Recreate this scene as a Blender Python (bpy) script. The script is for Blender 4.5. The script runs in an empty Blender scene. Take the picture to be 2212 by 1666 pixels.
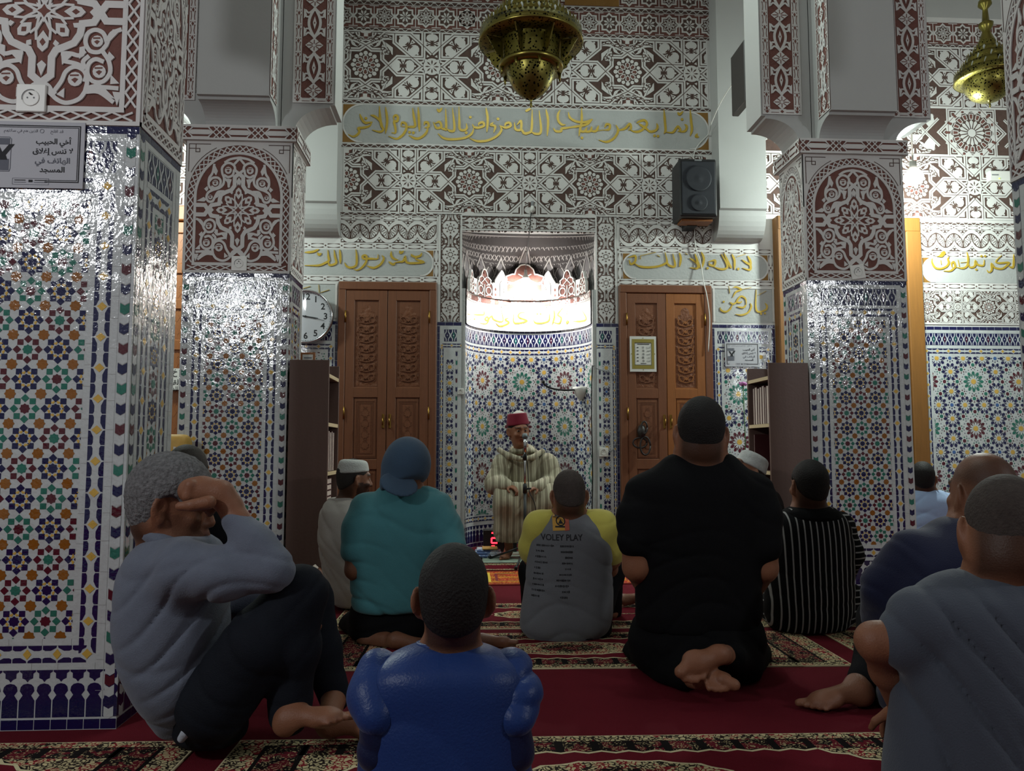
import bpy, bmesh, math, random
import numpy as np
from mathutils import Vector, Matrix, Euler
from mathutils.bvhtree import BVHTree
random.seed(7); np.random.seed(7)
SC = bpy.context.scene
COL = SC.collection
PI = math.pi

# ------------------------------------------------------------------ camera
FPX, CX, CY = 1680.0, 1106.0, 833.0
PSI, TH = math.atan(94/1680.0), math.radians(4.66)
CAM = np.array([0, 0, 1.0])
_F = np.array([math.sin(PSI)*math.cos(TH), math.cos(PSI)*math.cos(TH), math.sin(TH)])
_R = np.array([math.cos(PSI), -math.sin(PSI), 0.0]); _U = np.cross(_R, _F)
cam = bpy.data.cameras.new('camera'); cam.sensor_width = 36; cam.lens = FPX/2212*36
cam.clip_start = .02
co = bpy.data.objects.new('camera', cam); COL.objects.link(co)
co.location = CAM
co.matrix_world = Matrix(((_R[0], _U[0], -_F[0], 0), (_R[1], _U[1], -_F[1], 0), (_R[2], _U[2], -_F[2], 1.0), (0, 0, 0, 1)))
SC.camera = co

# ------------------------------------------------------------------ exposure, world, lamps, added fill
SC.view_settings.view_transform = 'Standard'; SC.view_settings.look = 'None'
SC.view_settings.gamma = 1; SC.view_settings.exposure = 0.0
SC.view_settings.use_curve_mapping = False
W = bpy.data.worlds.new('world'); SC.world = W; W.use_nodes = True
W.node_tree.nodes['Background'].inputs[0].default_value = (.75, .85, 1, 1)
W.node_tree.nodes['Background'].inputs[1].default_value = .05

def lamp(name, loc, power, col=(1, 1, 1), r=.1):
    l = bpy.data.lights.new(name, 'POINT'); l.energy = power; l.color = col; l.shadow_soft_size = r
    o = bpy.data.objects.new(name, l); COL.objects.link(o); o.location = loc
    return o
def arealamp(name, loc, size, power, col=(1, 1, 1), rot=(0, 0, 0)):
    l = bpy.data.lights.new(name, 'AREA'); l.energy = power; l.color = col; l.shape = 'RECTANGLE'
    l.size, l.size_y = size
    o = bpy.data.objects.new(name, l); COL.objects.link(o); o.location = loc; o.rotation_euler = rot
    return o
COOL = (.93, .97, 1.0); GREENISH = (.86, 1.0, .93)
lamp('aisle_lamp_left', (-3.35, -.35, 3.05), 215, COOL, .16)
lamp('aisle_lamp_right', (5.0, -.1, 3.05), 150, COOL, .16)
lamp('qibla_lamp_left', (-3.0, 6.7, 3.5), 140, GREENISH, .10)
arealamp('nave_fill', (.6, 5.3, 5.6), (1.4, 1.4), 58, GREENISH)  # added ceiling fill light over the nave, no fitting behind it
arealamp('rear_fill', (.6, -1.5, 5.6), (1.6, 1.6), 8, COOL)  # weak fill light added overhead behind the camera, not a real fixture

# ------------------------------------------------------------------ helpers
def ray(px, py):
    return _F*FPX + _R*(px-CX) + _U*(CY-py)
def at(px, py, y):
    "the world point seen at this pixel of the photo, at depth y"
    d = ray(px, py); return CAM + d*(y/d[1])
def flr(px, py, z=0.0):
    d = ray(px, py); return CAM + d*((z-1)/d[2])
def tag(o, label=None, cat=None, group=None, kind=None):
    if label: o['label'] = label
    if cat: o['category'] = cat
    if group: o['group'] = group
    if kind: o['kind'] = kind
    return o
def empty(name, loc=(0, 0, 0), label=None, cat=None, group=None, kind=None, rz=0):
    o = bpy.data.objects.new(name, None); COL.objects.link(o); o.location = loc; o.rotation_euler.z = rz
    o.empty_display_size = .1
    return tag(o, label, cat, group, kind)
def link_mesh(name, me, mats, parent=None, smooth=False):
    for m in (mats if isinstance(mats, (list, tuple)) else [mats]): me.materials.append(m)
    o = bpy.data.objects.new(name, me); COL.objects.link(o)
    if parent is not None:
        o.parent = parent
        o.matrix_parent_inverse = Matrix.Translation(-Vector(parent.location)) if parent.rotation_euler.z == 0 else (Matrix.Translation(parent.location) @ parent.rotation_euler.to_matrix().to_4x4()).inverted()
    if smooth:
        me.polygons.foreach_set('use_smooth', [True]*len(me.polygons))
    return o
def obj(name, bm, mats, parent=None, smooth=False):
    me = bpy.data.meshes.new(name); bm.normal_update(); bm.to_mesh(me); bm.free()
    return link_mesh(name, me, mats, parent, smooth)
def BM(): return bmesh.new()
def box(bm, lo, hi, bev=0, mi=0, M=None, seg=1):
    r = bmesh.ops.create_cube(bm, size=1); vs = r['verts']
    for v in vs:
        v.co = Vector([(lo[i]+hi[i])/2 + v.co[i]*(hi[i]-lo[i]) for i in range(3)])
    fs = list({f for v in vs for f in v.link_faces})
    if bev:
        es = list({e for f in fs for e in f.edges})
        rr = bmesh.ops.bevel(bm, geom=es, offset=bev, segments=seg, affect='EDGES', profile=.5)
        fs = list({f for v in rr['verts'] for f in v.link_faces} | {f for f in fs if f.is_valid})
    if M is not None:
        for v in {v for f in fs for v in f.verts}: v.co = M @ v.co
    for f in fs: f.material_index = mi
    return fs
def tube(bm, pts, r, n=8, mi=0, cap=True):
    pts = [Vector(p) for p in pts]; N = len(pts)
    rr = r if isinstance(r, (list, tuple)) else [r]*N
    rings = []; nrm = None
    for i, p in enumerate(pts):
        t = (pts[min(i+1, N-1)]-pts[max(i-1, 0)])
        if t.length < 1e-9: t = Vector((0, 0, 1))
        t.normalize()
        if nrm is None:
            nrm = t.orthogonal().normalized()
        else:
            nrm = (nrm - t*nrm.dot(t))
            nrm = nrm.normalized() if nrm.length > 1e-6 else t.orthogonal().normalized()
        b = t.cross(nrm)
        rings.append([bm.verts.new(p + (nrm*math.cos(2*PI*k/n) + b*math.sin(2*PI*k/n))*rr[i]) for k in range(n)])
    for a, b in zip(rings, rings[1:]):
        for k in range(n):
            f = bm.faces.new((a[k], a[(k+1) % n], b[(k+1) % n], b[k])); f.material_index = mi; f.smooth = True
    if cap:
        for rg in (rings[0][::-1], rings[-1]):
            f = bm.faces.new(rg); f.material_index = mi
def lathe(bm, prof, c=(0, 0, 0), n=32, mi=0, smooth=True, rot=None, a0=0, a1=2*PI):
    full = abs(a1-a0-2*PI) < 1e-6; M = n if full else n+1; rings = []
    for (r, z) in prof:
        ring = []
        for k in range(M):
            a = a0+(a1-a0)*k/n
            p = Vector((r*math.cos(a), r*math.sin(a), z))
            if rot is not None: p = rot @ p
            ring.append(bm.verts.new(p+Vector(c)))
        rings.append(ring)
    for a, b in zip(rings, rings[1:]):
        for k in range(n):
            f = bm.faces.new((a[k], a[(k+1) % M], b[(k+1) % M], b[k])); f.material_index = mi; f.smooth = smooth
def smooth_pts(pts, k=6, closed=False):
    "Catmull-Rom through the points"
    P = [np.array(p, float) for p in pts]; n = len(P)
    if n < 3: return [tuple(p) for p in P]
    out = []
    for i in range(n if closed else n-1):
        p0 = P[(i-1) % n] if (closed or i > 0) else P[0]*2-P[1]
        p1 = P[i]; p2 = P[(i+1) % n]
        p3 = P[(i+2) % n] if (closed or i+2 < n) else P[-1]*2-P[-2]
        for s in range(k):
            t = s/k
            out.append(tuple(.5*((2*p1)+(p2-p0)*t+(2*p0-5*p1+4*p2-p3)*t*t+(3*p1-p0-3*p2+p3)*t**3)))
    if not closed: out.append(tuple(P[-1]))
    return out

# ------------------------------------------------------------------ materials (all node based)
def srgb(r, g, b):
    f = lambda c: c/12.92 if c <= .04045 else ((c+.055)/1.055)**2.4
    return (f(r/255), f(g/255), f(b/255), 1)
def mat(name, col, rough=.6, metal=0, bump=0, bscale=40, var=0, vscale=8, coat=0, spec=.5, emit=None, es=0, detail=4):
    m = bpy.data.materials.new(name); m.use_nodes = True
    nt = m.node_tree; N = nt.nodes; L = nt.links; p = N['Principled BSDF']
    c = col if len(col) == 4 else srgb(*col)
    p.inputs['Base Color'].default_value = c
    p.inputs['Roughness'].default_value = rough; p.inputs['Metallic'].default_value = metal
    p.inputs['Specular IOR Level'].default_value = spec
    if coat: p.inputs['Coat Weight'].default_value = coat; p.inputs['Coat Roughness'].default_value = .08
    tc = N.new('ShaderNodeTexCoord')
    if var:
        nz = N.new('ShaderNodeTexNoise'); nz.inputs['Scale'].default_value = vscale; nz.inputs['Detail'].default_value = 3
        L.new(tc.outputs['Object'], nz.inputs['Vector'])
        mx = N.new('ShaderNodeMix'); mx.data_type = 'RGBA'
        mx.inputs[6].default_value = tuple(x*(1-var) for x in c[:3])+(1,)
        mx.inputs[7].default_value = tuple(min(1, x*(1+var)) for x in c[:3])+(1,)
        L.new(nz.outputs['Fac'], mx.inputs[0]); L.new(mx.outputs[2], p.inputs['Base Color'])
    if bump:
        nb = N.new('ShaderNodeTexNoise'); nb.inputs['Scale'].default_value = bscale; nb.inputs['Detail'].default_value = detail
        L.new(tc.outputs['Object'], nb.inputs['Vector'])
        bn = N.new('ShaderNodeBump'); bn.inputs['Strength'].default_value = 1; bn.inputs['Distance'].default_value = bump
        L.new(nb.outputs['Fac'], bn.inputs['Height']); L.new(bn.outputs[0], p.inputs['Normal'])
    if emit:
        p.inputs['Emission Color'].default_value = emit if len(emit) == 4 else srgb(*emit)
        p.inputs['Emission Strength'].default_value = es
    return m
def nodes_of(m): return m.node_tree.nodes, m.node_tree.links, m.node_tree.nodes['Principled BSDF']

def tile_mat(name, col, var=.12, cells=0):
    "hand cut glazed tile: glossy, slightly wavy, every tile set a little askew"
    m = mat(name, col, rough=.11, var=var, vscale=30, spec=1.0)
    N, L, p = nodes_of(m)
    geo = N.new('ShaderNodeNewGeometry'); tc = N.new('ShaderNodeTexCoord')
    wn = N.new('ShaderNodeTexWhiteNoise'); wn.noise_dimensions = '1D'
    L.new(geo.outputs['Random Per Island'], wn.inputs['W'])
    if cells:
        vo = N.new('ShaderNodeTexVoronoi'); vo.inputs['Scale'].default_value = cells
        L.new(tc.outputs['Object'], vo.inputs['Vector']); wn = vo
    sub = N.new('ShaderNodeVectorMath'); sub.operation = 'SUBTRACT'; sub.inputs[1].default_value = (.5, .5, .5)
    L.new(wn.outputs['Color'], sub.inputs[0])
    sc = N.new('ShaderNodeVectorMath'); sc.operation = 'SCALE'; sc.inputs['Scale'].default_value = .075
    L.new(sub.outputs[0], sc.inputs[0])
    nz = N.new('ShaderNodeTexNoise'); nz.inputs['Scale'].default_value = 75; nz.inputs['Detail'].default_value = 2
    L.new(tc.outputs['Object'], nz.inputs['Vector'])
    bn = N.new('ShaderNodeBump'); bn.inputs['Distance'].default_value = .0013
    L.new(nz.outputs['Fac'], bn.inputs['Height'])
    add = N.new('ShaderNodeVectorMath'); add.operation = 'ADD'
    L.new(bn.outputs[0], add.inputs[0]); L.new(sc.outputs[0], add.inputs[1])
    nm = N.new('ShaderNodeVectorMath'); nm.operation = 'NORMALIZE'
    L.new(add.outputs[0], nm.inputs[0]); L.new(nm.outputs[0], p.inputs['Normal'])
    return m
T_WHITE = tile_mat('white_glazed_tile', (190, 194, 194), .05, cells=34)
T_NAVY = tile_mat('navy_glazed_tile', (15, 19, 70))
T_BLUE = tile_mat('blue_glazed_tile', (60, 95, 150))
T_GREEN = tile_mat('green_glazed_tile', (34, 108, 92))
T_BURG = tile_mat('burgundy_glazed_tile', (82, 24, 38))
T_OCHRE = tile_mat('ochre_glazed_tile', (140, 86, 26))
T_YELL = tile_mat('yellow_glazed_tile', (206, 166, 76))
T_BLACK = tile_mat('black_glazed_tile', (24, 22, 34))
GROUT = mat('grey_grout', (150, 148, 146), .8, bump=.0006, bscale=200)
TILES = [T_WHITE, T_NAVY, T_GREEN, T_BURG, T_OCHRE, T_YELL, T_BLUE, T_BLACK, GROUT]
WH, NV, GR, BU, OC, YE, BL, BK, GT = range(9)
S_WHITE = mat('white_carved_plaster', (205, 203, 200), .75, bump=.0012, bscale=60, var=.05, vscale=6)
S_BROWN = mat('red_brown_painted_ground', (108, 68, 60), .85, bump=.003, bscale=90, var=.25, vscale=25)
S_DARK = mat('dark_brown_painted_ground', (82, 62, 55), .9, bump=.002, bscale=90, var=.3, vscale=20)
S_GOLD = mat('gold_paint', (188, 158, 58), .42, metal=.25, bump=.001, bscale=70, var=.12, vscale=14)
S_GREY = mat('rough_grey_plaster', (170, 172, 170), .8, bump=.003, bscale=45, var=.06)
S_BRONZE = mat('bronze_painted_corner', (130, 92, 34), .6, bump=.002, bscale=80)
STUC = [S_WHITE, S_BROWN, S_DARK, S_GOLD, S_GREY, S_BRONZE]
SW, SB, SD, SG, SY, SZ = range(6)
PLASTER = mat('plain_white_plaster', (172, 172, 170), .7, bump=.001, bscale=18, var=.03, vscale=2)
CORE = mat('masonry_core', (120, 116, 110), .9)

# ------------------------------------------------------------------ flat pattern engine
class Pat:
    "collects flat polygons in (u, v); clipped to a rectangle and laid on a surface"
    def __init__(s):
        s.items = []; s.st = [np.array([[1, 0, 0], [0, 1, 0]], float)]
    def push(s, x=0, y=0, sx=1, sy=None, rot=0):
        sy = sx if sy is None else sy; c, q = math.cos(rot), math.sin(rot)
        A = np.array([[c*sx, -q*sy, x], [q*sx, c*sy, y], [0, 0, 1]])
        s.st.append(s.st[-1] @ A)
    def pop(s): s.st.pop()
    def poly(s, pts, m=0, h=0.0):
        P = np.asarray(pts, float); T = s.st[-1]
        s.items.append((P @ T[:, :2].T + T[:, 2], m, h))
    def rect(s, u0, v0, u1, v1, m=0, h=0.0): s.poly([(u0, v0), (u1, v0), (u1, v1), (u0, v1)], m, h)
    def ngon(s, cx, cy, r, n, m=0, h=0.0, rot=0, ry=None):
        ry = r if ry is None else ry
        s.poly([(cx+r*math.cos(rot+2*PI*k/n), cy+ry*math.sin(rot+2*PI*k/n)) for k in range(n)], m, h)
    def star(s, cx, cy, r, n=8, ratio=.765, m=0, h=0.0, rot=0):
        s.poly([(cx+(r if k % 2 == 0 else r*ratio)*math.cos(rot+PI*k/n), cy+(r if k % 2 == 0 else r*ratio)*math.sin(rot+PI*k/n)) for k in range(2*n)], m, h)
    def stroke(s, pts, w, m=0, h=0.0, closed=False, taper=0, maxlen=1e9):
        P = [np.array(p, float) for p in pts]; n = len(P)
        if n < 2: return
        Q = []
        for i in range(n):
            a = P[(i-1) % n] if (closed or i > 0) else None
            b = P[(i+1) % n] if (closed or i < n-1) else None
            d1 = (P[i]-a) if a is not None else (b-P[i]); d2 = (b-P[i]) if b is not None else d1
            d1 = d1/(np.linalg.norm(d1)+1e-12); d2 = d2/(np.linalg.norm(d2)+1e-12)
            n1 = np.array([-d1[1], d1[0]]); n2 = np.array([-d2[1], d2[0]]); mm = n1+n2
            l = np.linalg.norm(mm)
            mm = n1 if l < .3 else mm/l*min(1/max(.35, (mm/l) @ n1), 2)
            ww = w if np.isscalar(w) else w[i]
            if taper and not closed:
                t = i/(n-1); e = min(t, 1-t)/taper
                ww = ww*min(1, .25+.75*e)
            Q.append((P[i]+mm*ww/2, P[i]-mm*ww/2))
        for i in range(n if closed else n-1):
            a, b = Q[i], Q[(i+1) % n]
            s.poly([a[1], b[1], b[0], a[0]], m, h)
    def arc(s, cx, cy, r, a0, a1, w, m=0, h=0.0, n=16, ry=None):
        ry = r if ry is None else ry
        s.stroke([(cx+r*math.cos(a0+(a1-a0)*k/n), cy+ry*math.sin(a0+(a1-a0)*k/n)) for k in range(n+1)], w, m, h)
    def ring(s, cx, cy, r, w, m=0, h=0.0, n=24):
        s.stroke([(cx+r*math.cos(2*PI*k/n), cy+r*math.sin(2*PI*k/n)) for k in range(n)], w, m, h, closed=True)
    def blit(s, other, clip=None):
        T = s.st[-1]
        for P, m, h in other.items:
            if clip is not None: P = clip_poly(P, clip)
            if P is None: continue
            s.items.append((P @ T[:, :2].T + T[:, 2], m, h))
def clip_poly(P, R):
    u0, v0, u1, v1 = R
    if P[:, 0].min() >= u0 and P[:, 0].max() <= u1 and P[:, 1].min() >= v0 and P[:, 1].max() <= v1: return P
    if P[:, 0].max() <= u0 or P[:, 0].min() >= u1 or P[:, 1].max() <= v0 or P[:, 1].min() >= v1: return None
    for ax, lim, sg in ((0, u0, 1), (0, u1, -1), (1, v0, 1), (1, v1, -1)):
        out = []; n = len(P)
        for i in range(n):
            a, b = P[i], P[(i+1) % n]; da, db = sg*(a[ax]-lim), sg*(b[ax]-lim)
            if da >= 0: out.append(a)
            if (da >= 0) != (db >= 0): out.append(a+(b-a)*(da/(da-db)))
        if len(out) < 3: return None
        P = np.array(out)
    return P
def lay(name, pat, fmap, mats, parent, clip=None, depth=0.0, jit=0.0003, minarea=1e-8):
    "turn a Pat into one mesh; fmap(u, v, h) -> xyz; depth > 0 gives the raised pieces side walls down to the ground"
    verts, faces, mi = [], [], []
    for P, m, h in pat.items:
        if clip is not None:
            P = clip_poly(P, clip)
            if P is None: continue
        x, y = P[:, 0], P[:, 1]
        ar = .5*(np.dot(x, np.roll(y, -1))-np.dot(y, np.roll(x, -1)))
        if abs(ar) < minarea: continue
        if ar < 0: P = P[::-1]
        b = len(verts); n = len(P)
        hh = h + (random.random()*jit if jit else 0)
        verts += [fmap(u, v, hh) for u, v in P]
        faces.append(tuple(range(b, b+n))); mi.append(m)
        if depth and h > 0:
            b2 = len(verts); verts += [fmap(u, v, hh-depth) for u, v in P]
            for i in range(n):
                j = (i+1) % n
                faces.append((b+j, b+i, b2+i, b2+j)); mi.append(m)
    me = bpy.data.meshes.new(name); me.from_pydata([tuple(map(float, v)) for v in verts], [], faces)
    me.polygons.foreach_set('material_index', mi)
    me.update()
    return link_mesh(name, me, mats, parent)
def face_map(o, ux, uy, nx, ny):
    "vertical plane: origin o, u along (ux, uy), v up, h outward along (nx, ny)"
    return lambda u, v, h: (o[0]+ux*u+nx*h, o[1]+uy*u+ny*h, o[2]+v)
# ------------------------------------------------------------------ zellige patterns
def z_star_field(p, u0, v0, nu, nv, pitch, phase=0):
    "eight-pointed stars ringed by eight squares, ochre stars between (the pillars)"
    for j in range(-1, nv+1):
        for i in range(-1, nu+1):
            p.push(u0+i*pitch, v0+j*pitch, pitch)
            k = (i+j+phase) % 2
            if k == 0: cen, sq, kite = NV, NV, YE
            else:
                cen, sq = ((BU, GR) if ((i-j+phase)//2) % 2 else (GR, BU)); kite = None
            p.star(0, 0, .178, 8, .80, cen, .0015, rot=PI/2)
            if kite is not None:
                for q in range(8):
                    a = q*PI/4+PI/8; b = PI/8
                    p.poly([(.172*math.cos(a), .172*math.sin(a)), (.285*math.cos(a-b*.95), .285*math.sin(a-b*.95)), (.262*math.cos(a), .262*math.sin(a)), (.285*math.cos(a+b*.95), .285*math.sin(a+b*.95))][:4], kite, .0012)
            for q in range(8):
                a = q*PI/4; r = .352
                hd = .138
                p.poly([(r*math.cos(a)+hd*math.cos(a+t*PI/2), r*math.sin(a)+hd*math.sin(a+t*PI/2)) for t in range(4)], sq, .0014)
            p.pop()
            p.push(u0+(i+.5)*pitch, v0+(j+.5)*pitch, pitch)
            p.star(0, 0, .195, 8, .80, OC, .0015, rot=PI/2)
            p.pop()
            # white pieces: each its own glazed piece
def z_chain(p, u0, v0, length, w, per, vertical=False):
    "navy border with yellow lozenges and long white cartouches"
    n = max(1, round(length/per)); per = length/n
    p.push(u0, v0, 1, 1, PI/2 if vertical else 0)
    p.rect(0, -w/2, length, w/2, WH, .0004)
    e = .0018
    for i in range(n):
        for sgn in (1, -1):
            for (a, b, fl) in ((i*per, (i+.5)*per, 1), ((i+.5)*per, (i+1)*per, -1)):
                L = [(a+e, sgn*w/2), (b-e, sgn*w/2)]
                if fl == 1:  # lozenge at a, cartouche widens to middle at b
                    L += [(b-e, sgn*w*.27), (b-.09*per, sgn*w*.2), (a+.22*per, sgn*w*.2), (a+e+.02*per, sgn*w*.37)]
                else:
                    L = [(a+e, sgn*w/2), (b-e, sgn*w/2), (b-e-.02*per, sgn*w*.37), (b-.22*per, sgn*w*.2), (a+.09*per, sgn*w*.2), (a+e, sgn*w*.27)]
                p.poly(L, NV, .0012)
        d = .145*per
        p.poly([(i*per-d, 0), (i*per, -w*.31), (i*per+d, 0), (i*per, w*.31)], YE, .0016)
    d = .145*per
    p.poly([(length-d, 0), (length, -w*.31), (length+d, 0), (length, w*.31)], YE, .0016)
    p.pop()
def z_wave(p, u0, v0, length, h, per=.058):
    "navy band crossed by white wavy ribbons, a small coloured heart in each mesh"
    n = max(2, round(length/per)); per = length/n
    p.push(u0, v0)
    p.rect(0, 0, length, h, NV, .0006)
    for i in range(n):
        xc = (i+.5)*per; c = [NV, GR, NV, BU][i % 4]
        p.poly([(xc, h*.2), (xc+per*.2, h*.5), (xc, h*.8), (xc-per*.2, h*.5)], c, .0012)
        for sgn in (1, -1):
            pts = [(.17, .03), (.17, .16), (.22, .26), (.38, .36), (.44, .5), (.38, .64), (.22, .74), (.17, .84), (.17, .97)]
            p.stroke([(xc+sgn*per*a, h*b) for a, b in pts], per*.15, WH, .0016)
        p.poly([(xc, h*.43), (xc+per*.1, h*.5), (xc, h*.57), (xc-per*.1, h*.5)], WH, .0016)
    p.pop()
def z_bricks(p, u0, v0, length, h, per, m=NV, e=.003, vert=False):
    p.push(u0, v0, 1, 1, PI/2 if vert else 0)
    n = max(1, round(length/per)); per = length/n
    for i in range(n): p.rect(i*per+e/2, 0, (i+1)*per-e/2, h, m, .0012)
    p.pop()
def z_whiterow(p, u0, v0, u1, v1, per=.1):
    p.rect(u0, v0, u1, v1, WH, .001)
    n = int(max(u1-u0, v1-v0)/per)
    for i in range(1, n):
        if u1-u0 > v1-v0: x = u0+(u1-u0)*i/n+random.uniform(-.02, .02); p.rect(x, v0, x+.0015, v1, GT, .0014)
        else: x = v0+(v1-v0)*i/n+random.uniform(-.02, .02); p.rect(u0, x, u1, x+.0015, GT, .0014)
def z_arches(p, u0, v0, length, h, per):
    "little keyhole arches along the foot of the dado"
    n = max(1, round(length/per)); per = length/n
    p.push(u0, v0)
    p.rect(0, 0, length, h, WH, .0006)
    for i in range(-1, n+1):
        p.push((i+.5)*per, 0, per/2*.96, h)
        half = [(.96, 0), (.96, .36), (.52, .47), (.9, .56), (.8, .65), (.5, .70), (0, .72)]
        P = half+[(-a, b) for a, b in half[::-1]]
        p.poly(P, NV, .0014)
        half = [(1, 1.0), (.98, .965), (.68, .93), (.66, .83), (.25, .80), (0, .745)]
        p.poly(half+[(-a, b) for a, b in half[::-1]][1:], NV, .0014)
        p.pop()
    p.pop()
def z_chevrons(p, u0, v0, w, height, per):
    n = round(height/per); per = height/n
    cs = [NV, GR, NV, BU]
    p.push(u0, v0)
    p.rect(0, 0, w, height, GT, .0008)
    for i in range(n):
        y = height-(i+1)*per; d = .13*per; e = .0015
        p.poly([(0, y+per/2+e), (w/2, y+per/2-d+e), (w, y+per/2+e), (w, y+per-e), (w/2, y+per-d-e), (0, y+per-e)], cs[i % 4], .0016)
        p.poly([(0, y+e), (w/2, y-d+e), (w, y+e), (w, y+per/2-e), (w/2, y+per/2-d-e), (0, y+per/2-e)], WH, .0014)
    p.pop()
def z_rosette(p, x, y, r, n, cm, petal, inner=True):
    p.push(x, y, r)
    p.star(0, 0, .30, n, .72, YE, .0016)
    for k in range(n):
        a = 2*PI*(k+.5)/n
        q = lambda rr, da: (rr*math.cos(a+da), rr*math.sin(a+da))
        p.poly([q(.34, 0), q(.64, .105), q(.86, 0), q(.64, -.105)], petal, .0014)
        a = 2*PI*k/n
        w = .68*PI/n
        p.poly([q(.56, 0), q(.78, w), q(.95, w*.80), q(1.06, 0), q(.95, -w*.80), q(.78, -w)], petal, .0014)
    p.pop()
def z_small(p, x, y, r, cm, pm):
    p.push(x, y, r)
    p.ngon(0, 0, .47, 8, cm, .0016, PI/8)
    for k in range(8):
        a = PI/4*k; R = .90; d = .205
        p.poly([(R*math.cos(a)+d*math.cos(a+t*PI/2), R*math.sin(a)+d*math.sin(a+t*PI/2)) for t in range(4)], pm, .0014)
    p.pop()
def z_rosette_field(p, x0, y0, i0, i1, j0, j1, P):
    "wall zellige: big rosettes on a square net, pairs of navy rosettes on every edge"
    for j in range(j0, j1+1):
        for i in range(i0, i1+1):
            X, Y = x0+i*P, y0+j*P; g = (i+j) % 2 == 0
            big, sm, sp = (GR, GR, BU) if g else (BU, BU, GR)
            z_rosette(p, X, Y, .215*P, 12, YE, big)
            for k in range(8):
                a = k*PI/4; R = .405*P if k % 2 else .37*P
                R = .36*P
                z_small(p, X+R*math.cos(a+PI/8*0)*(1 if k % 2 == 0 else 1.02), Y+R*math.sin(a)*(1 if k % 2 == 0 else 1.02), .082*P, sm, sp)
            for dx, dy in ((.5, .21), (.5, -.21)):
                z_rosette(p, X+dx*P, Y+dy*P, .185*P, 10, YE, NV)
                z_rosette(p, X+dy*P, Y+dx*P, .185*P, 10, YE, NV)
            z_small(p, X+.5*P, Y+.5*P, .085*P, BL, NV)
            for k in range(24):
                a = 2*PI*(k+.5)/24; R = .262*P; d = .012*P
                p.poly([(X+R*math.cos(a)+d*math.cos(t*PI/2), Y+R*math.sin(a)+d*math.sin(t*PI/2)) for t in range(4)], NV, .0013)

# ------------------------------------------------------------------ carved plaster patterns
def s_lattice(p, u0, v0, u1, v1, per, w=.006, m=SW, vertical=None):
    "crossed bars along a strip"
    L = max(u1-u0, v1-v0); vert = (v1-v0) > (u1-u0) if vertical is None else vertical
    n = max(1, round(L/per)); per = L/n
    for i in range(n):
        if vert:
            a, b = v0+i*per, v0+(i+1)*per
            p.stroke([(u0, a), (u1, b)], w, m, .006); p.stroke([(u1, a), (u0, b)], w, m, .006)
        else:
            a, b = u0+i*per, u0+(i+1)*per
            p.stroke([(a, v0), (b, v1)], w, m, .006); p.stroke([(b, v0), (a, v1)], w, m, .006)
def s_zigzag(p, u0, v0, u1, v1, per, w=.006):
    n = max(1, round((u1-u0)/per)); per = (u1-u0)/n
    p.rect(u0, v0, u1, v1, SD, .001)
    for i in range(n):
        a = u0+i*per
        p.poly([(a, v0), (a+per, v0), (a+per/2, v0+(v1-v0)*.12)], SW, .004)
        p.stroke([(a, v1), (a+per*.5, v0), (a+per, v1)], w, SW, .004)
        p.poly([(a-per*.3, v1), (a+per*.3, v1), (a, v1-(v1-v0)*.4)], SW, .0045)
def s_chain(p, u0, v0, length, h, per, vertical=False, gm=SD):
    "lens and crossed-diamond moulding"
    p.push(u0, v0, 1, 1, PI/2 if vertical else 0)
    n = max(1, round(length/per)); per = length/n
    p.rect(0, -h/2, length, h/2, SW, .001)
    for i in range(n):
        a = i*per; c = a+per/2; k = 7
        for sg in (1, -1):
            top = [(a+per*(.12+.76*t/k), sg*h*(.18+.2*math.sin(PI*t/k))) for t in range(k+1)]
            p.poly([(a+per*.12, sg*h*.42)]+[(a+per*.14, sg*h*.40)]+[(x, y) for x, y in top]+[(a+per*.88, sg*h*.42)], gm, .003)
        for xx in (a,):
            d = h*.2
            p.poly([(xx-d, 0), (xx, -d), (xx+d, 0), (xx, d)], gm, .003)
    p.pop()
def s_leafcurl(p, pts, w, m=SW, h=.006):
    p.stroke(smooth_pts(pts, 5), w, m, h)
COLP = {}
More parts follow.
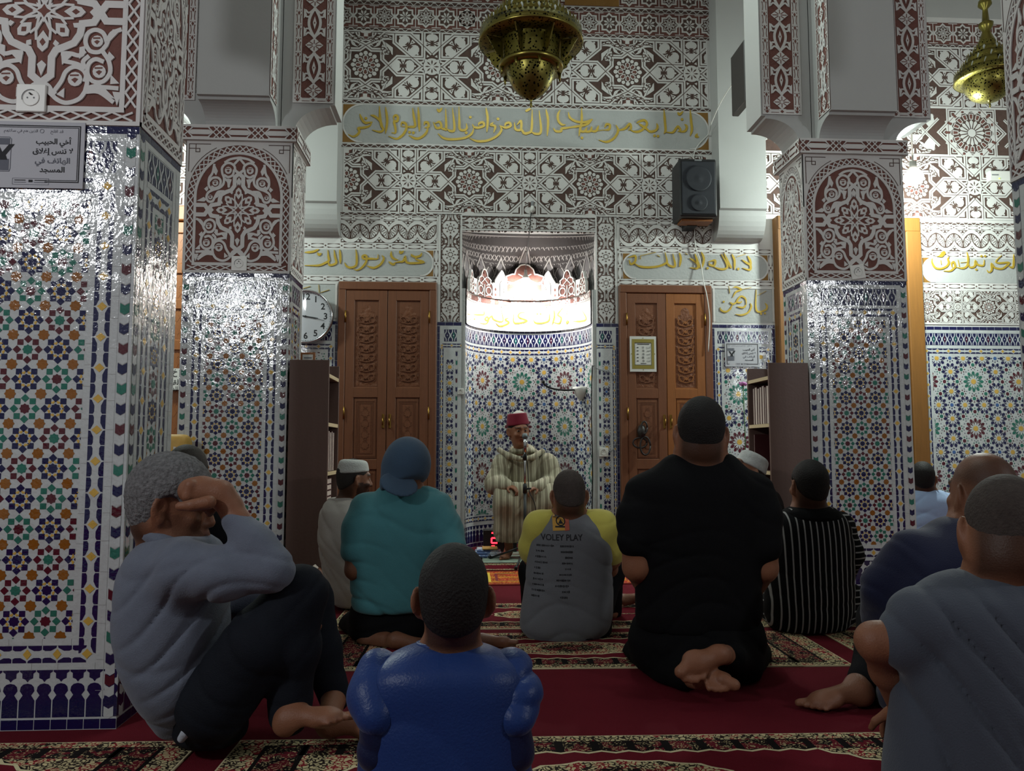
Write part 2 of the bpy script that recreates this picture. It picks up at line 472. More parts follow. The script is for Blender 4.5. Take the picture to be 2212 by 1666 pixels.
def s_column_panel(W, H, deep=True):
    "the arched arabesque panel of the pillars; drawn on a width of 1210 units"
    p = Pat(); s = W/1210; sv = H/1450
    p.rect(0, 0, W, H, SB, 0)
    p.push(W/2, 0, s, sv)
    def Y(y): return 1600-y
    def S(pts, w, sm=True, h=.006, taper=0, both=True):
        q = [(x-603, Y(y)) for x, y in pts]
        if sm: q = smooth_pts(q, 5)
        p.stroke(q, w, SW, h, taper=taper)
        if both: p.stroke([(-a, b) for a, b in q], w, SW, h, taper=taper)
    def G(pts, m=SW, h=.006, sm=False):
        q = [(x-603, Y(y)) for x, y in pts]
        if sm: q = smooth_pts(q, 4, True)
        p.poly(q, m, h); p.poly([(-a, b) for a, b in q], m, h)
    HW = 605
    # outer frame, arch, lattice
    p.rect(-HW, 0, HW, 26, SW, .006)
    p.rect(-HW, 0, -HW+24, 1450, SW, .006); p.rect(HW-24, 0, HW, 1450, SW, .006)
    ca = 840; R1, R2 = 575, 492
    arc = lambda r, n=28: [(r*math.cos(PI*k/n), ca+r*.985*math.sin(PI*k/n)) for k in range(n+1)]
    sp = [(HW, 1450), (HW, ca)]+arc(R1+6)+[(-HW, ca), (-HW, 1450)]
    p.poly(sp[:2]+arc(R1+6)[:15]+[(0, 1450)], SW, .006); p.poly([(0, 1450)]+arc(R1+6)[14:]+[(-HW, ca), (-HW, 1450)], SW, .006)
    for sg in (1, -1):   # incised corner key
        for q in ([(330, 1418), (575, 1418), (575, 1110)], [(500, 1418), (500, 1330), (455, 1330), (455, 1368), (575, 1368)]):
            p.stroke([(sg*a, b) for a, b in q], 8, SD, .0075)
        p.stroke([(sg*a, b) for a, b in arc(R1+32)[4:11]], 7, SD, .0075)
    path = [(R2, 95)]+arc(R2)+[(-R2, 95)]
    p.stroke(path, 30, SW, .006); p.stroke([(-R2-15, 95), (R2+15, 95)], 32, SW, .006)
    for sg in (1, -1):
        s_lattice(p, min(sg*510, sg*578), 110, max(sg*510, sg*578), ca, 96, 13, vertical=True)
    s_lattice(p, -560, 28, 560, 80, 118, 12)
    n = 24
    for k in range(n):
        a, b = PI*k/n, PI*(k+1)/n
        q = lambda r, t: (r*math.cos(t), ca+r*.985*math.sin(t))
        p.stroke([q(508, a), q(574, b)], 13, SW, .006); p.stroke([q(574, a), q(508, b)], 13, SW, .006)
    # strapwork cross
    for pts in ([(105, 860), (225, 860), (262, 912), (300, 975), (370, 985), (380, 1050), (415, 1105), (470, 1130), (520, 1150), (545, 1195), (545, 1305), (603, 1352), (690, 1425)],
                [(105, 965), (225, 965), (262, 912), (300, 860), (385, 845), (392, 790), (405, 745), (455, 715), (520, 690), (555, 640), (555, 545), (603, 505)]):
        S(pts, 44, sm=False, h=.0065)
    # vines
    vines = [[(603, 510), (560, 470), (545, 420), (500, 390), (450, 395), (408, 440), (410, 500), (432, 560), (425, 625), (380, 668), (310, 692), (255, 725), (240, 780), (265, 818), (310, 815), (335, 770), (370, 712), (440, 705)],
             [(432, 385), (500, 345), (603, 325)], [(545, 400), (603, 335)], [(560, 470), (603, 500)],
             [(300, 690), (262, 640), (265, 560), (300, 500), (318, 400)],
             [(262, 600), (300, 560), (360, 555), (395, 590), (380, 650), (330, 670), (290, 650)],
             [(430, 520), (480, 545), (530, 520), (545, 460)], [(440, 560), (480, 600), (490, 660)],
             [(215, 1100), (240, 1040), (290, 1020), (335, 1045), (345, 1100), (315, 1150), (260, 1155), (225, 1120), (215, 1100), (190, 1040), (130, 1012)],
             [(240, 1150), (200, 1210), (190, 1280), (230, 1335), (290, 1335), (325, 1290), (320, 1230), (280, 1200), (230, 1215)],
             [(340, 1340), (330, 1280), (355, 1220), (320, 1180)],
             [(335, 1400), (325, 1330), (350, 1270), (405, 1250), (455, 1280), (480, 1340), (520, 1400)],
             [(330, 1390), (370, 1445), (450, 1470), (520, 1435), (550, 1375), (603, 1345)],
             [(345, 1150), (380, 1180), (430, 1170), (490, 1170)], [(350, 1250), (400, 1230), (480, 1215)],
             [(135, 1375), (230, 1370), (330, 1375)], [(160, 1460), (250, 1400), (330, 1400)]]
    for v in vines: S(v, 26)
    for c, r in (((478, 470), 40), ((335, 612), 34), ((283, 770), 26), ((275, 1090), 36), ((255, 1275), 40), ((398, 1325), 44)):
        for sg in (1, -1):
            p.ngon(sg*(c[0]-603), Y(c[1]), r, 12, SW, .006)
            p.poly([(sg*(c[0]-603)+a*r, Y(c[1])+b*r) for a, b in ((-.5, -.1), (0, -.55), (.45, 0), (0, .2))], SB, .007)
            p.stroke([(sg*(c[0]-603)-r*.7, Y(c[1])+r*.5), (sg*(c[0]-603)+r*.5, Y(c[1])+r*.55)], 9, SB, .007)
    for g in ([(318, 400), (360, 480), (340, 530), (310, 490)], [(130, 815), (210, 770), (240, 800), (215, 822)], [(330, 790), (350, 720), (410, 700), (370, 770)],
              [(470, 560), (520, 570), (490, 670)], [(210, 680), (245, 650), (260, 680), (240, 710)], [(420, 1180), (490, 1165), (480, 1240)], [(345, 1120), (380, 1130), (380, 1200), (350, 1180)],
              [(130, 1010), (185, 1015), (200, 1090)], [(165, 1185), (200, 1150), (215, 1190), (195, 1215)], [(130, 1345), (185, 1290), (185, 1350)], [(115, 1400), (170, 1395), (140, 1480)],
              [(250, 1345), (330, 1365), (330, 1390), (150, 1440)], [(460, 1380), (505, 1420), (460, 1440)], [(575, 1240), (603, 1215), (603, 1310)], [(575, 590), (603, 545), (603, 620), (590, 640)]):
        G(g)
    # central rosette
    cx, cy = 0, Y(912)
    for k in range(8):
        a = k*PI/4; L = 240 if k % 2 == 0 else 205; c, q = math.cos(a), math.sin(a)
        T = lambda pts: [(cx+c*x-q*y, cy+q*x+c*y) for x, y in pts]
        p.poly(T([(L*.5, 0), (L*.72, 38), (L*.93, 30), (L*1.05, 0), (L*.93, -30), (L*.72, -38)]), SW, .006)
        p.poly(T([(L*.7, 0), (L*.8, 18), (L*.9, 0), (L*.8, -18)]), SB, .0072)
        p.stroke(T([(40, 0), (L*.5, 44), (L*.75, 40)]), 15, SW, .006); p.stroke(T([(40, 0), (L*.5, -44), (L*.75, -40)]), 15, SW, .006)
        p.poly(T([(175, 75), (200, 62), (222, 82), (196, 100)]), SW, .006)
        if k % 2 == 0 and k in (0, 4):
            p.poly(T([(275, 0), (300, 26), (340, 0), (300, -26)]), SW, .006)
    p.star(cx, cy, 72, 8, .55, SW, .006); p.star(cx, cy, 40, 4, .55, SB, .0072)
    p.pop()
    return p
def s_arm_panel(W, H):
    "lens and star column of the bracket faces"
    p = Pat(); p.rect(0, 0, W, H, SB, 0)
    e = .008
    p.rect(0, 0, e, H, SW, .005); p.rect(W-e, 0, W, H, SW, .005); p.rect(0, 0, W, e, SW, .005)
    sw = W*.17
    p.rect(e, e, W-e, sw*.85, SW, .003)
    for x in (e, W-e-sw):
        p.rect(x, sw*.8, x+sw, H, SW, .003)
        per = .105; n = int(H/per)
        for i in range(n+1):
            y = sw*.85+i*per
            for sg in (.22, .78):
                p.stroke([(x+sw*sg, y+per*.3), (x+sw*(.3 if sg < .5 else .7), y+per*.55), (x+sw*sg, y+per*.9)], .005, SB, .005)
            p.poly([(x+sw*.5, y-.014), (x+sw*.68, y+.004), (x+sw*.5, y+.022), (x+sw*.32, y+.004)], SB, .005)
            for dx, dy in ((.2, -.012), (.8, -.012), (.2, .02), (.8, .02)):
                p.poly([(x+sw*dx-.006, y+dy), (x+sw*dx+.006, y+dy), (x+sw*dx, y+dy+(.01 if dy < 0 else -.01))], SB, .005)
    for i in range(3):
        x = W*(.12+.38*i); y = sw*.45
        p.poly([(x-.015, y), (x, y-.013), (x+.015, y), (x, y+.013)], SB, .005)
        if i < 2:
            for q in (.2, .7): p.stroke([(x+.03, sw*q+.005), (x+W*.3, sw*q+.005)], .004, SB, .005)
    c = W/2; w2 = W/2-e-sw-.008; per = .34
    for i in range(-1, int(H/per)+1):
        y = sw*.9+.05+i*per
        # star diamond
        p.poly([(c-w2*.8, y), (c, y-.058), (c+w2*.8, y), (c, y+.058)], SW, .004)
        for k in range(8):
            a = k*PI/4; r = w2*.66
            p.stroke([(c+.012*math.cos(a), y+.01*math.sin(a)), (c+r*math.cos(a), y+.75*r*math.sin(a))], .006, SB, .0055)
        # lens
        yc = y+per/2
        for sg in (1, -1):
            q = [(c+sg*w2*.52*math.sin(PI*t/10), yc-.112+.224*t/10) for t in range(11)]
            p.stroke(q, .020, SW, .004)
            for dd in (1, -1):
                q = [(c+sg*w2*.15, yc+dd*.1), (c+sg*w2*.55, yc+dd*.075), (c+sg*w2*.85, yc+dd*.095), (c+sg*w2*.8, yc+dd*.05), (c+sg*w2*.55, yc+dd*.045)]
                p.stroke(smooth_pts(q, 4), .013, SW, .004)
                p.poly([(c+sg*w2*.98, yc+dd*.03), (c+sg*w2*.98, yc+dd*.11), (c+sg*w2*.7, yc+dd*.06)], SW, .004)
        p.poly([(c-.014, yc), (c, yc-.05), (c+.014, yc), (c, yc+.05)], SW, .004)
        p.poly([(c-.005, yc), (c, yc-.01), (c+.005, yc), (c, yc+.01)], SB, .0055)
    return p
def s_cornice(p, L, H):
    p.rect(0, 0, L, H, SB, 0)
    p.rect(0, 0, L, H*.14, SW, .005); p.rect(0, H*.86, L, H, SW, .005)
    per = .27; n = max(1, round(L/per)); per = L/n
    for i in range(n):
        x = (i+.5)*per
        P = [(x-per*.33, H/2), (x-per*.22, H*.66), (x+per*.22, H*.66), (x+per*.33, H/2), (x+per*.22, H*.34), (x-per*.22, H*.34)]
        p.poly(P, SW, .005)
        p.stroke([(x-per*.24, H*.82), (x+per*.24, H*.82)], .008, SW, .005); p.stroke([(x-per*.24, H*.18), (x+per*.24, H*.18)], .008, SW, .005)
    for i in range(n+1):
        x = i*per; d = H*.36
        for o in (-.045, 0, .045):
            p.stroke([(x+o-d, H*.14), (x+o+d, H*.86)], .008, SW, .005); p.stroke([(x+o-d, H*.86), (x+o+d, H*.14)], .008, SW, .005)
def s_rosette12(p, x, y, r, gm=SD, hot=SB):
    "white plaster rosette: twelve petals and dark hexagons round a button"
    p.push(x, y, r)
    p.ngon(0, 0, 1.0, 24, gm, .002)
    p.ngon(0, 0, .18, 12, SW, .005)
    for k in range(8):
        a = k*PI/4
        q = lambda R, d: (R*math.cos(a+d), R*math.sin(a+d))
        p.poly([q(.32, 0), q(.40, .24), q(.58, .2), q(.64, 0), q(.58, -.2), q(.40, -.24)], hot, .004)
        p.stroke([q(.26, 0), q(.40, .30), q(.60, .24), q(.68, 0), q(.60, -.24), q(.40, -.30)], .055, SW, .005, closed=True)
        for aa, R, rr in ((0, .84, .15), (PI/8, .80, .13)):
            p.ngon(R*math.cos(a+aa), R*math.sin(a+aa), rr, 8, SW, .005, a+aa)
    p.pop()
def s_capsule(p, x, y, L, w, rot):
    "almond filled with a cross of triangles"
    p.push(x, y, 1, 1, rot)
    p.poly([(-L*.62, 0), (-L*.38, w*.56), (L*.38, w*.56), (L*.62, 0), (L*.38, -w*.56), (-L*.38, -w*.56)], SD, .002)
    for sg in (1, -1):
        p.ngon(sg*L*.28, 0, L*.22, 12, SW, .005, ry=w*.45)
        p.ngon(sg*L*.52, 0, L*.05, 6, SW, .005)
    p.poly([(-L*.1, -w*.5), (L*.1, -w*.5), (0, -w*.1)], SW, .005); p.poly([(-L*.1, w*.5), (L*.1, w*.5), (0, w*.1)], SW, .005)
    for sg in (1, -1):
        p.poly([(sg*L*.03, 0), (sg*L*.14, w*.2), (sg*L*.14, -w*.2)], SD, .006)
        p.poly([(0, sg*w*.24), (L*.035, sg*w*.4), (-L*.035, sg*w*.4)], SD, .006)
    p.pop()
def s_leaves(p, x, y, s, fx, fy):
    "a pair of curled half palmettes in a corner field"
    p.push(x, y, s*fx, s*fy)
    p.poly([(0, .1), (.35, .62), (1.0, .70), (1.02, .1), (.75, .55), (.4, .35)], SW, .005)
    p.poly(smooth_pts([(.02, 0), (.4, .28), (.75, .30), (.9, -.05), (.78, -.5), (.95, -.8), (.65, -.6), (.55, -.15), (.3, -.02)], 3, True), SW, .005)
    for cx, cy, r in ((.36, .34, .15), (.80, .06, .13)):
        p.ring(cx, cy, r, .075, SD, .006, 12); 
    for q in ([(.55, .60), (.66, .40)], [(.75, .64), (.80, .44)], [(.9, .66), (.92, .4)], [(.70, -.25), (.82, -.45)], [(.5, .2), (.6, 0)], [(.62, .12), (.66, -.1)]):
        p.stroke(q, .05, SD, .006)
    p.pop()
def s_strap(p, pts, w, closed=False):
    p.stroke(pts, w, SW, .005, closed); p.stroke(pts, w*.16, SD, .0062, closed)
def s_geo_unit(p, cx, cy, s, halfP, H):
    "one repeat of the strapwork: eight-pointed star in the middle, twelve-petal rosettes at both ends (units of the photo)"
    p.push(cx, cy, s)
    wd = 50
    for sx in (1, -1):
        for sy in (1, -1):
            m = lambda pts: [(sx*a, sy*b) for a, b in pts]
            s_strap(p, m([(105, H), (105, 108), (415, 108), (520, 0)]), wd)
            s_strap(p, m([(0, 158), (60, 218), (262, H-22), (560, H-22), (640, H-100), (792, 245)]), wd)
            s_strap(p, m([(118, 0), (450, 290), (450, H-25)]), wd)
            s_strap(p, m([(792, 245), (862, 190), (980, 190)]), wd)
            s_strap(p, m([(520, 0), (595, 75), (595, 190), (720, 190), (792, 245)]), wd)
            s_capsule(p, sx*278, sy*255, 285, 165, math.atan2(sy, sx)*1.0+(-sx*sy)*PI/2*1.0 if False else (PI/4*sx*sy))
            s_leaves(p, sx*468, sy*322, 250, sx*1.0, sy*.50)
            s_leaves(p, sx*468, sy*215, 170, sx*.9, -sy*.75)
            s_leaves(p, sx*800, sy*300, 150, -sx*.7, sy*.55)
            p.poly(m([(470, 130), (540, 200), (560, 290), (470, 225)]), SW, .005)
            p.stroke(m([(490, 150), (540, 230)]), 10, SD, .006)
            for q in ([(150, 330), (220, 400), (150, 400)], [(30, 30), (95, 70), (70, 95)], [(125, 45), (100, 90), (95, 50)]):
                p.poly(m(q), SW, .005)
    for sx in (1, -1): s_capsule(p, sx*345, 0, 275, 165, 0)
    for sy in (1, -1): s_capsule(p, 0, sy*290, 240, 160, PI/2)
    p.ngon(0, 0, 104, 20, SW, .005)
    for k in range(8):
        a = k*PI/4
        p.poly([(18*math.cos(a), 18*math.sin(a)), (60*math.cos(a+.16), 60*math.sin(a+.16)), (86*math.cos(a), 86*math.sin(a)), (60*math.cos(a-.16), 60*math.sin(a-.16))], SD, .006)
        a += PI/8
        p.star(0+138*math.cos(a), 138*math.sin(a), 22, 3, .5, SW, .005, a)
    for sx in (1, -1):
        if sx == 1: s_rosette12(p, sx*halfP, 0, 178)
        for sy in (1, -1):
            p.poly([(sx*halfP-80, sy*H), (sx*halfP+80, sy*H), (sx*halfP, sy*(H-110))], SB, .003)
            p.stroke([(sx*halfP, sy*H), (sx*halfP, sy*(H-70))], 50, SW, .005); 
            for q in (-1, 1): p.stroke([(sx*halfP+q*25, sy*(H-20)), (sx*halfP+q*62, sy*(H-8))], 24, SW, .005)
    p.pop()
def s_geo_panel(p, u0, v0, u1, v1, ustar):
    "strapwork field, clipped to its frame"
    s = (v1-v0)/850; hp = 792; q = Pat()
    q.rect(u0, v0, u1, v1, SD, 0)
    per = 2*hp*s; i0 = math.floor((u0-ustar)/per)-1; i1 = math.ceil((u1-ustar)/per)+1
    for i in range(i0, i1+1): s_geo_unit(q, ustar+i*per, (v0+v1)/2, s, hp, 425)
    p.blit(q, (u0, v0, u1, v1))
    for a in ([(u0, v0), (u1, v0)], [(u0, v1), (u1, v1)], [(u0, v0), (u0, v1)], [(u1, v0), (u1, v1)]):
        p.stroke(a, .018, SW, .006)
def s_star_frieze(p, u0, v0, u1, v1, per):
    q = Pat(); h = v1-v0; c = (v0+v1)/2; r = h*.47
    q.rect(u0, v0, u1, v1, SB, 0)
    n = round((u1-u0)/per); per = (u1-u0)/n
    for i in range(n+1):
        x = u0+i*per
        for rot in (0, PI/4):
            q.poly([(x+r*1.02*math.cos(rot+t*PI/2), c+r*1.02*math.sin(rot+t*PI/2)) for t in range(4)], SW, .004)
        rr = r*.80
        for rot in (0, PI/4):
            q.poly([(x+rr*math.cos(rot+t*PI/2), c+rr*math.sin(rot+t*PI/2)) for t in range(4)], SD, .005)
        if i % 2 == 0:
            for k in range(8):
                a = k*PI/4
                q.stroke([(x+rr*.2*math.cos(a), c+rr*.2*math.sin(a)), (x+rr*.55*math.cos(a+.32), c+rr*.55*math.sin(a+.32)), (x+rr*.85*math.cos(a), c+rr*.85*math.sin(a)), (x+rr*.55*math.cos(a-.32), c+rr*.55*math.sin(a-.32))], .007, SW, .006, closed=True)
            q.ngon(x, c, rr*.14, 8, SW, .006)
        else:
            for k in range(8):
                a = k*PI/4+PI/8
                q.poly([(x+rr*.06*math.cos(a), c+rr*.06*math.sin(a)), (x+rr*.5*math.cos(a+.25), c+rr*.5*math.sin(a+.25)), (x+rr*.72*math.cos(a), c+rr*.72*math.sin(a)), (x+rr*.5*math.cos(a-.25), c+rr*.5*math.sin(a-.25))], SW, .006)
        for sg in (1, -1):
            q.stroke([(x+r*.9, c+sg*h*.02), (x+per/2, c+sg*h*.14), (x+per/2, c+sg*h*.44)], .008, SW, .005)
            q.stroke([(x-r*.9, c+sg*h*.02), (x-per/2, c-sg*h*.14)], .008, SW, .005)
            q.stroke([(x+per*.28, c+sg*h*.45), (x+per*.72, c+sg*h*.45)], .008, SW, .005)
    p.blit(q, (u0, v0, u1, v1))
def s_wave_band(p, u0, v0, u1, v1, per):
    "interlaced half circles with fans"
    q = Pat(); h = v1-v0; c = (v0+v1)/2
    q.rect(u0, v0, u1, v1, SD, 0)
    n = round((u1-u0)/per); per = (u1-u0)/n; R = per*.5
    for i in range(-1, n+2):
        for x, sg in ((u0+i*per, 1), (u0+(i+.5)*per, -1)):
            pts = [(x+R*1.05*math.cos(PI*k/12), c+sg*(-h*.18+h*.62*math.sin(PI*k/12))) for k in range(13)]
            q.stroke(pts, .036, SW, .0052); q.stroke([(a, b-sg*.026) for a, b in pts], .010, SD, .0054)
            cy = c-sg*h*.06; r = R*.66
            q.poly([(x+r*math.cos(PI*k/10), cy+sg*h*.40*math.sin(PI*k/10)) for k in range(11)]+[(x, cy-sg*h*.12)], SW, .004)
            for k in range(1, 8):
                a = PI*k/8
                q.stroke([(x+r*.3*math.cos(a), cy+sg*h*.1*math.sin(a)), (x+r*.95*math.cos(a), cy+sg*h*.36*math.sin(a))], .006, SD, .0055)
        for x, sg in ((u0+(i+.5)*per, 1), (u0+i*per, -1)):
            for dx, dy in ((-.018, .46), (.018, .46), (0, .36)):
                q.poly([(x+dx-.014, c+sg*h*dy), (x+dx+.014, c+sg*h*dy), (x+dx, c+sg*h*(dy-.09))], SW, .005)
    p.blit(q, (u0, v0, u1, v1))
def s_floral_strip(p, u0, v0, length, w, vertical=False):
    "small dark flowers and stems cut into a pale strip (prayer niche surround)"
    p.push(u0, v0, 1, 1, PI/2 if vertical else 0)
    per = .27; n = max(1, round(length/per)); per = length/n
    p.rect(0, -w/2, length, w/2, SW, 0)
    p.stroke([(0, w*.46), (length, w*.46)], .006, SD, .002); p.stroke([(0, -w*.46), (length, -w*.46)], .006, SD, .002)
    D = lambda pts: p.poly(pts, SD, .003)
    for i in range(n):
        x = (i+.5)*per
        for k in range(8):
            a = k*PI/4+PI/8
            for R, L, wd in ((.016, .03, .008), (.036, .058, .008)):
                aa = a+(PI/8 if R > .03 else 0)
                c, s = math.cos(aa), math.sin(aa)
                D([(x+R*c, R*s), (x+(R+L)/2*c-wd*s, (R+L)/2*s+wd*c), (x+L*c, L*s), (x+(R+L)/2*c+wd*s, (R+L)/2*s-wd*c)])
        for k in range(10):
            for sg in (1, -1):
                xk = x-per/2+(k+.5)*per/10; D([(xk-.007, sg*w*.44), (xk+.007, sg*w*.44), (xk+.002, sg*w*(.36 if k % 2 else .40))])
        for e in (1, -1):
            xx = x+e*per*.29
            D([(x+e*.07, 0), (x+e*.085, .014), (x+e*.115, 0), (x+e*.085, -.014)])
            D([(xx-.002, -w*.30), (xx+.004, -w*.30), (xx+.004, w*.30), (xx-.002, w*.30)]) if e == 1 else None
            for sg in (1, -1):
                for pts, ww in (([(x+e*.05, sg*.075), (x+e*.10, sg*.035), (x+e*.15, sg*.03), (x+e*.165, sg*.07)], .010),
                                ([(x+e*.085, sg*.085), (x+e*.13, sg*.062), (x+e*.14, sg*.085)], .012),
                                ([(x+e*.02, sg*.09), (x+e*.045, sg*.082)], .016), ([(x, sg*.066), (x, sg*.09)], .012),
                                ([(x+e*.10, sg*.008), (x+e*.155, sg*.008)], .005)):
                    p.stroke(smooth_pts(pts, 4), ww, SD, .003)
                D([(x+e*.17, sg*.02), (x+e*.178, sg*.05), (x+e*.16, sg*.04)])
    p.pop()
def s_cartouche(p, u0, v0, u1, v1, left=True, right=True):
    "smooth grey text field with quarter-round bronze corners"
    h = v1-v0; q = Pat()
    q.rect(u0, v0, u1, v1, SY, .001)
    for on, x, sx in ((left, u0, 1), (right, u1, -1)):
        if not on: continue
        r = h*.5
        for sy, y in ((1, v0), (-1, v1)):
            arc = [(x+sx*(r-r*math.cos(PI/2*k/8)), y+sy*(r-r*math.sin(PI/2*k/8))) for k in range(9)]
            q.poly([(x, y)]+arc, SZ, .002)
            q.stroke(arc, .016, SW, .005)
    p.blit(q, (u0, v0, u1, v1))
# ------------------------------------------------------------------ shell of the room
YW = 7.70            # face of the prayer wall
ZD = 2.26            # top of the tiled dado
bm = BM(); box(bm, (-6.5, -4.5, -.12), (8.2, 9.0, 0))
CARPET = mat('crimson_carpet_pile', (97, 23, 34), .95, bump=.004, bscale=300, var=.16, vscale=5, spec=.1)
tag(obj('floor', bm, CARPET), 'plain crimson wall to wall carpet', 'floor', kind='structure')
bm = BM(); box(bm, (-6.5, -4.5, 6.0), (8.2, 9.0, 6.12))
tag(obj('ceiling', bm, PLASTER), 'plain white plaster ceiling', 'ceiling', kind='structure')
for nm, lo, hi in (('wall_left', (-6.62, -4.5, 0), (-6.5, 9.0, 6)), ('wall_right', (8.2, -4.5, 0), (8.32, 9.0, 6)), ('wall_rear', (-6.5, -4.62, 0), (8.2, -4.5, 6))):
    bm = BM(); box(bm, lo, hi); tag(obj(nm, bm, PLASTER), 'plain plaster %s' % nm.replace('_', ' '), 'wall', kind='structure')

wall = empty('wall_back', (0.6, YW, 0), 'prayer wall of carved plaster above a tiled dado', 'wall', kind='structure')
XN0, XN1, ZN = -.074, 1.28, 3.20      # niche opening
bm = BM()
box(bm, (-6.5, YW+.001, 0), (XN0, YW+.15, 6)); box(bm, (XN1, YW+.001, 0), (8.2, YW+.15, 6)); box(bm, (XN0, YW+.001, ZN), (XN1, YW+.15, 6))
box(bm, (-6.5, 8.85, 0), (8.2, 9.0, 6))
obj('masonry', bm, PLASTER, wall)
WM = lambda u, v, h: (u, YW-h, v)
zw = lambda py, px=850: float(at(px, py, YW)[2])

def plaster_bay(name, x0, x1, z0, z1, draw, base=SW):
    p = Pat(); p.rect(x0, z0, x1, z1, base, -.0006); draw(p)
    return lay(name, p, WM, STUC, wall, clip=(x0, z0, x1, z1))
XL, XR = -1.30, 2.50
# upper fields of the middle bay
def d(p):
    s_star_frieze(p, XL, 5.30, XR, 5.54, .215)
    s_zigzag(p, XL, 5.265, XR, 5.295, .085); s_zigzag(p, XL, 5.545, XR, 5.585, .085)
    s_star_frieze(p, XL, 5.60, XR, 5.84, .215)
    p.rect(.98, 5.60, 1.55, 5.9, SZ, .01)
plaster_bay('star_frieze', XL, XR, 5.26, 5.9, d)
plaster_bay('upper_strapwork_panel', XL, XR, 4.53, 5.262, lambda p: s_geo_panel(p, XL+.02, 4.535, XR-.03, 5.258, .60-1.15*.86))
def d(p):
    s_zigzag(p, XL, 4.495, XR, 4.525, .085); s_zigzag(p, XL, 4.035, XR, 4.068, .085)
    s_cartouche(p, XL+.02, 4.085, XR-.03, 4.48)
plaster_bay('inscription_band', XL, XR, 4.03, 4.53, d)
plaster_bay('lower_strapwork_panel', XL, XR, 3.36, 4.03, lambda p: s_geo_panel(p, XL+.04, 3.365, XR-.04, 4.025, .60-1.20*1.015))
# over the doors
for a, b, nm in ((-1.92, -.30, 0), (1.50, 3.12, 1)):
    def d(p):
        m0, m1 = (XL+.02, -.33) if nm == 0 else (1.53, XR-.02)
        s_zigzag(p, m0-.03, 3.335, m1+.03, 3.36, .085)
        s_chain(p, m0-.02, 3.307, m1-m0+.04, .045, .14)
        s_wave_band(p, m0, 3.055, m1, 3.28, .19)
        s_chain(p, a+.01, 3.02, b-a-.02, .05, .16); s_chain(p, a+.01, 2.685, b-a-.02, .05, .16)
        s_chain(p, a+.03, 2.70, .30, .05, .15, True); s_chain(p, b-.03, 2.70, .30, .05, .15, True)
        s_cartouche(p, a+.06, 2.722, b-.06, 2.982)
    plaster_bay('door_head_panel', a, b, 2.655, 3.36, d)
for a, b in ((-1.92, -1.30), (2.47, 3.12)):
    def d(p):
        p.rect(a+.03, ZD+.02, b-.02, 2.635, SY, .001)
        for q in ([(a+.02, ZD+.03), (a+.02, 2.65)], [(b-.015, ZD+.03), (b-.015, 2.65)], [(a, 2.64), (b, 2.64)]): p.stroke(q, .02, SW, .006)
    plaster_bay('name_panel', a, b, ZD, 2.655, d)
# plaster outside the middle bay, above the tall cupboard doors
for a, b in ((-6.4, XL-.35), (XR+.35, 8.1)):
    us = 5.30 if a > 0 else -4.0
    def d(p):
        s_star_frieze(p, a, 5.30, b, 5.54, .215); s_zigzag(p, a, 5.265, b, 5.295, .085)
        s_geo_panel(p, a, 3.36, b, 5.26, us) if False else None
        s_geo_panel(p, a, 3.40, b, 4.08, us)
        s_geo_panel(p, a, 4.60, b, 5.26, us)
        q = Pat(); q.rect(a, 4.08, b, 4.60, SD, 0)
        for i in range(-5, 6):
            X, Z, R = us+i*1.25, 4.33, .40
            for k in range(16):
                an = 2*PI*k/16; c, s_ = math.cos(an), math.sin(an); T = lambda pts: [(X+c*x-s_*y, Z+s_*x+c*y) for x, y in pts]
                q.poly(T([(.05, -.004), (.05, .004), (.12, .019), (.145, 0), (.12, -.019)]), SW, .005)
                q.poly(T([(.15, -.012), (.15, .012), (.205, .017), (.205, -.017)]), SB, .005)
                q.stroke(T([(.15, -.016), (.15, .016), (.207, .022), (.207, -.022)]), .008, SW, .006, closed=True)
                an2 = an+PI/16; c2, s2 = math.cos(an2), math.sin(an2); T2 = lambda pts: [(X+c2*x-s2*y, Z+s2*x+c2*y) for x, y in pts]
                q.poly(T2([(.20, 0), (.235, .034), (.275, .026), (.29, 0), (.275, -.026), (.235, -.034)]), SW, .006)
                q.stroke(T([(.225, -.02), (.23, .022), (.285, .024), (.31, 0), (.285, -.024)]), .009, SW, .006, closed=True)
                q.poly(T([(.235, -.012), (.24, .014), (.285, .014), (.285, -.014)]), SB, .005)
            q.ngon(X, Z, .045, 12, SW, .005)
            for r_ in (.36,):
                for rot in (0, PI/4):
                    s_strap(q, [(X+r_*math.cos(rot+PI/4+t*PI/2), Z+r_*math.sin(rot+PI/4+t*PI/2)) for t in range(4)], .035, True)
            for sx in (1, -1):
                for sy in (1, -1): s_leaves(q, X+sx*.40, Z+sy*.17, .20, sx*1.05, sy*.45); s_strap(q, [(X+sx*.36, Z+sy*.15), (X+sx*.51, Z), (X+sx*.625, Z+sy*.13)], .03)
                s_capsule(q, X+sx*.60, Z, .2, .14, PI/2)
                for sy in (1, -1): q.poly([(X+sx*.40, Z+sy*.11), (X+sx*.47, Z+sy*.06), (X+sx*.55, Z+sy*.16), (X+sx*.42, Z+sy*.2)], SW, .004)
        p.blit(q, (a, 4.08, b, 4.60))
        for z in (4.08, 4.60): p.stroke([(a, z), (b, z)], .02, SW, .006)
    plaster_bay('side_bay_plaster', a, b, 3.36, 5.6, d)
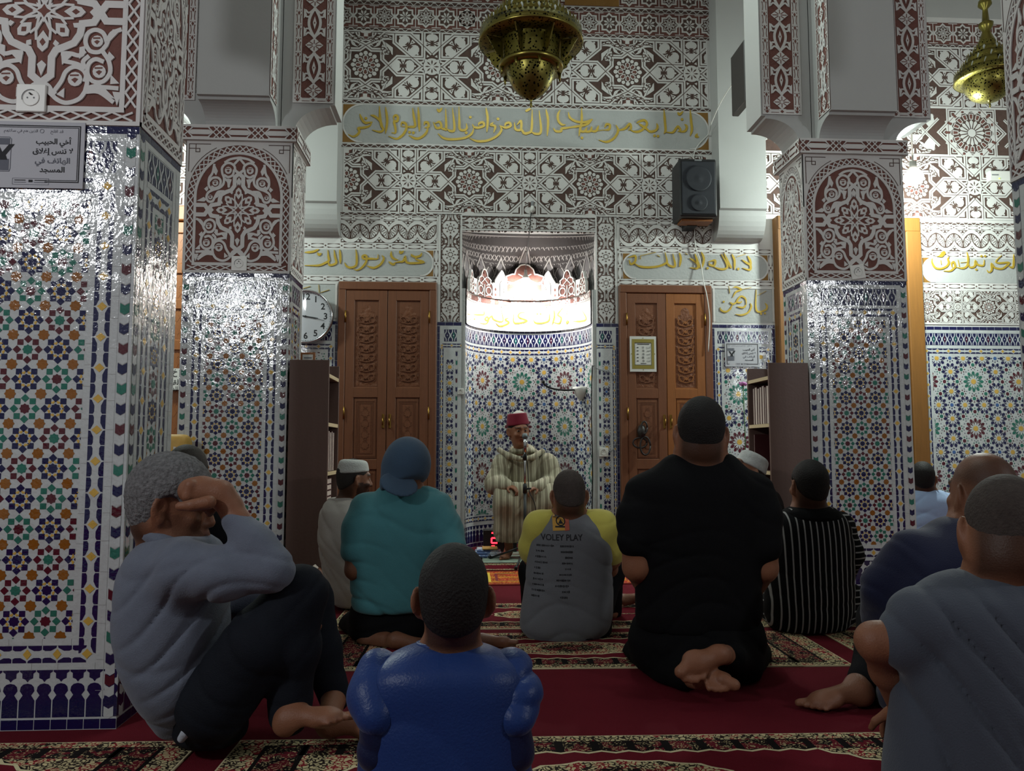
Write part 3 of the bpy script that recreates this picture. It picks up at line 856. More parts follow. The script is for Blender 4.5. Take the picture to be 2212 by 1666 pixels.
for a, b in ((4.64, 8.1), (-6.4, -3.44)):
    def d(p):
        s_zigzag(p, a, 3.335, b, 3.36, .085); s_chain(p, a, 3.307, b-a, .045, .14)
        s_wave_band(p, a+.03, 3.055, b, 3.28, .19)
        s_chain(p, a, 3.02, b-a, .05, .16); s_chain(p, a, 2.685, b-a, .05, .16)
        s_chain(p, a+.025, 2.70, .30, .05, .15, True); s_chain(p, a+.025, 3.05, .24, .05, .12, True)
        s_cartouche(p, a+.06, 2.722, b-.06, 2.982)
        s_geo_panel(p, a+.02, ZD+.03, b, 2.645, a+.42)
    plaster_bay('side_bay_bands', a, b, ZD, 3.36, d)

# ------------------------------------------------------------------ tiled dado
def dado_panel(p, x0, x1, field='wall', edge=(1, 1), phase=(0, 0)):
    z = ZD
    p.rect(x0, 0, x1, z, WH, 0)
    z_bricks(p, x0, z-.035, x1-x0, .033, .08)
    e0 = x0
    for k, x in ((0, x0), (1, x1)):
        if edge[k]:
            z_bricks(p, x+(.035 if k == 0 else 0), 0, z-.04, .033, .09, vert=True)
    a = x0+(.045 if edge[0] else .01); b = x1-(.045 if edge[1] else .01)
    z_whiterow(p, a, z-.06, b, z-.038)
    z_wave(p, a+.02, z-.195, b-a-.04, .125)
    zt = z-.255; w = .052
    z_chain(p, a+w/2, zt, b-a-w, w, .115)
    z_chain(p, a+w/2, .26, zt-.26, w, .115, True); z_chain(p, b-w/2, .26, zt-.26, w, .115, True)
    z_chain(p, a+w/2, .26, b-a-w, w, .115)
    f = (a+w+.028, .26+w/2+.025, b-w-.028, zt-w/2-.03)
    q = Pat(); P = .482
    xc = (f[0]+f[2])/2 if phase is None else phase[0]; zc = (1.69 if phase is None else phase[1])
    z_rosette_field(q, xc, zc, int((f[0]-xc)/P)-2, int((f[2]-xc)/P)+2, -5, 3, P)
    p.blit(q, f)
    z_arches(p, a, .05, b-a, .165, .062)
    z_bricks(p, x0, .005, x1-x0, .035, .07)
def wall_tiles(name, x0, x1, **k):
    p = Pat(); dado_panel(p, x0, x1, **k)
    return lay(name, p, lambda u, v, h: (u, YW-.006-h, v), TILES, wall, clip=(x0, 0, x1, ZD))
wall_tiles('tile_dado', 2.452, 3.11, phase=(2.72, 1.55)); wall_tiles('tile_dado', -1.91, -1.285, phase=(-1.52, 1.55))
wall_tiles('tile_dado', 4.63, 8.1, phase=(5.185, 1.69), edge=(1, 0)); wall_tiles('tile_dado', -6.4, -3.43, phase=(-4.0, 1.69))
# slim tiled strips either side of the niche
for x0, x1, fl in ((-.315, XN0, 1), (XN1, 1.505, -1)):
    p = Pat(); L = x1-x0
    p.rect(0, 0, L, ZD, WH, 0); z_bricks(p, 0, ZD-.035, L, .033, .08)
    z_bricks(p, .026, 0, ZD-.04, .024, .07, vert=True)
    z_chain(p, .047, 0, 2.0, .034, .085, True)
    z_wave(p, .07, ZD-.195, .125, .12)
    z_chain(p, .05, ZD-.235, L-.05, .036, .085)
    q = Pat()
    for i in range(12):
        z_rosette(q, .128, i*.16+.05, .075, 10, YE, NV)
        z_small(q, .128, i*.16+.13, .03, BL, NV) if i % 3 == 0 else None
    p.blit(q, (.09, .05, .165, 1.98))
    z_chevrons(p, .185, .02, .018, 1.95, .09)
    fm = (lambda u, v, h, x0=x0: (x0+u, YW-.006-h, v)) if fl == 1 else (lambda u, v, h, x1=x1: (x1-u, YW-.006-h, v))
    lay('tile_strip', p, fm, TILES, wall, clip=(0, 0, L, ZD))
# carved surround of the niche
p = Pat()
for x0, x1 in ((-.305, XN0), (XN1, 1.492)):
    xm = (x0+x1)/2
    s_floral_strip(p, xm, ZD+.01, 3.36-ZD-.02, (x1-x0)-.03, True)
    for x in (x0+.006, x1-.006): p.stroke([(x, ZD), (x, 3.35)], .016, SW, .008)
s_floral_strip(p, -.07, 3.275, 1.34, .13)
for z in (3.205, 3.352): p.stroke([(-.08, z), (1.29, z)], .016, SW, .008)
lay('niche_surround', p, WM, STUC, wall)

# ------------------------------------------------------------------ prayer niche
niche = empty('prayer_niche', (0.603, YW+.3, 0), 'curved prayer niche with lit crest, gold lettering and zellige tiles', 'prayer niche', kind='structure')
NX, NA, NB = .603, .640, .60
def NM(off=0.0, a=NA, b=NB):
    "u is arc length from the left edge"
    def f(u, v, h):
        th = PI-u/(a)  # 0..pi*a
        c, s = math.cos(th), max(0, math.sin(th))
        r = 1-(h+off)/a
        return (NX+a*r*c, YW+.035+b*r*s, v)
    return f
LN = PI*NA
def fine(p, step=.05):
    "cut wide pieces so that they follow the curve"
    out = Pat()
    for P, m, h in p.items:
        u0, u1 = P[:, 0].min(), P[:, 0].max()
        if u1-u0 <= step*1.2: out.items.append((P, m, h)); continue
        k = math.floor(u0/step)
        while k*step < u1:
            Q = clip_poly(P, (k*step, -9, (k+1)*step, 99))
            if Q is not None: out.items.append((Q, m, h))
            k += 1
    return out
zn = lambda py: float(at(1134, py, 8.30)[2])
zf = zn(770)
p = Pat()
p.rect(0, 0, LN, zn(716), WH, 0)
z_bricks(p, 0, zn(720), LN, .028, .06)
z_wave(p, .03, zn(750), LN-.06, zn(723)-zn(750), .065)
z_chain(p, .02, (zn(755)+zn(767))/2, LN-.04, zn(755)-zn(767), .105)
q = Pat(); z_rosette_field(q, LN/2-.03, zn(825), -3, 3, -5, 2, .482)
p.blit(q, (.05, .32, LN-.05, zf))
z_chain(p, .02, .28, LN-.04, .05, .105); z_arches(p, .02, .05, LN-.04, .165, .062); z_bricks(p, 0, .005, LN, .035, .07)
lay('niche_tiles', fine(p), NM(), TILES, niche, clip=(0, 0, LN, 3))
# plaster band, lettering band and crest
zb0, zb1, zm = zn(716), zn(663), zn(649)
p = Pat()
p.rect(0, zb0, LN, zb1, SW, .001); p.rect(0, zb1, LN, zm, SB, .001)
p.stroke([(0, zb1), (LN, zb1)], .014, SW, .006); p.stroke([(0, zm), (LN, zm)], .014, SW, .006)
s_chain(p, 0, (zb1+zm)/2, LN, (zm-zb1)*.8, .10, gm=SB)
lay('plaster_band', fine(p), NM(.012), STUC, niche)
def merlon(p, u, w, h, z0, solid=False):
    P = [(-.5, 0), (-.5, .42), (-.46, .5), (-.36, .56), (-.38, .64), (-.25, .72), (-.2, .72), (-.17, .86), (-.08, .98), (0, 1.0)]
    P = P+[(-a, b) for a, b in P[-2::-1]]
    p.poly([(u+a*w, z0+b*h) for a, b in P], SB if not solid else SW, .02)
    p.stroke([(u+a*w*.94, z0+b*h*.985) for a, b in P], .013, SW, .026)
    p.stroke([(u, z0), (u, z0+h*.45)], .012, SW, .026)
    for sg in (1, -1):
        p.ring(u+sg*w*.24, z0+h*.24, w*.15, .012, SW, .026, 14)
        p.stroke(smooth_pts([(u+sg*w*.45, z0+.01), (u+sg*w*.3, z0+h*.1), (u+sg*w*.08, z0+h*.05)], 4), .012, SW, .026)
        p.stroke([(u+sg*w*.1, z0+h*.42), (u+sg*w*.34, z0+h*.5)], .010, SW, .026)
        p.stroke([(u+sg*w*.28, z0+h*.42), (u-sg*w*.12, z0+h*.72)], .010, SW, .026)
    p.ngon(u, z0+h*.86, w*.06, 8, SB, .028)
p = Pat()
for u, w, h in ((LN/2, .62, .40), (LN/2-.52, .27, .30), (LN/2+.52, .27, .30), (LN/2-.80, .17, .24), (LN/2+.80, .17, .24)):
    merlon(p, u, w, h, zm)
for sg in (1, -1):
    p.poly([(LN/2+sg*.27+a, zm+b) for a, b in ((-.09, 0), (.09, 0), (.09, .18), (.05, .24), (.02, .30), (0, .32), (-.02, .30), (-.05, .26), (-.09, .2))], SW, .02)
    for uu in (.355, .69): 
        p.rect(LN/2+sg*uu-.035, zm, LN/2+sg*uu+.035, zm+.17, SW, .02)
        for z in (.04, .1): p.poly([(LN/2+sg*uu-.014, zm+z), (LN/2+sg*uu, zm+z-.02), (LN/2+sg*uu+.014, zm+z), (LN/2+sg*uu, zm+z+.02)], SB, .022)
s_rosette12(p, LN/2-.17, zm+.1, .09, SW, SB); s_rosette12(p, LN/2+.17, zm+.1, .09, SW, SB)
lay('crest', fine(p), NM(.012), STUC, niche, depth=.03)
# ledge and hood
bm = BM(); prof = []
for k in range(33):
    th = PI*k/32; c, s = math.cos(th), math.sin(th)
    prof.append([bm.verts.new((NX+r*c*NA/NA, YW+.035+r*s*NB/NA, zm)) for r in (NA-.015, NA+.05)])
for a, b in zip(prof, prof[1:]): bm.faces.new((a[0], a[1], b[1], b[0]))
obj('crest_ledge', bm, S_WHITE, niche)
HA = .685; LH = PI*HA
p = Pat(); z0, z1 = zm-.01, 3.19
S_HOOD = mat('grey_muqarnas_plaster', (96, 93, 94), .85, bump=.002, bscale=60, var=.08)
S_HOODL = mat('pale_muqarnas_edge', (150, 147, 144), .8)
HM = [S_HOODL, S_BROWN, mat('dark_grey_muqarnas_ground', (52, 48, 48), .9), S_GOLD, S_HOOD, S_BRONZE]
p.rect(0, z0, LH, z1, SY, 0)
# upper lattice ground with dark honeycomb, then rows of pointed arches
q = Pat(); q.rect(0, z1-.30, LH, z1, SD, .001)
for j in range(5):
    for i in range(44):
        x, z = i*.05+(.025 if j % 2 else 0), z1-.03-j*.06
        q.stroke([(x-.02, z-.02), (x+.02, z+.02)], .008, SW, .003); q.stroke([(x-.02, z+.02), (x+.02, z-.02)], .008, SW, .003)
        q.rect(x-.006, z-.024, x+.006, z+.024, SY, .0025) if (i+j) % 3 == 0 else None
p.blit(q)
def ogee(u, w, zt, zb, ww=.014):
    P = [(-.5, zb), (-.5, zb+(zt-zb)*.25), (-.40, zb+(zt-zb)*.42), (-.36, zb+(zt-zb)*.56), (-.24, zb+(zt-zb)*.66), (-.2, zb+(zt-zb)*.80), (-.08, zb+(zt-zb)*.92), (0, zt)]
    P = [(u+a*w, b) for a, b in P]+[(u-a*w, b) for a, b in P[-2::-1]]
    p.poly(P, SY, .004); p.stroke(P, ww*2.2, SD, .005); p.stroke(P, ww, SW, .0065)
n = 8; wd = LH/n
for i in range(n+1):
    ogee(i*wd, wd, z1-.05 if i == n//2 else z1-.15, z0, .014)
for i in range(n): ogee((i+.5)*wd, wd*.9, z1-.20, z0, .012)
for i in range(n*2+1): ogee(i*wd/2, wd*.44, z1-.34-(.03 if i % 2 else 0), z0, .010)
for i in range(n*4):
    x = (i+.5)*wd/4
    for k in range(3):
        p.stroke([(x+(k-1)*.012, z0), (x+(k-1)*.012, z1-.47), (x+(k-1)*.03, z1-.42)], .005, SD if k == 1 else SW, .005)
    p.poly([(x-.015, z1-.5), (x, z1-.53), (x+.015, z1-.5), (x, z1-.46)], SD, .006)
p.stroke([(0, z1-.012), (LH, z1-.012)], .02, SW, .006)
def HMAP(u, v, h):
    th = PI-u/HA; c, s = math.cos(th), max(0, math.sin(th)); k = min(1, max(0, ((v-z0)/(z1-z0)-.66)/.34))
    return (NX+(HA-h)*c, YW+.03+(.07+.57*(1-k)**.8)*s*(1-h/HA), v)
q = Pat()
for P, m, h in fine(p).items:
    v0, v1 = P[:, 1].min(), P[:, 1].max(); k = math.floor(v0/.06)
    while k*.06 < v1:
        Q = clip_poly(P, (-9, k*.06, 9, (k+1)*.06))
        if Q is not None: q.items.append((Q, m, h))
        k += 1
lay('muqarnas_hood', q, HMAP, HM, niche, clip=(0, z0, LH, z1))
bm = BM()
box(bm, (XN0, YW, ZN-.006), (XN1, YW+.75, ZN+.02)); 
box(bm, (XN0-.005, YW+.001, 0), (NX-HA+.045, YW+.05, zm)); box(bm, (NX+HA-.045, YW+.001, 0), (XN1+.005, YW+.05, zm))
box(bm, (XN0-.005, YW+.001, zm), (NX-HA+.004, YW+.05, ZN)); box(bm, (NX+HA-.004, YW+.001, zm), (XN1+.005, YW+.05, ZN))
obj('soffit', bm, S_GREY, niche)

# ------------------------------------------------------------------ wall brackets carrying the arcade
for x0, x1 in ((-1.80, -1.29), (2.50, 2.98)):
    br = empty('bracket', ((x0+x1)/2, YW, 3.1), None, None, kind='structure')
    tag(br, 'white plaster bracket with a hollow foot on the prayer wall, %s of the middle bay' % ('left' if x0 < 0 else 'right'), 'bracket')
    bm = BM(); yf = YW-.23
    prof = [(yf, 6.0), (yf, 3.40), (yf+.03, 3.385)]+[(yf+.03+.17*(1-math.cos(PI/2*k/8)), 3.385-.27*math.sin(PI/2*k/8)) for k in range(1, 9)]+[(YW+.02, 3.115), (YW+.02, 6.0)]
    A = [bm.verts.new((x0, y, z)) for y, z in prof]; B = [bm.verts.new((x1, y, z)) for y, z in prof]
    bm.faces.new(A[::-1]); bm.faces.new(B)
    for i in range(len(prof)): j = (i+1) % len(prof); bm.faces.new((A[i], A[j], B[j], B[i]))
    bmesh.ops.recalc_face_normals(bm, faces=bm.faces)
    obj('bracket_body', bm, PLASTER, br)

# ------------------------------------------------------------------ pillars
def pillar(name, x0, x1, yf, dep, label, top=6.0, brackets=True, socket_at=None):
    c = empty(name, ((x0+x1)/2, yf+dep/2, 0), label, 'pillar', kind='structure')
    W_ = x1-x0; zc0, zc1 = 3.165, 3.275
    bm = BM(); box(bm, (x0+.004, yf+.004, 0), (x1-.004, yf+dep-.004, 3.2)); obj('pillar_core', bm, CORE, c)
    faces = [('front', (x0, yf), (1, 0), (0, -1), W_), ('side', (x1, yf), (0, 1), (1, 0), dep), ('side', (x0, yf+dep), (0, -1), (-1, 0), dep), ('back', (x1, yf+dep), (-1, 0), (0, 1), W_)]
    for nm, o, u, n, L in faces:
        p = Pat(); z = 2.225
        p.rect(0, 0, L, z, WH, 0)
        ew = .034; z_chevrons(p, .012, .045, ew, z-.05, .074)
        if nm == 'front': z_chevrons(p, L-.012-ew, .045, ew, z-.05, .074)
        else: z_whiterow(p, L-.045, .05, L-.01, z-.05)
        a, b = .052, L-.052
        z_bricks(p, 0, z-.03, L, .028, .115)
        z_whiterow(p, a, z-.055, b, z-.033)
        z_whiterow(p, a, .05, a+.026, z-.05, .1); z_whiterow(p, b-.026, .05, b, z-.05, .1)
        z_wave(p, a+.03, z-.185, b-a-.06, .125, .062)
        w = .060; zt = z-.235; zb = .265
        z_whiterow(p, a+.03, zt+w/2, b-.03, zt+w/2+.022)
        z_chain(p, a+.03+w/2, zt, b-a-.06-w, w, .112); z_chain(p, a+.03+w/2, zb, b-a-.06-w, w, .112)
        z_chain(p, a+.03+w/2, zb, zt-zb, w, .112, True); z_chain(p, b-.03-w/2, zb, zt-zb, w, .112, True)
        z_whiterow(p, a+.03, zb-w/2-.026, b-.03, zb-w/2-.002)
        f = (a+.03+w+.026, zb+w/2+.026, b-.03-w-.026, zt-w/2-.024)
        for r in ((f[0]-.026, f[1]-.024, f[0]-.002, f[3]+.02), (f[2]+.002, f[1]-.024, f[2]+.026, f[3]+.02), (f[0], f[1]-.025, f[2], f[1]-.002)): z_whiterow(p, *r, per=.09)
        q = Pat(); pt = .1095; nx = int((f[2]-f[0])/pt)+2
        z_star_field(q, (f[0]+f[2])/2-((nx)//2)*pt, f[1]+.06, nx+1, 18, pt)
        p.blit(q, f)
        z_arches(p, a, .045, b-a, .165, .0605); z_bricks(p, 0, .003, L, .034, .058)
        m = face_map((o[0], o[1], 0), u[0], u[1], n[0], n[1])
        lay('tile_facing', p, m, TILES, c, clip=(0, 0, L, z))
        q = s_column_panel(L, zc0-2.225)
        lay('carved_panel', q, face_map((o[0], o[1], 2.225), u[0], u[1], n[0], n[1]), STUC, c, clip=(0, 0, L, zc0-2.225), depth=.006)
    g = .032
    bm = BM(); box(bm, (x0-g+.002, yf-g+.002, zc0), (x1+g-.002, yf+dep+g-.002, zc1), .0); obj('capital', bm, S_WHITE, c)
    for nm, o, u, n, L in (('front', (x0-g, yf-g), (1, 0), (0, -1), W_+2*g), ('side', (x1+g, yf-g), (0, 1), (1, 0), dep+2*g), ('side', (x0-g, yf+dep+g), (0, -1), (-1, 0), dep+2*g)):
        p = Pat(); s_cornice(p, L, zc1-zc0); lay('capital_band', p, face_map((o[0], o[1], zc0), u[0], u[1], n[0], n[1]), STUC, c, clip=(0, 0, L, zc1-zc0))
    if not brackets: return c
    xc, yc = (x0+x1)/2, yf+dep/2
    bm = BM()
    box(bm, (x0+.10, yf+.06, zc1), (x1-.10, yf+dep-.06, top))
    obj('pier', bm, PLASTER, c)
    def arm(ax, sg, half, e0, e1, zb, nm):
        "bracket running out from the pier along ax, hollow (quarter-round) foot"
        bm = BM(); k = 10
        prof = [(e0-.03, zc1+.0), (e0, zc1+.0)]+[(e1-.035-(e1-.035-e0)*(math.cos(PI/2*i/k)), zc1+(zb-.02-zc1)*math.sin(PI/2*i/k)) for i in range(1, k+1)]+[(e1-.035, zb), (e1, zb), (e1, top), (e0-.1, top), (e0-.1, zc1)]
        rings = []
        for t in (-half, half):
            rings.append([bm.verts.new((xc+t, yc+sg*y, z) if ax == 'y' else (xc+sg*y, yc+t, z)) for y, z in prof])
        bm.faces.new(rings[0]); bm.faces.new(rings[1][::-1])
        for i in range(len(prof)): j = (i+1) % len(prof); bm.faces.new((rings[0][i], rings[0][j], rings[1][j], rings[1][i]))
        bmesh.ops.recalc_face_normals(bm, faces=bm.faces)
        obj(nm, bm, PLASTER, c)
    arm('y', -1, .245, dep/2, dep/2+.20, 3.42, 'bracket_front'); arm('y', 1, .245, dep/2, dep/2+.22, 3.42, 'bracket_rear')
    th = .15
    for sg in (1, -1):
        e1 = W_/2+.28
        arm('x', sg, th, W_/2-.005, e1, 3.48, 'bracket_side')
        L = e1-.325-.03; 
        p = s_arm_panel(L, top-3.50)
        o = xc+.325+.02 if sg == 1 else xc-e1+.01
        lay('bracket_panel', p, lambda u, v, h, o=o: (o+u, yc-th-.002-h, 3.49+v), STUC, c, clip=(0, 0, L, 1.6))
    # carved side faces of the front bracket
    for sx in (-1, 1):
        p = s_arm_panel(.19, top-3.44)
        lay('bracket_panel', p, lambda u, v, h, sx=sx: (xc+sx*(.246+h), yf-.20+u, 3.43+v), STUC, c, clip=(0, 0, .19, 1.6))
    return c
pillar('column', -2.00, -1.255, 2.95, .42, 'nearest tiled pillar, cut by the left edge, with the grey phone notice', brackets=True)
pillar('column', -1.99, -1.255, 5.45, .42, 'tiled pillar behind the old man in the grey shirt', brackets=True)
pillar('column', 2.45, 3.20, 5.45, .42, 'tiled pillar behind the man in the striped shirt', brackets=True)
pillar('column', 2.50, 3.25, 2.95, .42, 'nearest tiled pillar on the right, only its side face in view', brackets=True)
# ------------------------------------------------------------------ lettering
AR = {}
for ch, code, n in (('ا', 0xFE8D, 2), ('أ', 0xFE83, 2), ('إ', 0xFE87, 2), ('ب', 0xFE8F, 4), ('ة', 0xFE93, 2), ('ت', 0xFE95, 4), ('ج', 0xFE9D, 4), ('ح', 0xFEA1, 4), ('خ', 0xFEA5, 4), ('د', 0xFEA9, 2), ('ذ', 0xFEAB, 2), ('ر', 0xFEAD, 2),
                    ('س', 0xFEB1, 4), ('ش', 0xFEB5, 4), ('ص', 0xFEB9, 4), ('ظ', 0xFEC5, 4), ('ع', 0xFEC9, 4), ('غ', 0xFECD, 4), ('ف', 0xFED1, 4), ('ق', 0xFED5, 4), ('ك', 0xFED9, 4), ('ل', 0xFEDD, 4), ('م', 0xFEE1, 4), ('ن', 0xFEE5, 4), ('ه', 0xFEE9, 4), ('و', 0xFEED, 2), ('ي', 0xFEF1, 4)):
    AR[ch] = (code, n)
def shape_ar(s):
    "join Arabic letters and set them in visual order"
    out = []; i = 0; prev = False
    while i < len(s):
        c = s[i]
        if c == 'ل' and i+1 < len(s) and s[i+1] == 'ا':
            out.append(chr(0xFEFC if prev else 0xFEFB)); prev = False; i += 2; continue
        if c not in AR: out.append(c); prev = False; i += 1; continue
        code, n = AR[c]
        nxt = n == 4 and i+1 < len(s) and s[i+1] in AR
        f = (3 if nxt else 1) if prev else (2 if nxt else 0)
        out.append(chr(code+f)); prev = nxt; i += 1
    return ''.join(out[::-1])
def text_polys(body, size, align='CENTER', bold=0.0):
    "outline of a line of text as triangles in (u, v)"
    c = bpy.data.curves.new('t', 'FONT'); c.body = body; c.size = size; c.align_x = align; c.align_y = 'CENTER'; c.offset = bold; c.resolution_u = 3
    o = bpy.data.objects.new('t', c); COL.objects.link(o)
    me = bpy.data.meshes.new_from_object(o.evaluated_get(bpy.context.evaluated_depsgraph_get()))
    V = [(v.co.x, v.co.y) for v in me.vertices]; F = [tuple(p.vertices) for p in me.polygons]
    bpy.data.objects.remove(o); bpy.data.curves.remove(c); bpy.data.meshes.remove(me)
    return [[V[i] for i in f] for f in F]
def put_text(p, body, u, v, size, m, h, align='CENTER', bold=0.0, width=None):
    T = text_polys(body, size, align, bold)
    s = 1
    if width and T:
        a = [q[0] for t in T for q in t]; s = width/max(1e-6, max(a)-min(a))
    for t in T: p.poly([(u+x*s, v+y) for x, y in t], m, h)
SCRIPT = {}
def pen(p, strokes, conv, w, m=SG, h=.009, k=5):
    for s in strokes:
        if len(s) == 1:
            c = conv(*s[0]); p.ngon(c[0], c[1], w*.62, 8, m, h); continue
        q = [conv(*a) for a in s]
        q = smooth_pts(q, k) if len(q) > 2 else q
        p.stroke(q, w, m, h, taper=.22)
def dec(s): return [[tuple(map(int, a.split(','))) for a in t.split()] for t in s.strip().split('/')]
def crop_conv(ox, oy, sc, f):
    return lambda x, y: f(ox+x/sc, oy+y/sc)
WC = lambda px, py: tuple(at(px, py, YW)[[0, 2]])
BAND1 = dec('''400,262 370,310 300,332 240,338 252,372 230,410 180,435 120,410/255,170 280,230 320,275 405,265/328,222/485,80 490,180 505,300 530,350 490,380 400,358/380,185 430,200 490,250 530,340/555,90 575,250 555,400/
655,262 650,205 680,188 700,215 690,255 655,262 670,330 670,392 625,390/735,320 745,272 790,285 800,335 775,390 740,430 680,462 590,430/745,318 800,322/800,320 850,322 900,310 885,200 870,100/835,385/880,390/935,90 945,250 950,375/
1005,305 1015,270 1050,275 1055,320 1010,332/1055,300 1030,390 960,450 900,457 825,420/1110,265 1150,335 1205,320 1185,265 1130,282/1190,335 1245,348 1262,330 1255,110/1262,345 1320,372 1358,340 1335,100/1410,85 1415,250 1420,345 1470,362 1502,335 1495,280/1495,390/1155,110 1180,140 1215,100/1185,115 1190,150/
1165,400 1230,452 1330,468 1480,450 1560,400 1585,330/1565,290 1590,325 1640,332 1700,310 1690,270 1645,282 1640,312/1543,210/1725,100 1745,230 1735,385/1530,452 1620,488 1740,482 1850,430 1905,360 1888,310/1880,305 1950,332 2010,312 2000,275 1955,285 1945,325/1865,230/1812,270 1782,300 1832,316 1815,390/
2055,270 2070,350 2130,352 2132,255 2085,300/2130,335 2170,395 2225,402''')
BAND2 = dec('''-10,398 60,392 98,350 105,120/95,380 150,404 208,370 185,130/265,115 290,250 280,430/25,140 52,128 88,108/430,125 405,180 410,250 450,295 495,298/350,335 380,372 440,372 448,342 500,335 660,312/525,150 545,215 620,260 720,268 808,230/808,235 740,292 660,312 500,335/680,100 682,250 665,340 650,430/
665,345 680,375 720,370 745,325/700,378 780,372 800,315/790,374 850,368 880,305/850,370 950,357/940,360 1000,350 1008,300 970,292 948,330/685,450/1080,300 1105,350 1095,400 1050,460 970,497 880,475/1090,365 1180,345 1240,288 1255,335 1225,362/1235,345 1290,377 1360,372 1425,320 1442,280 1410,245 1345,262 1320,278/1345,285 1400,320 1470,372/1420,335 1480,378 1545,362 1565,320 1555,280/
1530,425/1570,430/1640,120 1650,250 1658,360 1640,402/1655,382 1740,387 1780,340 1805,318 1832,360 1800,378/1825,382 1885,370 1905,320 1880,290/1850,235/1798,150 1822,178 1862,140/1945,125 1955,250 1965,350 1945,430/2030,400 2012,432 2048,440''')
DOORL = dec('''1925,195 1905,240 1830,262 1770,240 1762,215/1830,262 1840,300 1950,345 1760,362 1680,340 1660,265 1630,330 1560,342 1500,352/1440,170 1440,240 1480,290 1550,312/1395,335 1470,382 1502,350/1575,160 1590,200 1640,165/1290,235 1322,290 1270,380 1180,432 1120,430 1050,400/1230,220 1222,290 1150,292 1070,290 1000,290 985,250 1030,238 1052,280 1030,360 960,440 890,472 840,450/875,140 890,250 882,390 800,432 730,410 695,350/620,145 630,260 630,370/530,150 545,260 562,360 460,392 440,330/430,150 440,260 447,320 380,362 280,397 60,397/60,190 190,180 290,140/265,190 290,230 330,200''')
DOORR = dec('''180,240 272,218 270,295 212,332 185,270/250,312 330,362 450,377 600,362 700,322 718,280 690,165/715,300 750,352 832,357 800,185/890,170 912,250 895,370/345,215 560,165/345,215 350,262/580,205 622,230/1035,250 1090,280 1152,340 1140,392 1040,382/1110,185 1150,300 1182,390/1200,160 1237,260 1210,390/975,180 1012,200/1300,300 1392,280 1382,352 1322,342 1308,310/1380,372 1470,402 1552,392 1560,330 1480,190/1520,180 1600,350 1627,390/1630,190 1667,280 1665,410/1770,270 1830,310 1892,352 1880,412 1780,387/1850,215 1892,300 1885,400/1700,230 1822,190/1290,390/1720,400''')
NAMER = dec('''1970,690 1975,982 2100,977 2122,920 2095,880/2112,710 2000,767/2040,1030/2095,1025/1890,880 1902,930 1860,1010 1770,1047 1680,1037/1640,665 1690,655 1762,690 1690,722 1640,800/1762,690 1902,660/1832,905 1822,820 1762,783 1720,820 1702,862 1752,872 1772,850/1600,868 1650,892 1702,862/1832,900 1790,942 1700,930/1640,900 1600,970 1540,1002 1480,980 1465,940/1515,860/1585,640 1602,742''')
NAMEL = dec('''380,440 490,410/615,385 625,512/645,502 775,460/420,600 380,640 330,660''')
BAYR = dec('''330,390 330,480 400,592 520,612 640,562 692,480 672,400 702,350/440,350 510,322 560,258 602,270 540,342 480,352/520,430 530,522/762,580 752,500 800,468 832,560 800,602 720,662 580,662/850,582 1000,602 1090,542 1112,400 1085,250/950,482 1080,470/890,420 922,560/1120,500 1150,582 1250,560 1270,450 1310,522 1440,542 1462,420/1400,340/1480,340/1290,630/1520,640 1560,692 1622,640 1620,510 1690,592 1850,612 1972,522 1980,480 1760,490 1720,440 1840,320/1990,562 2090,572 2100,300''')
NICHE = dec('''1100,1090 1092,1180 1020,1212 930,1212 900,1170/950,1105/990,1105/1150,1050 1160,1130 1130,1240/1262,1030 1200,1110 1242,1150 1220,1217 1140,1202/800,1088 740,1092 720,1140 822,1187 700,1217 660,1190 665,1060/600,1150 560,1172 602,1212 500,1252 440,1215/540,1050 542,1150/510,1050 527,1192 420,1172 390,1130 340,1182 310,1165 340,1140 352,1182 320,1222 250,1215/295,1070 290,1112 170,1110/90,1192 150,1160/90,1100 130,1110/1320,1060 1310,1112/1310,1180 1330,1200 1312,1215 1305,1190/1390,1192 1480,1192 1552,1160 1500,1060/1590,1040 1595,1150/180,1165/220,1040 240,1020''')
p = Pat()
sc = 5.395; w = .024
pen(p, BAND1, crop_conv(730, 215, sc, WC), w); pen(p, BAND2, crop_conv(1130, 215, sc, WC), w)
pen(p, DOORL, crop_conv(650, 520, 7.373, WC), .022); pen(p, DOORR, crop_conv(1330, 520, 6.506, WC), .022); pen(p, NAMER, crop_conv(1330, 520, 6.506, WC), .018)
pen(p, NAMEL, crop_conv(600, 560, 6.94, WC), .018); pen(p, BAYR, crop_conv(1980, 520, 10.05, WC), .020)
o = lay('gold_lettering', p, WM, STUC, wall, depth=.007)
def NC(px, py):
    Y = 8.2
    for _ in range(6):
        q = at(px, py, Y); c = max(-.995, min(.995, (q[0]-NX)/NA)); th = math.acos(c); Y = YW+.035+NB*math.sin(th)
    return ((PI-th)*NA, q[2])
p = Pat(); pen(p, NICHE, crop_conv(990, 480, 5.555, NC), .017, h=.016)
lay('gold_lettering', p, NM(), STUC, niche, depth=.006)

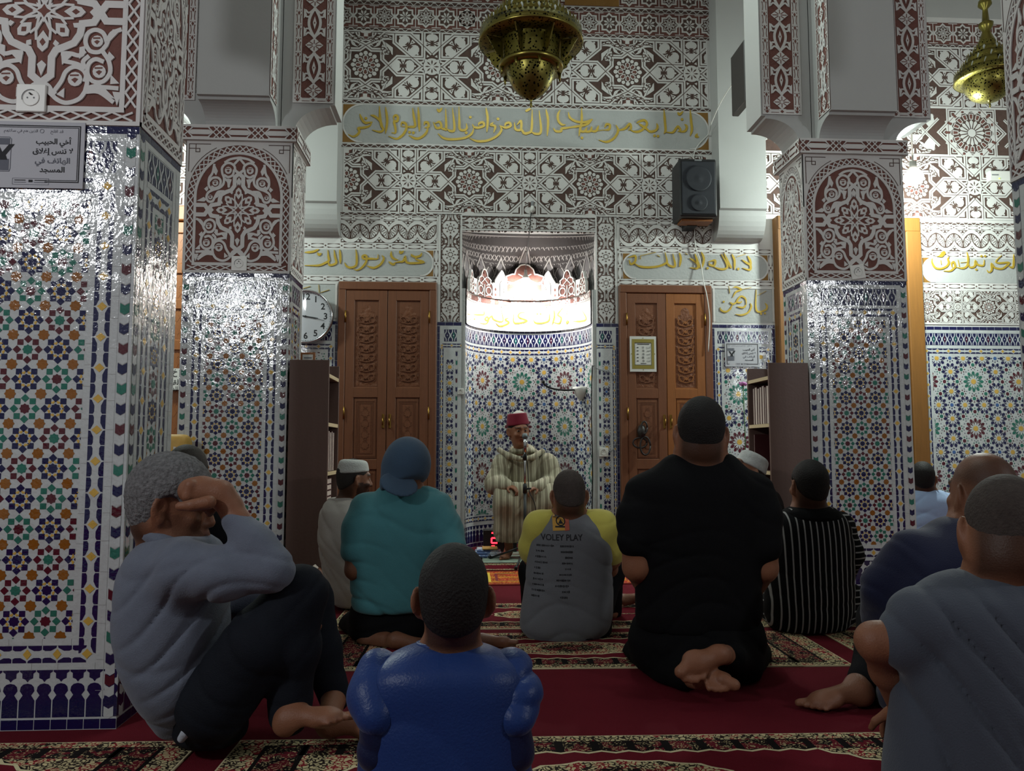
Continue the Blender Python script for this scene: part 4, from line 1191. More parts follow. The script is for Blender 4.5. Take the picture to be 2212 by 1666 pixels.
# ------------------------------------------------------------------ doors
def wood(name, c, sc=1.0, dark=.65):
    m = mat(name, c, .5, bump=.0008, bscale=60)
    N, L, p = nodes_of(m); tc = N.new('ShaderNodeTexCoord'); mp = N.new('ShaderNodeMapping'); mp.inputs['Scale'].default_value = (14*sc, 14*sc, 1.2*sc)
    nz = N.new('ShaderNodeTexNoise'); nz.inputs['Scale'].default_value = 4; nz.inputs['Detail'].default_value = 5
    mx = N.new('ShaderNodeMix'); mx.data_type = 'RGBA'; a = srgb(*c); mx.inputs[6].default_value = tuple(x*dark for x in a[:3])+(1,); mx.inputs[7].default_value = a
    L.new(tc.outputs['Object'], mp.inputs[0]); L.new(mp.outputs[0], nz.inputs['Vector']); L.new(nz.outputs['Fac'], mx.inputs[0]); L.new(mx.outputs[2], p.inputs['Base Color'])
    return m
W_RED = wood('reddish_cedar_wood', (122, 74, 46)); W_ORANGE = wood('orange_cedar_wood', (150, 90, 40)); W_DARK = wood('dark_cedar_wood', (104, 58, 30))
W_GOLD = wood('golden_pine_wood', (132, 88, 36)); W_SHELF = wood('brown_shelf_board', (104, 80, 72), .6, .82); W_PALE = mat('pale_shelf_edge', (196, 178, 140), .6)
BRASS = mat('polished_brass', (150, 116, 58), .35, metal=1); STEEL = mat('chrome_steel', (200, 202, 205), .18, metal=1)
BLACKP = mat('black_plastic', (18, 18, 20), .45); WHITEP = mat('white_plastic', (215, 214, 208), .4); GREYP = mat('grey_plastic', (120, 122, 124), .5)
CARVE = mat('carved_cedar_relief', (112, 66, 38), .55, bump=.012, bscale=26, var=.2, vscale=26, detail=2)
def carved_door(name, x0, x1, z1, wm, label, wm2=None):
    d = empty(name, ((x0+x1)/2, YW, 0), label, 'door', kind='structure')
    y0 = YW-.055; fw = .075
    bm = BM(); box(bm, (x0, y0, 0), (x0+fw, YW+.02, z1), .008); box(bm, (x1-fw, y0, 0), (x1, YW+.02, z1), .008); box(bm, (x0+.004, y0-.004, z1-.085), (x1-.004, YW+.016, z1-.002), .008)
    obj('door_frame', bm, wm, d)
    xa, xb = x0+fw, x1-fw; xm = (xa+xb)/2
    for k, (a, b) in enumerate(((xa+.002, xm-.003), (xm+.003, xb-.002))):
        m2 = wm2 if (wm2 and k == 1) else wm
        lf = BM(); box(lf, (a, y0+.02, .01), (b, YW+.01, z1-.088))
        st = .085; za = z1-.088
        for (p0, p1) in ((a, a+st), (b-st, b)): box(lf, (p0, y0+.006, .01), (p1, y0+.022, za), .004)
        for (q0, q1) in ((.01, .10), (.80, .90), (1.50, 1.60), (za-.10, za)): box(lf, (a+st-.004, y0+.006, q0), (b-st+.004, y0+.022, q1), .004)
        leaf = obj('door_leaf', lf, m2, d)
        bm = BM(); c = (a+b)/2; w_ = (b-a)/2-st-.012   # upper carved panel with a stepped, arched head
        P = [(-w_, 1.615), (w_, 1.615), (w_, za-.25), (w_*.72, za-.25), (w_*.72, za-.215), (w_*.45, za-.215)]+[(w_*.45*math.cos(t*PI/8), za-.19+w_*.5*math.sin(t*PI/8)) for t in range(9)]+[(-w_*.45, za-.215), (-w_*.72, za-.215), (-w_*.72, za-.25), (-w_, za-.25)]
        f = bm.faces.new([bm.verts.new((c+u, y0+.019, v)) for u, v in P]); bmesh.ops.inset_region(bm, faces=[f], thickness=.008, depth=-.006)
        bmesh.ops.recalc_face_normals(bm, faces=bm.faces)
        pn = obj('carved_panel', bm, CARVE, leaf)
        q = Pat()
        for zz in range(7):
            z = 1.70+zz*.095
            for sg in (1, -1):
                q.ring(c+sg*w_*.48, z, w_*.30, .007, 0, .004, 12); q.stroke(smooth_pts([(c, z-.04), (c+sg*w_*.55, z-.02), (c+sg*w_*.85, z+.05)], 4), .008, 0, .004)
            q.ngon(c, z, w_*.16, 8, 0, .005)
        lay('carved_relief', q, lambda u, v, h: (u, y0+.0135-h, v), [m2], leaf, depth=.005)
        for q0, q1 in ((.90, 1.50), (.10, .80)):
            q = Pat(); q.rect(c-w_, q0+.01, c+w_, q1-.01, 0, 0)
            for e in (.012, .034): q.stroke([(c-w_+e, q0+.02+e), (c+w_-e, q0+.02+e), (c+w_-e, q1-.02-e), (c-w_+e, q1-.02-e)], .008, 0 if e < .02 else 1, .005 if e < .02 else .002, closed=True)
            n = int((q1-q0-.16)/.105)
            for i in range(n):
                z = q0+.11+i*.105+.02
                q.star(c, z, .044, 8, .72, 1, .002, PI/8); q.star(c, z, .037, 8, .72, 0, .003, PI/8)
                for sg in (1, -1): q.stroke([(c-sg*.02, z+.038), (c+sg*.018, z+.067)], .006, 1, .003)
            q.stroke([(c-.055, q0+.06), (c+.055, q0+.06), (c+.055, q1-.06), (c-.055, q1-.06)], .005, 1, .002, closed=True)
            lay('coffer_panel', q, lambda u, v, h: (u, y0+.014-h, v), [m2, W_DARK], leaf)
        hx = b-.028 if k == 0 else a+.03
        bm = BM(); box(bm, (hx-.012, y0-.002, 1.20), (hx+.012, y0+.008, 1.34), .004); tube(bm, [(hx, y0, 1.30), (hx, y0-.035, 1.295), (hx, y0-.04, 1.23)], .006, 8)
        obj('door_handle', bm, BRASS, leaf)
        for z in (.35, 1.35, 2.30):
            bm = BM(); hx2 = a-.004 if k == 0 else b+.004; tube(bm, [(hx2, y0-.002, z-.06), (hx2, y0-.002, z+.06)], .009, 8); obj('hinge', bm, BRASS, leaf)
    return d
carved_door('door_1', -1.285, -.318, 2.65, W_RED, 'carved reddish cedar double door left of the prayer niche')
carved_door('door_2', 1.508, 2.452, 2.65, W_RED, 'carved cedar double door right of the prayer niche, timetable taped on it', W_ORANGE)
for nm, x0, x1, wm, lb in (('door_3', 3.12, 4.63, W_GOLD, 'tall golden wooden doorway behind the right hand pillar'), ('door_4', -3.44, -1.92, W_ORANGE, 'tall carved wooden doorway seen in the slit between the two left pillars')):
    d = empty(nm, ((x0+x1)/2, YW, 0), lb, 'door', kind='structure')
    bm = BM(); y0 = YW-.12
    for a, b in ((x0, x0+.16), (x1-.16, x1)): box(bm, (a, y0, 0), (b, YW+.02, 3.37), .01)
    box(bm, (x0+.004, y0-.004, 3.22), (x1-.004, YW+.016, 3.368), .01); obj('door_frame', bm, wm, d)
    for k in (0, 1):
        a = x0+.16+k*(x1-x0-.32)/2; b = a+(x1-x0-.32)/2-.004
        bm = BM(); box(bm, (a, YW-.07, .01), (b, YW, 3.215)); 
        for q0, q1 in ((.02, .12), (1.0, 1.1), (1.95, 2.05), (2.35, 2.45), (2.7, 2.8), (3.1, 3.21)): box(bm, (a, YW-.09, q0), (b, YW-.06, q1), .006)
        for p0 in (a, b-.1): box(bm, (p0, YW-.092, .01), (p0+.1, YW-.06, 3.21), .006)
        leaf = obj('door_leaf', bm, wm, d)
        q = Pat(); c = (a+b)/2
        for i in range(13):
            for j in range(4):
                z, x = .25+i*.23, a+.16+j*.115
                q.ring(x, z, .045, .010, 0, .004, 12); q.stroke([(x-.05, z-.09), (x+.05, z+.09)], .010, 0, .004); q.stroke([(x+.05, z-.09), (x-.05, z+.09)], .010, 0, .004)
        lay('carved_relief', q, lambda u, v, h: (u, YW-.068-h, v), [wm], leaf, clip=(a+.1, .12, b-.1, 3.1), depth=.008)

# ------------------------------------------------------------------ bookshelves and books
def bookshelf(name, xa, xb, front, label):
    y0, y1 = 5.42, 5.86; top = 1.615
    s = empty(name, ((xa+xb)/2, (y0+y1)/2, 0), label, 'bookshelf')
    for y in (y0, y1-.022):
        bm = BM(); box(bm, (xa, y, 0), (xb, y+.022, top), .002); obj('side_panel', bm, W_SHELF, s)
    bk = xb-.008 if front < 0 else xa
    bm = BM(); box(bm, (bk, y0+.02, .02), (bk+.008, y1-.02, top-.01)); obj('back_panel', bm, W_DARK, s)
    for z in (.06, .50, .84, 1.18, 1.52):
        bm = BM(); lo, hi = (xa+.012, xb-.008) if front < 0 else (xa+.008, xb-.012)
        box(bm, (lo, y0+.022, z-.022), (hi, y1-.022, z))
        ex = xa+.002 if front < 0 else xb-.014
        sh = obj('shelf', bm, W_SHELF, s)
        bm = BM(); box(bm, (ex, y0+.022, z-.024), (ex+.012, y1-.022, z+.001)); obj('edge_band', bm, W_PALE, sh)
    return s
BX0, BX1 = float(at(1663, 900, 5.42)[0]), 2.43
bookshelf('bookshelf', BX0, BX1, -1, 'narrow brown bookshelf with bound books beside the right hand pillar')
LX0, LX1 = -1.235, float(at(709, 900, 5.42)[0])
bookshelf('bookshelf', LX0, LX1, 1, 'narrow brown bookshelf beside the left hand pillar, behind the man in white')
PAGE = mat('book_page_edges', (196, 182, 172), .8, bump=.001, bscale=300); COVER = mat('maroon_book_cover', (66, 26, 28), .5)
def book(x0, x1, y0, y1, z0, h, label, group, fore):
    "standing book, fore edge or spine towards the aisle; pages are a part"
    b = empty('book', ((x0+x1)/2, (y0+y1)/2, z0), label, 'book', group)
    t = .004; bm = BM(); box(bm, (x0, y0, z0), (x1, y0+t, z0+h)); box(bm, (x0, y1-t, z0), (x1, y1, z0+h))
    s0 = x1-t if fore < 0 else x0
    box(bm, (s0, y0, z0), (s0+t, y1, z0+h)); obj('cover', bm, COVER, b)
    bm = BM(); lo, hi = (x0+.003, x1-t) if fore < 0 else (x0+t, x1-.003)
    box(bm, (lo, y0+t, z0+.004), (hi, y1-t, z0+h-.004)); obj('pages', bm, PAGE, b)
y = 5.455; i = 0
for w_ in (.028, .05, .03, .045, .045, .04, .05, .035):
    book(BX0+.02, BX0+.18, y, y+w_, 1.18, .285-.006*(i % 3), 'maroon book with its page edges outward on the upper shelf of the right bookshelf', 'books on the upper shelf of the right bookshelf', -1); y += w_+.003; i += 1
book(BX0+.02, BX0+.17, 5.78, 5.80, .84, .27, 'lone thin book at the far end of the right bookshelf, shelf below the row', None, -1)
y = 5.45
for i, w_ in enumerate((.06, .045, .05, .06, .05, .06)):
    book(LX1-.18, LX1-.02, y, y+w_, .84, .29-.008*(i % 2), 'maroon book with its page edges outward in the left bookshelf', 'upright books in the left bookshelf', 1); y += w_+.006
for i in range(7):
    b = empty('book', (LX1-.1, 5.62, .50+i*.042), 'pale book lying flat in the low stack of the left bookshelf', 'book', 'flat books stacked in the left bookshelf')
    bm = BM(); box(bm, (LX1-.2, 5.46, .50+i*.042), (LX1-.02, 5.72, .504+i*.042)); box(bm, (LX1-.2, 5.46, .536+i*.042), (LX1-.02, 5.72, .54+i*.042)); obj('cover', bm, COVER, b)
    bm = BM(); box(bm, (LX1-.195, 5.465, .504+i*.042), (LX1-.022, 5.715, .536+i*.042)); obj('pages', bm, PAGE, b)
# framed card on top of the left bookshelf
P0 = at(670, 776, 5.7); t = empty('card_stand', (P0[0], 5.70, 1.615), 'small wooden framed card standing on the left bookshelf', 'card')
for y in (0,): pass
bm = BM(); xa = float(P0[0]); box(bm, (xa-.07, 5.70, 1.52), (xa+.035, 5.715, 1.70), .003); box(bm, (xa-.07, 5.66, 1.52), (xa+.035, 5.75, 1.535)); obj('wooden_frame', bm, W_ORANGE, t)
PAPER = mat('white_paper', (205, 204, 198), .8); INK = mat('black_ink', (28, 28, 32), .8); GREYINK = mat('grey_ink', (92, 94, 104), .8); OLIVE = mat('olive_gold_print', (140, 126, 52), .7)
p = Pat(); p.rect(-.055, .03, .02, .125, 0, 0)
for z in (.10, .075, .055): p.rect(-.045, z-.004, .012, z+.004, 1, .001)
lay('card', p, lambda u, v, h: (xa+u, 5.699-h, 1.56+v), [PAPER, GREYINK], t)

# ------------------------------------------------------------------ notices
NOTICE_PAPER = mat('grey_laminated_paper', (172, 172, 178), .7)
def phone_notice(name, O, ux, w, h, label):
    "printed notice asking to switch phones off"
    p = Pat(); s = w/1.0; k = h/w
    p.rect(0, 0, 1, k, 0, 0)
    for e, t in ((.045, .010), (.062, .006)):
        p.stroke([(1-.38, e+.02), (1-e, e+.02), (1-e, k-e), (e, k-e), (e, e+.02), (.12, e+.02)], t, 1, .001)
    p.stroke([(.30, .035), (.66, .035), (.66, .10), (.30, .10)], .003, 2, .001, closed=True)
    for a, b in ((.32, .43), (.52, .64)):
        p.rect(a, .076, b, .084, 1, .001); p.rect(a-.005, .055, b+.005, .06, 2, .001)
    p.rect(.46, .06, .50, .085, 1, .001)
    put_text(p, shape_ar('قد افلح'), .72, k-.10, .045, 2, .001); put_text(p, shape_ar('الذين هم في صلاتهم'), .36, k-.10, .042, 2, .001)
    p.ring(.57, k-.10, .020, .004, 2, .001, 12); p.ring(.12, k-.10, .020, .004, 2, .001, 12)
    x = .69
    for tx, f, m_, w_ in (('أخي الحبيب', .30, 1, .36), ('لا تنس إغلاق', .445, 1, .40), ('الهاتف في', .59, 2, .35), ('المسجد', .725, 1, .25)):
        put_text(p, shape_ar(tx), x, k*(1-f), .078, m_, .001, bold=.002, width=w_)
    # crossed out handset
    p.stroke([(.07, .17), (.26, .17), (.27, .2), (.27, k-.19), (.25, k-.17), (.08, k-.17), (.06, k-.19), (.06, .2)], .006, 2, .001, closed=True)
    p.rect(.075, k-.25, .255, k-.182, 2, .001); p.rect(.075, .18, .255, .30, 2, .001)
    p.poly([(.10, k-.26), (.15, k-.26), (.185, k-.33), (.25, k-.245), (.305, k-.245), (.22, k-.36), (.24, .29), (.14, .29), (.16, k-.36)], 1, .0012)
    return p
def put_notice(name, fm, w, h, label, cat='notice', parent=None):
    t = empty(name, fm(w/2, h/2, 0), label, cat)
    p0 = phone_notice(name, None, None, 1, h/w, label); p = Pat(); p.push(0, 0, w); p.blit(p0); p.pop()
    bm = BM(); vs = [bm.verts.new(fm(u, v, hh)) for u, v, hh in ((0, 0, -.001), (w, 0, -.001), (w, h, -.001), (0, h, -.001), (0, 0, -.004), (w, 0, -.004), (w, h, -.004), (0, h, -.004))]
    for f in ((0, 1, 2, 3), (7, 6, 5, 4), (0, 4, 5, 1), (1, 5, 6, 2), (2, 6, 7, 3), (3, 7, 4, 0)): bm.faces.new([vs[i] for i in f])
    obj('sheet', bm, NOTICE_PAPER, t)
    lay('print_lettering', p, fm, [NOTICE_PAPER, INK, GREYINK], t)
    return t
a = at(178, 408, 2.94); b = at(172, 265, 2.94); nw = .365
put_notice('notice', lambda u, v, h: (float(a[0])-nw+u, 2.94-h, float(a[2])+v), nw, float(b[2]-a[2]), 'large grey notice with a handset picture taped to the nearest left pillar')
a = at(1567, 792, YW-.02); b = at(1640, 740, YW-.02)
put_notice('notice', lambda u, v, h: (float(a[0])+u, YW-.02-h, float(a[2])+v), float(b[0]-a[0]), float(b[2]-a[2]), 'small grey notice with a handset picture on the wall tiles right of the door')
# timetable
a = at(1361, 803, YW-.06); b = at(1417, 727, YW-.06); tw, tht = float(b[0]-a[0]), float(b[2]-a[2])
t = empty('timetable', (float(a[0]+b[0])/2, YW-.06, float(a[2])), 'prayer timetable with an olive printed border taped on the right door', 'timetable')
fm = lambda u, v, h: (float(a[0])+u*tw, YW-.062-h, float(a[2])+v*tht)
bm = BM(); box(bm, (float(a[0]), YW-.061, float(a[2])), (float(b[0]), YW-.058, float(b[2]))); obj('sheet', bm, PAPER, t)
p = Pat(); p.stroke([(.13, .13), (.87, .13), (.87, .87), (.13, .87)], .10, 1, .0005, closed=True); p.stroke([(.19, .19), (.81, .19), (.81, .81), (.19, .81)], .012, 2, .0008, closed=True)
for i, (l, n) in enumerate((('الصبح', '11'), ('الظهر', '10'), ('العصر', '10'), ('المغرب', '05'), ('العشاء', '10'))):
    z = .68-i*.095
    put_text(p, n, .50, z, .085, 2, .001, bold=.002); put_text(p, shape_ar(l), .70, z, .07, 2, .001, width=.15); p.rect(.26, z-.01, .33, z+.012, 2, .001)
p.rect(.28, .765, .74, .785, 2, .001); p.rect(.4, .225, .62, .24, 2, .001)
for x, z in ((.5, .945), (.5, .05), (.94, .5), (.06, .5)): p.ngon(x, z, .018, 6, 1, .001)
lay('print_lettering', p, fm, [PAPER, OLIVE, INK], t)
# sheets on the far left doorway
for k, (pa, pb, tx) in enumerate((((376, 842), (397, 816), 'القرآن'), ((374, 816), (393, 796), 'خزانة'))):
    a = at(*pa, YW-.13); b = at(*pb, YW-.13); x1, z0, z1 = float(b[0]), float(a[2]), float(b[2]); ww = .26
    t = empty('paper_sheet', (x1-ww/2, YW-.13, z0), 'white lettered sheet on the far left doorway, %s of two' % ('lower' if k == 0 else 'upper'), 'sheet')
    bm = BM(); box(bm, (x1-ww, YW-.13, z0), (x1, YW-.12, z1)); obj('sheet', bm, PAPER, t)
    p = Pat(); put_text(p, shape_ar(tx), x1-ww*.42, (z0+z1)/2+.012, .07, 0, .001, bold=.001); put_text(p, shape_ar('الدين'), x1-ww*.42, (z0+z1)/2-.05, .06, 0, .001) if k == 0 else None
    lay('print_lettering', p, lambda u, v, h: (u, YW-.131-h, v), [INK], t)

# ------------------------------------------------------------------ sockets, speaker, clock, lamps, cables
def socket(px, py, y, s, label, rot=0, nrm=-1):
    c = at(px, py, y); t = empty('power_socket', (float(c[0]), y, float(c[2])), label, 'socket')
    M = Matrix.Translation((float(c[0]), y, float(c[2]))) @ Matrix.Rotation(rot, 4, 'Y')
    bm = BM(); box(bm, (-s/2, -.012, -s/2), (s/2, 0, s/2), .003, M=M); obj('face_plate', bm, WHITEP, t)
    bm = BM(); R = M.to_3x3() @ Matrix.Rotation(PI/2, 3, 'X')
    lathe(bm, [(s*.30, .012), (s*.30, .0145), (s*.27, .0145), (s*.26, .0045), (0, .0045)], M.translation, 20, rot=R); obj('socket_well', bm, WHITEP, t)
    bm = BM()
    for dx in (-1, 1): lathe(bm, [(s*.032, .0125), (0, .0125)], M @ Vector((dx*s*.11, 0, 0)), 8, rot=R)
    lathe(bm, [(s*.27, .0148), (s*.30, .0148)], M.translation, 12, rot=R, a0=PI*.35, a1=PI*1.1)
    tube(bm, [M @ Vector((0, -.005, s*.13)), M @ Vector((0, -.022, s*.13))], s*.03, 8); obj('contacts', bm, BLACKP, t)
socket(70, 214, 2.945, .108, 'white power socket low on the carved panel of the nearest left pillar')
socket(517, 570, 5.445, .105, 'white power socket low on the carved panel of the pillar behind the old man')
socket(1852, 588, 5.445, .105, 'crooked white power socket low on the carved panel of the right hand pillar', rot=-.16)
socket(1304, 977, YW-.012, .09, 'white power socket on the tiled strip right of the prayer niche')
socket(995, 846, YW-.012, .06, 'tiny white switch on the tiled strip left of the prayer niche')
# loudspeaker
a, b = at(1470, 466, 7.26), at(1548, 343, 7.26); x0, x1, z0, z1 = float(a[0]), float(b[0]), float(a[2]), float(b[2])
t = empty('loudspeaker', ((x0+x1)/2, 7.4, z0), 'black loudspeaker fixed high on the wall right of the prayer niche', 'loudspeaker')
bm = BM(); box(bm, (x0, 7.27, z0), (x1, 7.56, z1), .012); obj('cabinet', bm, BLACKP, t)
GRILL = mat('dark_speaker_mesh', (20, 24, 34), .7, bump=.002, bscale=400)
bm = BM(); box(bm, (x0+.02, 7.257, z0+.02), (x1-.02, 7.275, z1-.03), .006); gr = obj('grille', bm, GRILL, t)
for r, z in ((.115, z0+.36*1.03), (.075, z0+.13)):
    bm = BM(); lathe(bm, [(r*1.1, 0), (r*1.1, .006), (r, .008), (r*.55, .002), (r*.3, .006), (0, .010)], ((x0+x1)/2, 7.2565, z), 28, rot=Matrix.Rotation(PI/2, 3, 'X')); obj('speaker_cone', bm, GRILL, gr)
bm = BM(); box(bm, ((x0+x1)/2-.035, 7.256, z1-.026), ((x0+x1)/2+.035, 7.268, z1-.012)); obj('badge', bm, GREYP, t)
bm = BM(); box(bm, (x0+.04, 7.36, z0-.022), (x1-.02, 7.52, z0-.002)); obj('shelf_board', bm, W_ORANGE, t)
bm = BM(); box(bm, ((x0+x1)/2-.05, 7.5, z0-.03), ((x0+x1)/2+.05, YW, z0+.12)); obj('wall_bracket', bm, BLACKP, t)
# screen seen edge on
a, b = at(1594, 248, 6.28), at(1611, 90, 6.05)
t = empty('wall_screen', (float(a[0]), 6.1, float(a[2])), 'thin dark panel seen edge-on high beside the right pillar bracket', 'screen')
xs = float(at(1611, 90, 6.05)[0]); z0, z1 = float(a[2]), float(b[2])
bm = BM(); M = Matrix.Translation((xs-.0, 6.02, 0)) @ Matrix.Rotation(.02, 4, 'Z')
box(bm, (-.03, .0, z0), (.03, .30, z1), .006, M=M); obj('panel', bm, mat('dark_screen_back', (44, 40, 38), .5), t)
bm = BM(); box(bm, (xs+.02, 6.05, (z0+z1)/2-.1), (2.60, 6.12, (z0+z1)/2+.1)); obj('mount_arm', bm, BLACKP, t)
# wall clock
c = at(661, 684, 7.60); ck = empty('wall_clock', tuple(map(float, c)), 'round chrome rimmed wall clock left of the left door, half hidden by a pillar', 'clock')
r = .258
pb = Vector(map(float, at(676, 657, 7.58))); nn = ((Vector(CAM)-pb).normalized()+(Vector((-3.35, -.35, 3.05))-pb).normalized()).normalized()   # the clock leans a little off the wall
zz = (Vector((0, 0, 1))-nn*nn.z).normalized(); xx = zz.cross(nn)
Rc = Matrix(((xx.x, zz.x, nn.x, c[0]), (xx.y, zz.y, nn.y, c[1]), (xx.z, zz.z, nn.z, c[2]), (0, 0, 0, 1)))
R3, Tc = Rc.to_3x3(), Rc.translation
bm = BM(); lathe(bm, [(r*.99, -.035), (r*1.02, -.02), (r*1.02, .02), (r*.985, .034), (r*.95, .03), (r*.925, .012)], Tc, 48, rot=R3); obj('rim', bm, STEEL, ck)
bm = BM(); lathe(bm, [(r*.99, -.034), (0, -.034)], Tc, 32, rot=R3); obj('back', bm, WHITEP, ck)
FACE = mat('clock_face', (190, 192, 198), .35, coat=1.0); N_, L_, p_ = nodes_of(FACE); p_.inputs['Coat Roughness'].default_value = .04
bm = BM(); lathe(bm, [(r*.94, .011), (0, .011)], Tc, 48, rot=R3, smooth=False); fc = obj('dial', bm, FACE, ck)
p = Pat()
for k in range(12):
    an = PI/2-(k+1)*PI/6; put_text(p, str(k+1), r*.74*math.cos(an), r*.74*math.sin(an), .085, 0, .0005, bold=.0015)
for k in range(60):
    an = k*PI/30; q = .90
    p.stroke([(r*q*math.cos(an), r*q*math.sin(an)), (r*.925*math.cos(an), r*.925*math.sin(an))], .003 if k % 5 else .006, 0, .0005)
lay('dial_lettering', p, lambda u, v, h: tuple(Rc @ Vector((u, v, .0115+h))), [INK], ck)
for L, w_, an in ((.12, .012, math.radians(-8)), (.185, .007, math.radians(-12))):
    p = Pat(); p.stroke([(-.03*math.cos(an), -.03*math.sin(an)), (L*math.cos(an), L*math.sin(an))], [w_, w_*.5], 0, 0); p.ngon(0, 0, .010, 12, 0, .0005)
    lay('clock_hand', p, lambda u, v, h, L=L: tuple(Rc @ Vector((u, v, .014+L*.02+h))), [INK], ck)
# niche spotlight on its cord
LAMP_ON = mat('lit_lamp', (255, 255, 255), emit=(255, 250, 240), es=40)
NL = (0.605, 8.20, 2.83)
t = empty('niche_lamp', NL, 'lit lamp hanging on a cord in front of the crest of the prayer niche', 'lamp')
bm = BM(); lathe(bm, [(.0, .09), (.016, .085), (.018, .04), (.035, .005), (.038, -.006)], NL, 20); obj('lamp_shade', bm, WHITEP, t)
bm = BM(); lathe(bm, [(.036, -.004), (.055, -.03), (.05, -.06), (.025, -.08), (0, -.085)], NL, 20); obj('bulb', bm, LAMP_ON, t)
w0 = at(1150, 445, YW-.03)
bm = BM(); tube(bm, [(NL[0], NL[1], NL[2]+.085), (NL[0], 8.0, 3.02), (NL[0]+.003, 7.74, 3.18), (float(at(1145, 500, 7.66)[0]), 7.67, 3.215), tuple(map(float, at(1146, 470, YW-.02))), tuple(map(float, w0))], .004, 6); obj('cord', bm, BLACKP, t)
sl = bpy.data.lights.new('niche_spot', 'SPOT'); sl.energy = 260; sl.color = (1, .97, .92); sl.spot_size = math.radians(150); sl.spot_blend = .25; sl.shadow_soft_size = .045
so = bpy.data.objects.new('niche_spot', sl); COL.objects.link(so); so.location = (NL[0], NL[1]-.02, NL[2]-.06); so.rotation_euler = (math.radians(4), 0, 0)
lamp('niche_glow', (NL[0], NL[1]-.01, NL[2]-.075), 42, (1, .97, .92), .05)
t = empty('spare_bulb', tuple(map(float, w0)), 'unlit bulb in a small holder on the wall above the prayer niche', 'bulb')
bm = BM(); lathe(bm, [(0, .05), (.015, .045), (.016, .0)], tuple(map(float, w0)), 12); obj('holder', bm, GREYP, t)
bm = BM(); lathe(bm, [(.015, 0), (.024, -.03), (.022, -.055), (0, -.075)], tuple(map(float, w0)), 14); obj('glass_bulb', bm, WHITEP, t)
# lit bulbs of the side aisles
for px, py, y, lb, on in ((1973, 383, 6.9, 'bright lit lamp behind the right hand pillar near the wall', 1),):
    c = tuple(map(float, at(px, py, y))); t = empty('aisle_bulb', c, lb, 'lamp')
    bm = BM(); lathe(bm, [(0, .075), (.05, .06), (.085, .02), (.09, -.02), (.06, -.06), (0, -.075)], c, 20); obj('lit_globe', bm, LAMP_ON, t)
    bm = BM(); lathe(bm, [(.0, .15), (.03, .15), (.034, .07)], c, 14); tube(bm, [(c[0], c[1], c[2]+.15), (c[0], c[1], 5.98)], .008, 6); obj('pendant_rod', bm, WHITEP, t)
    lamp('aisle_bulb_light', (c[0], c[1], c[2]-.09), 330, GREENISH, .09)
# emergency light box
a, b = at(2135, 391, YW-.04), at(2188, 371, YW-.04)
t = empty('emergency_light', (float(a[0]), YW, float(a[2])), 'white wall box with a small green light in the right bay', 'wall box')
bm = BM(); box(bm, (float(a[0]), YW-.07, float(a[2])), (float(b[0]), YW-.004, float(b[2])), .008); obj('housing', bm, WHITEP, t)
bm = BM(); gx = float(at(2160, 385, YW-.08)[0]); lathe(bm, [(.008, 0), (.006, .006), (0, .008)], (gx, YW-.07, float(at(2160, 385, YW-.08)[2])), 10, rot=Matrix.Rotation(PI/2, 3, 'X')); obj('indicator', bm, mat('green_indicator', (120, 220, 60), emit=(160, 230, 60), es=4), t)
bm = BM(); box(bm, (float(a[0])+.02, YW-.073, float(a[2])+.05), (float(a[0])+.09, YW-.069, float(a[2])+.062)); obj('vent', bm, GREYP, t)
# cables
def cable(name, pts, r, m, label):
    c = [tuple(map(float, at(*q))) for q in pts]
    bm = BM(); tube(bm, smooth_pts(c, 6), r, 6); return tag(obj(name, bm, m), label, 'cable')
cable('cable', [(1593, 165, 6.3), (1560, 215, 6.9), (1537, 265, YW-.25), (1530, 290, YW-.02), (1500, 330, YW-.03), (1497, 420, YW-.03), (1500, 480, YW-.03)], .005, WHITEP, 'white cable running from the dark panel to the loudspeaker')
cable('cable', [(1500, 472, YW-.03), (1502, 530, YW-.03), (1513, 565, YW-.03), (1520, 610, YW-.06), (1527, 640, YW-.07), (1533, 690, YW-.07), (1530, 760, YW-.07)], .005, WHITEP, 'white cable hanging down over the text panel above the right door')
cable('cable', [(1286, 795, YW-.02), (1300, 800, YW-.03), (1320, 806, YW-.03), (1330, 830, YW-.03), (1332, 900, YW-.03), (1330, 960, YW-.03), (1318, 978, YW-.03)], .004, GREYP, 'thin grey cable from the niche to the socket on its right')
cable('cable', [(1279, 1110, YW+.015), (1280, 1000, YW+.015), (1278, 900, YW+.015), (1279, 800, YW+.015), (1283, 790, YW-.01)], .006, BLACKP, 'black cable running down the right edge of the niche')
# shell holder with gooseneck in the niche
c = tuple(map(float, at(1254, 843, 7.98))); t = empty('wall_lamp', c, 'white shell wall lamp with a black gooseneck on the right of the niche', 'wall lamp')
bm = BM(); lathe(bm, [(.075, .03), (.085, .03), (.08, .0), (.05, -.06), (.02, -.10), (0, -.11)], c, 18, a0=0, a1=2*PI); obj('shell_bowl', bm, WHITEP, t)
bm = BM(); lathe(bm, [(0, .012), (.07, .02)], c, 18); tube(bm, [(c[0], c[1], c[2]), (c[0]+.12, c[1]+.02, c[2]-.01)], .02, 8); obj('bowl_lining', bm, WHITEP, t)
g = [tuple(map(float, at(x, y, d))) for x, y, d in ((1246, 842, 7.95), (1220, 843, 7.93), (1195, 840, 7.92), (1180, 834, 7.92), (1174, 828, 7.92))]
bm = BM(); tube(bm, smooth_pts(g, 6), .010, 8); tube(bm, [g[-1], (g[-1][0]-.004, g[-1][1], g[-1][2]+.03)], .016, 8); obj('gooseneck', bm, BLACKP, t)
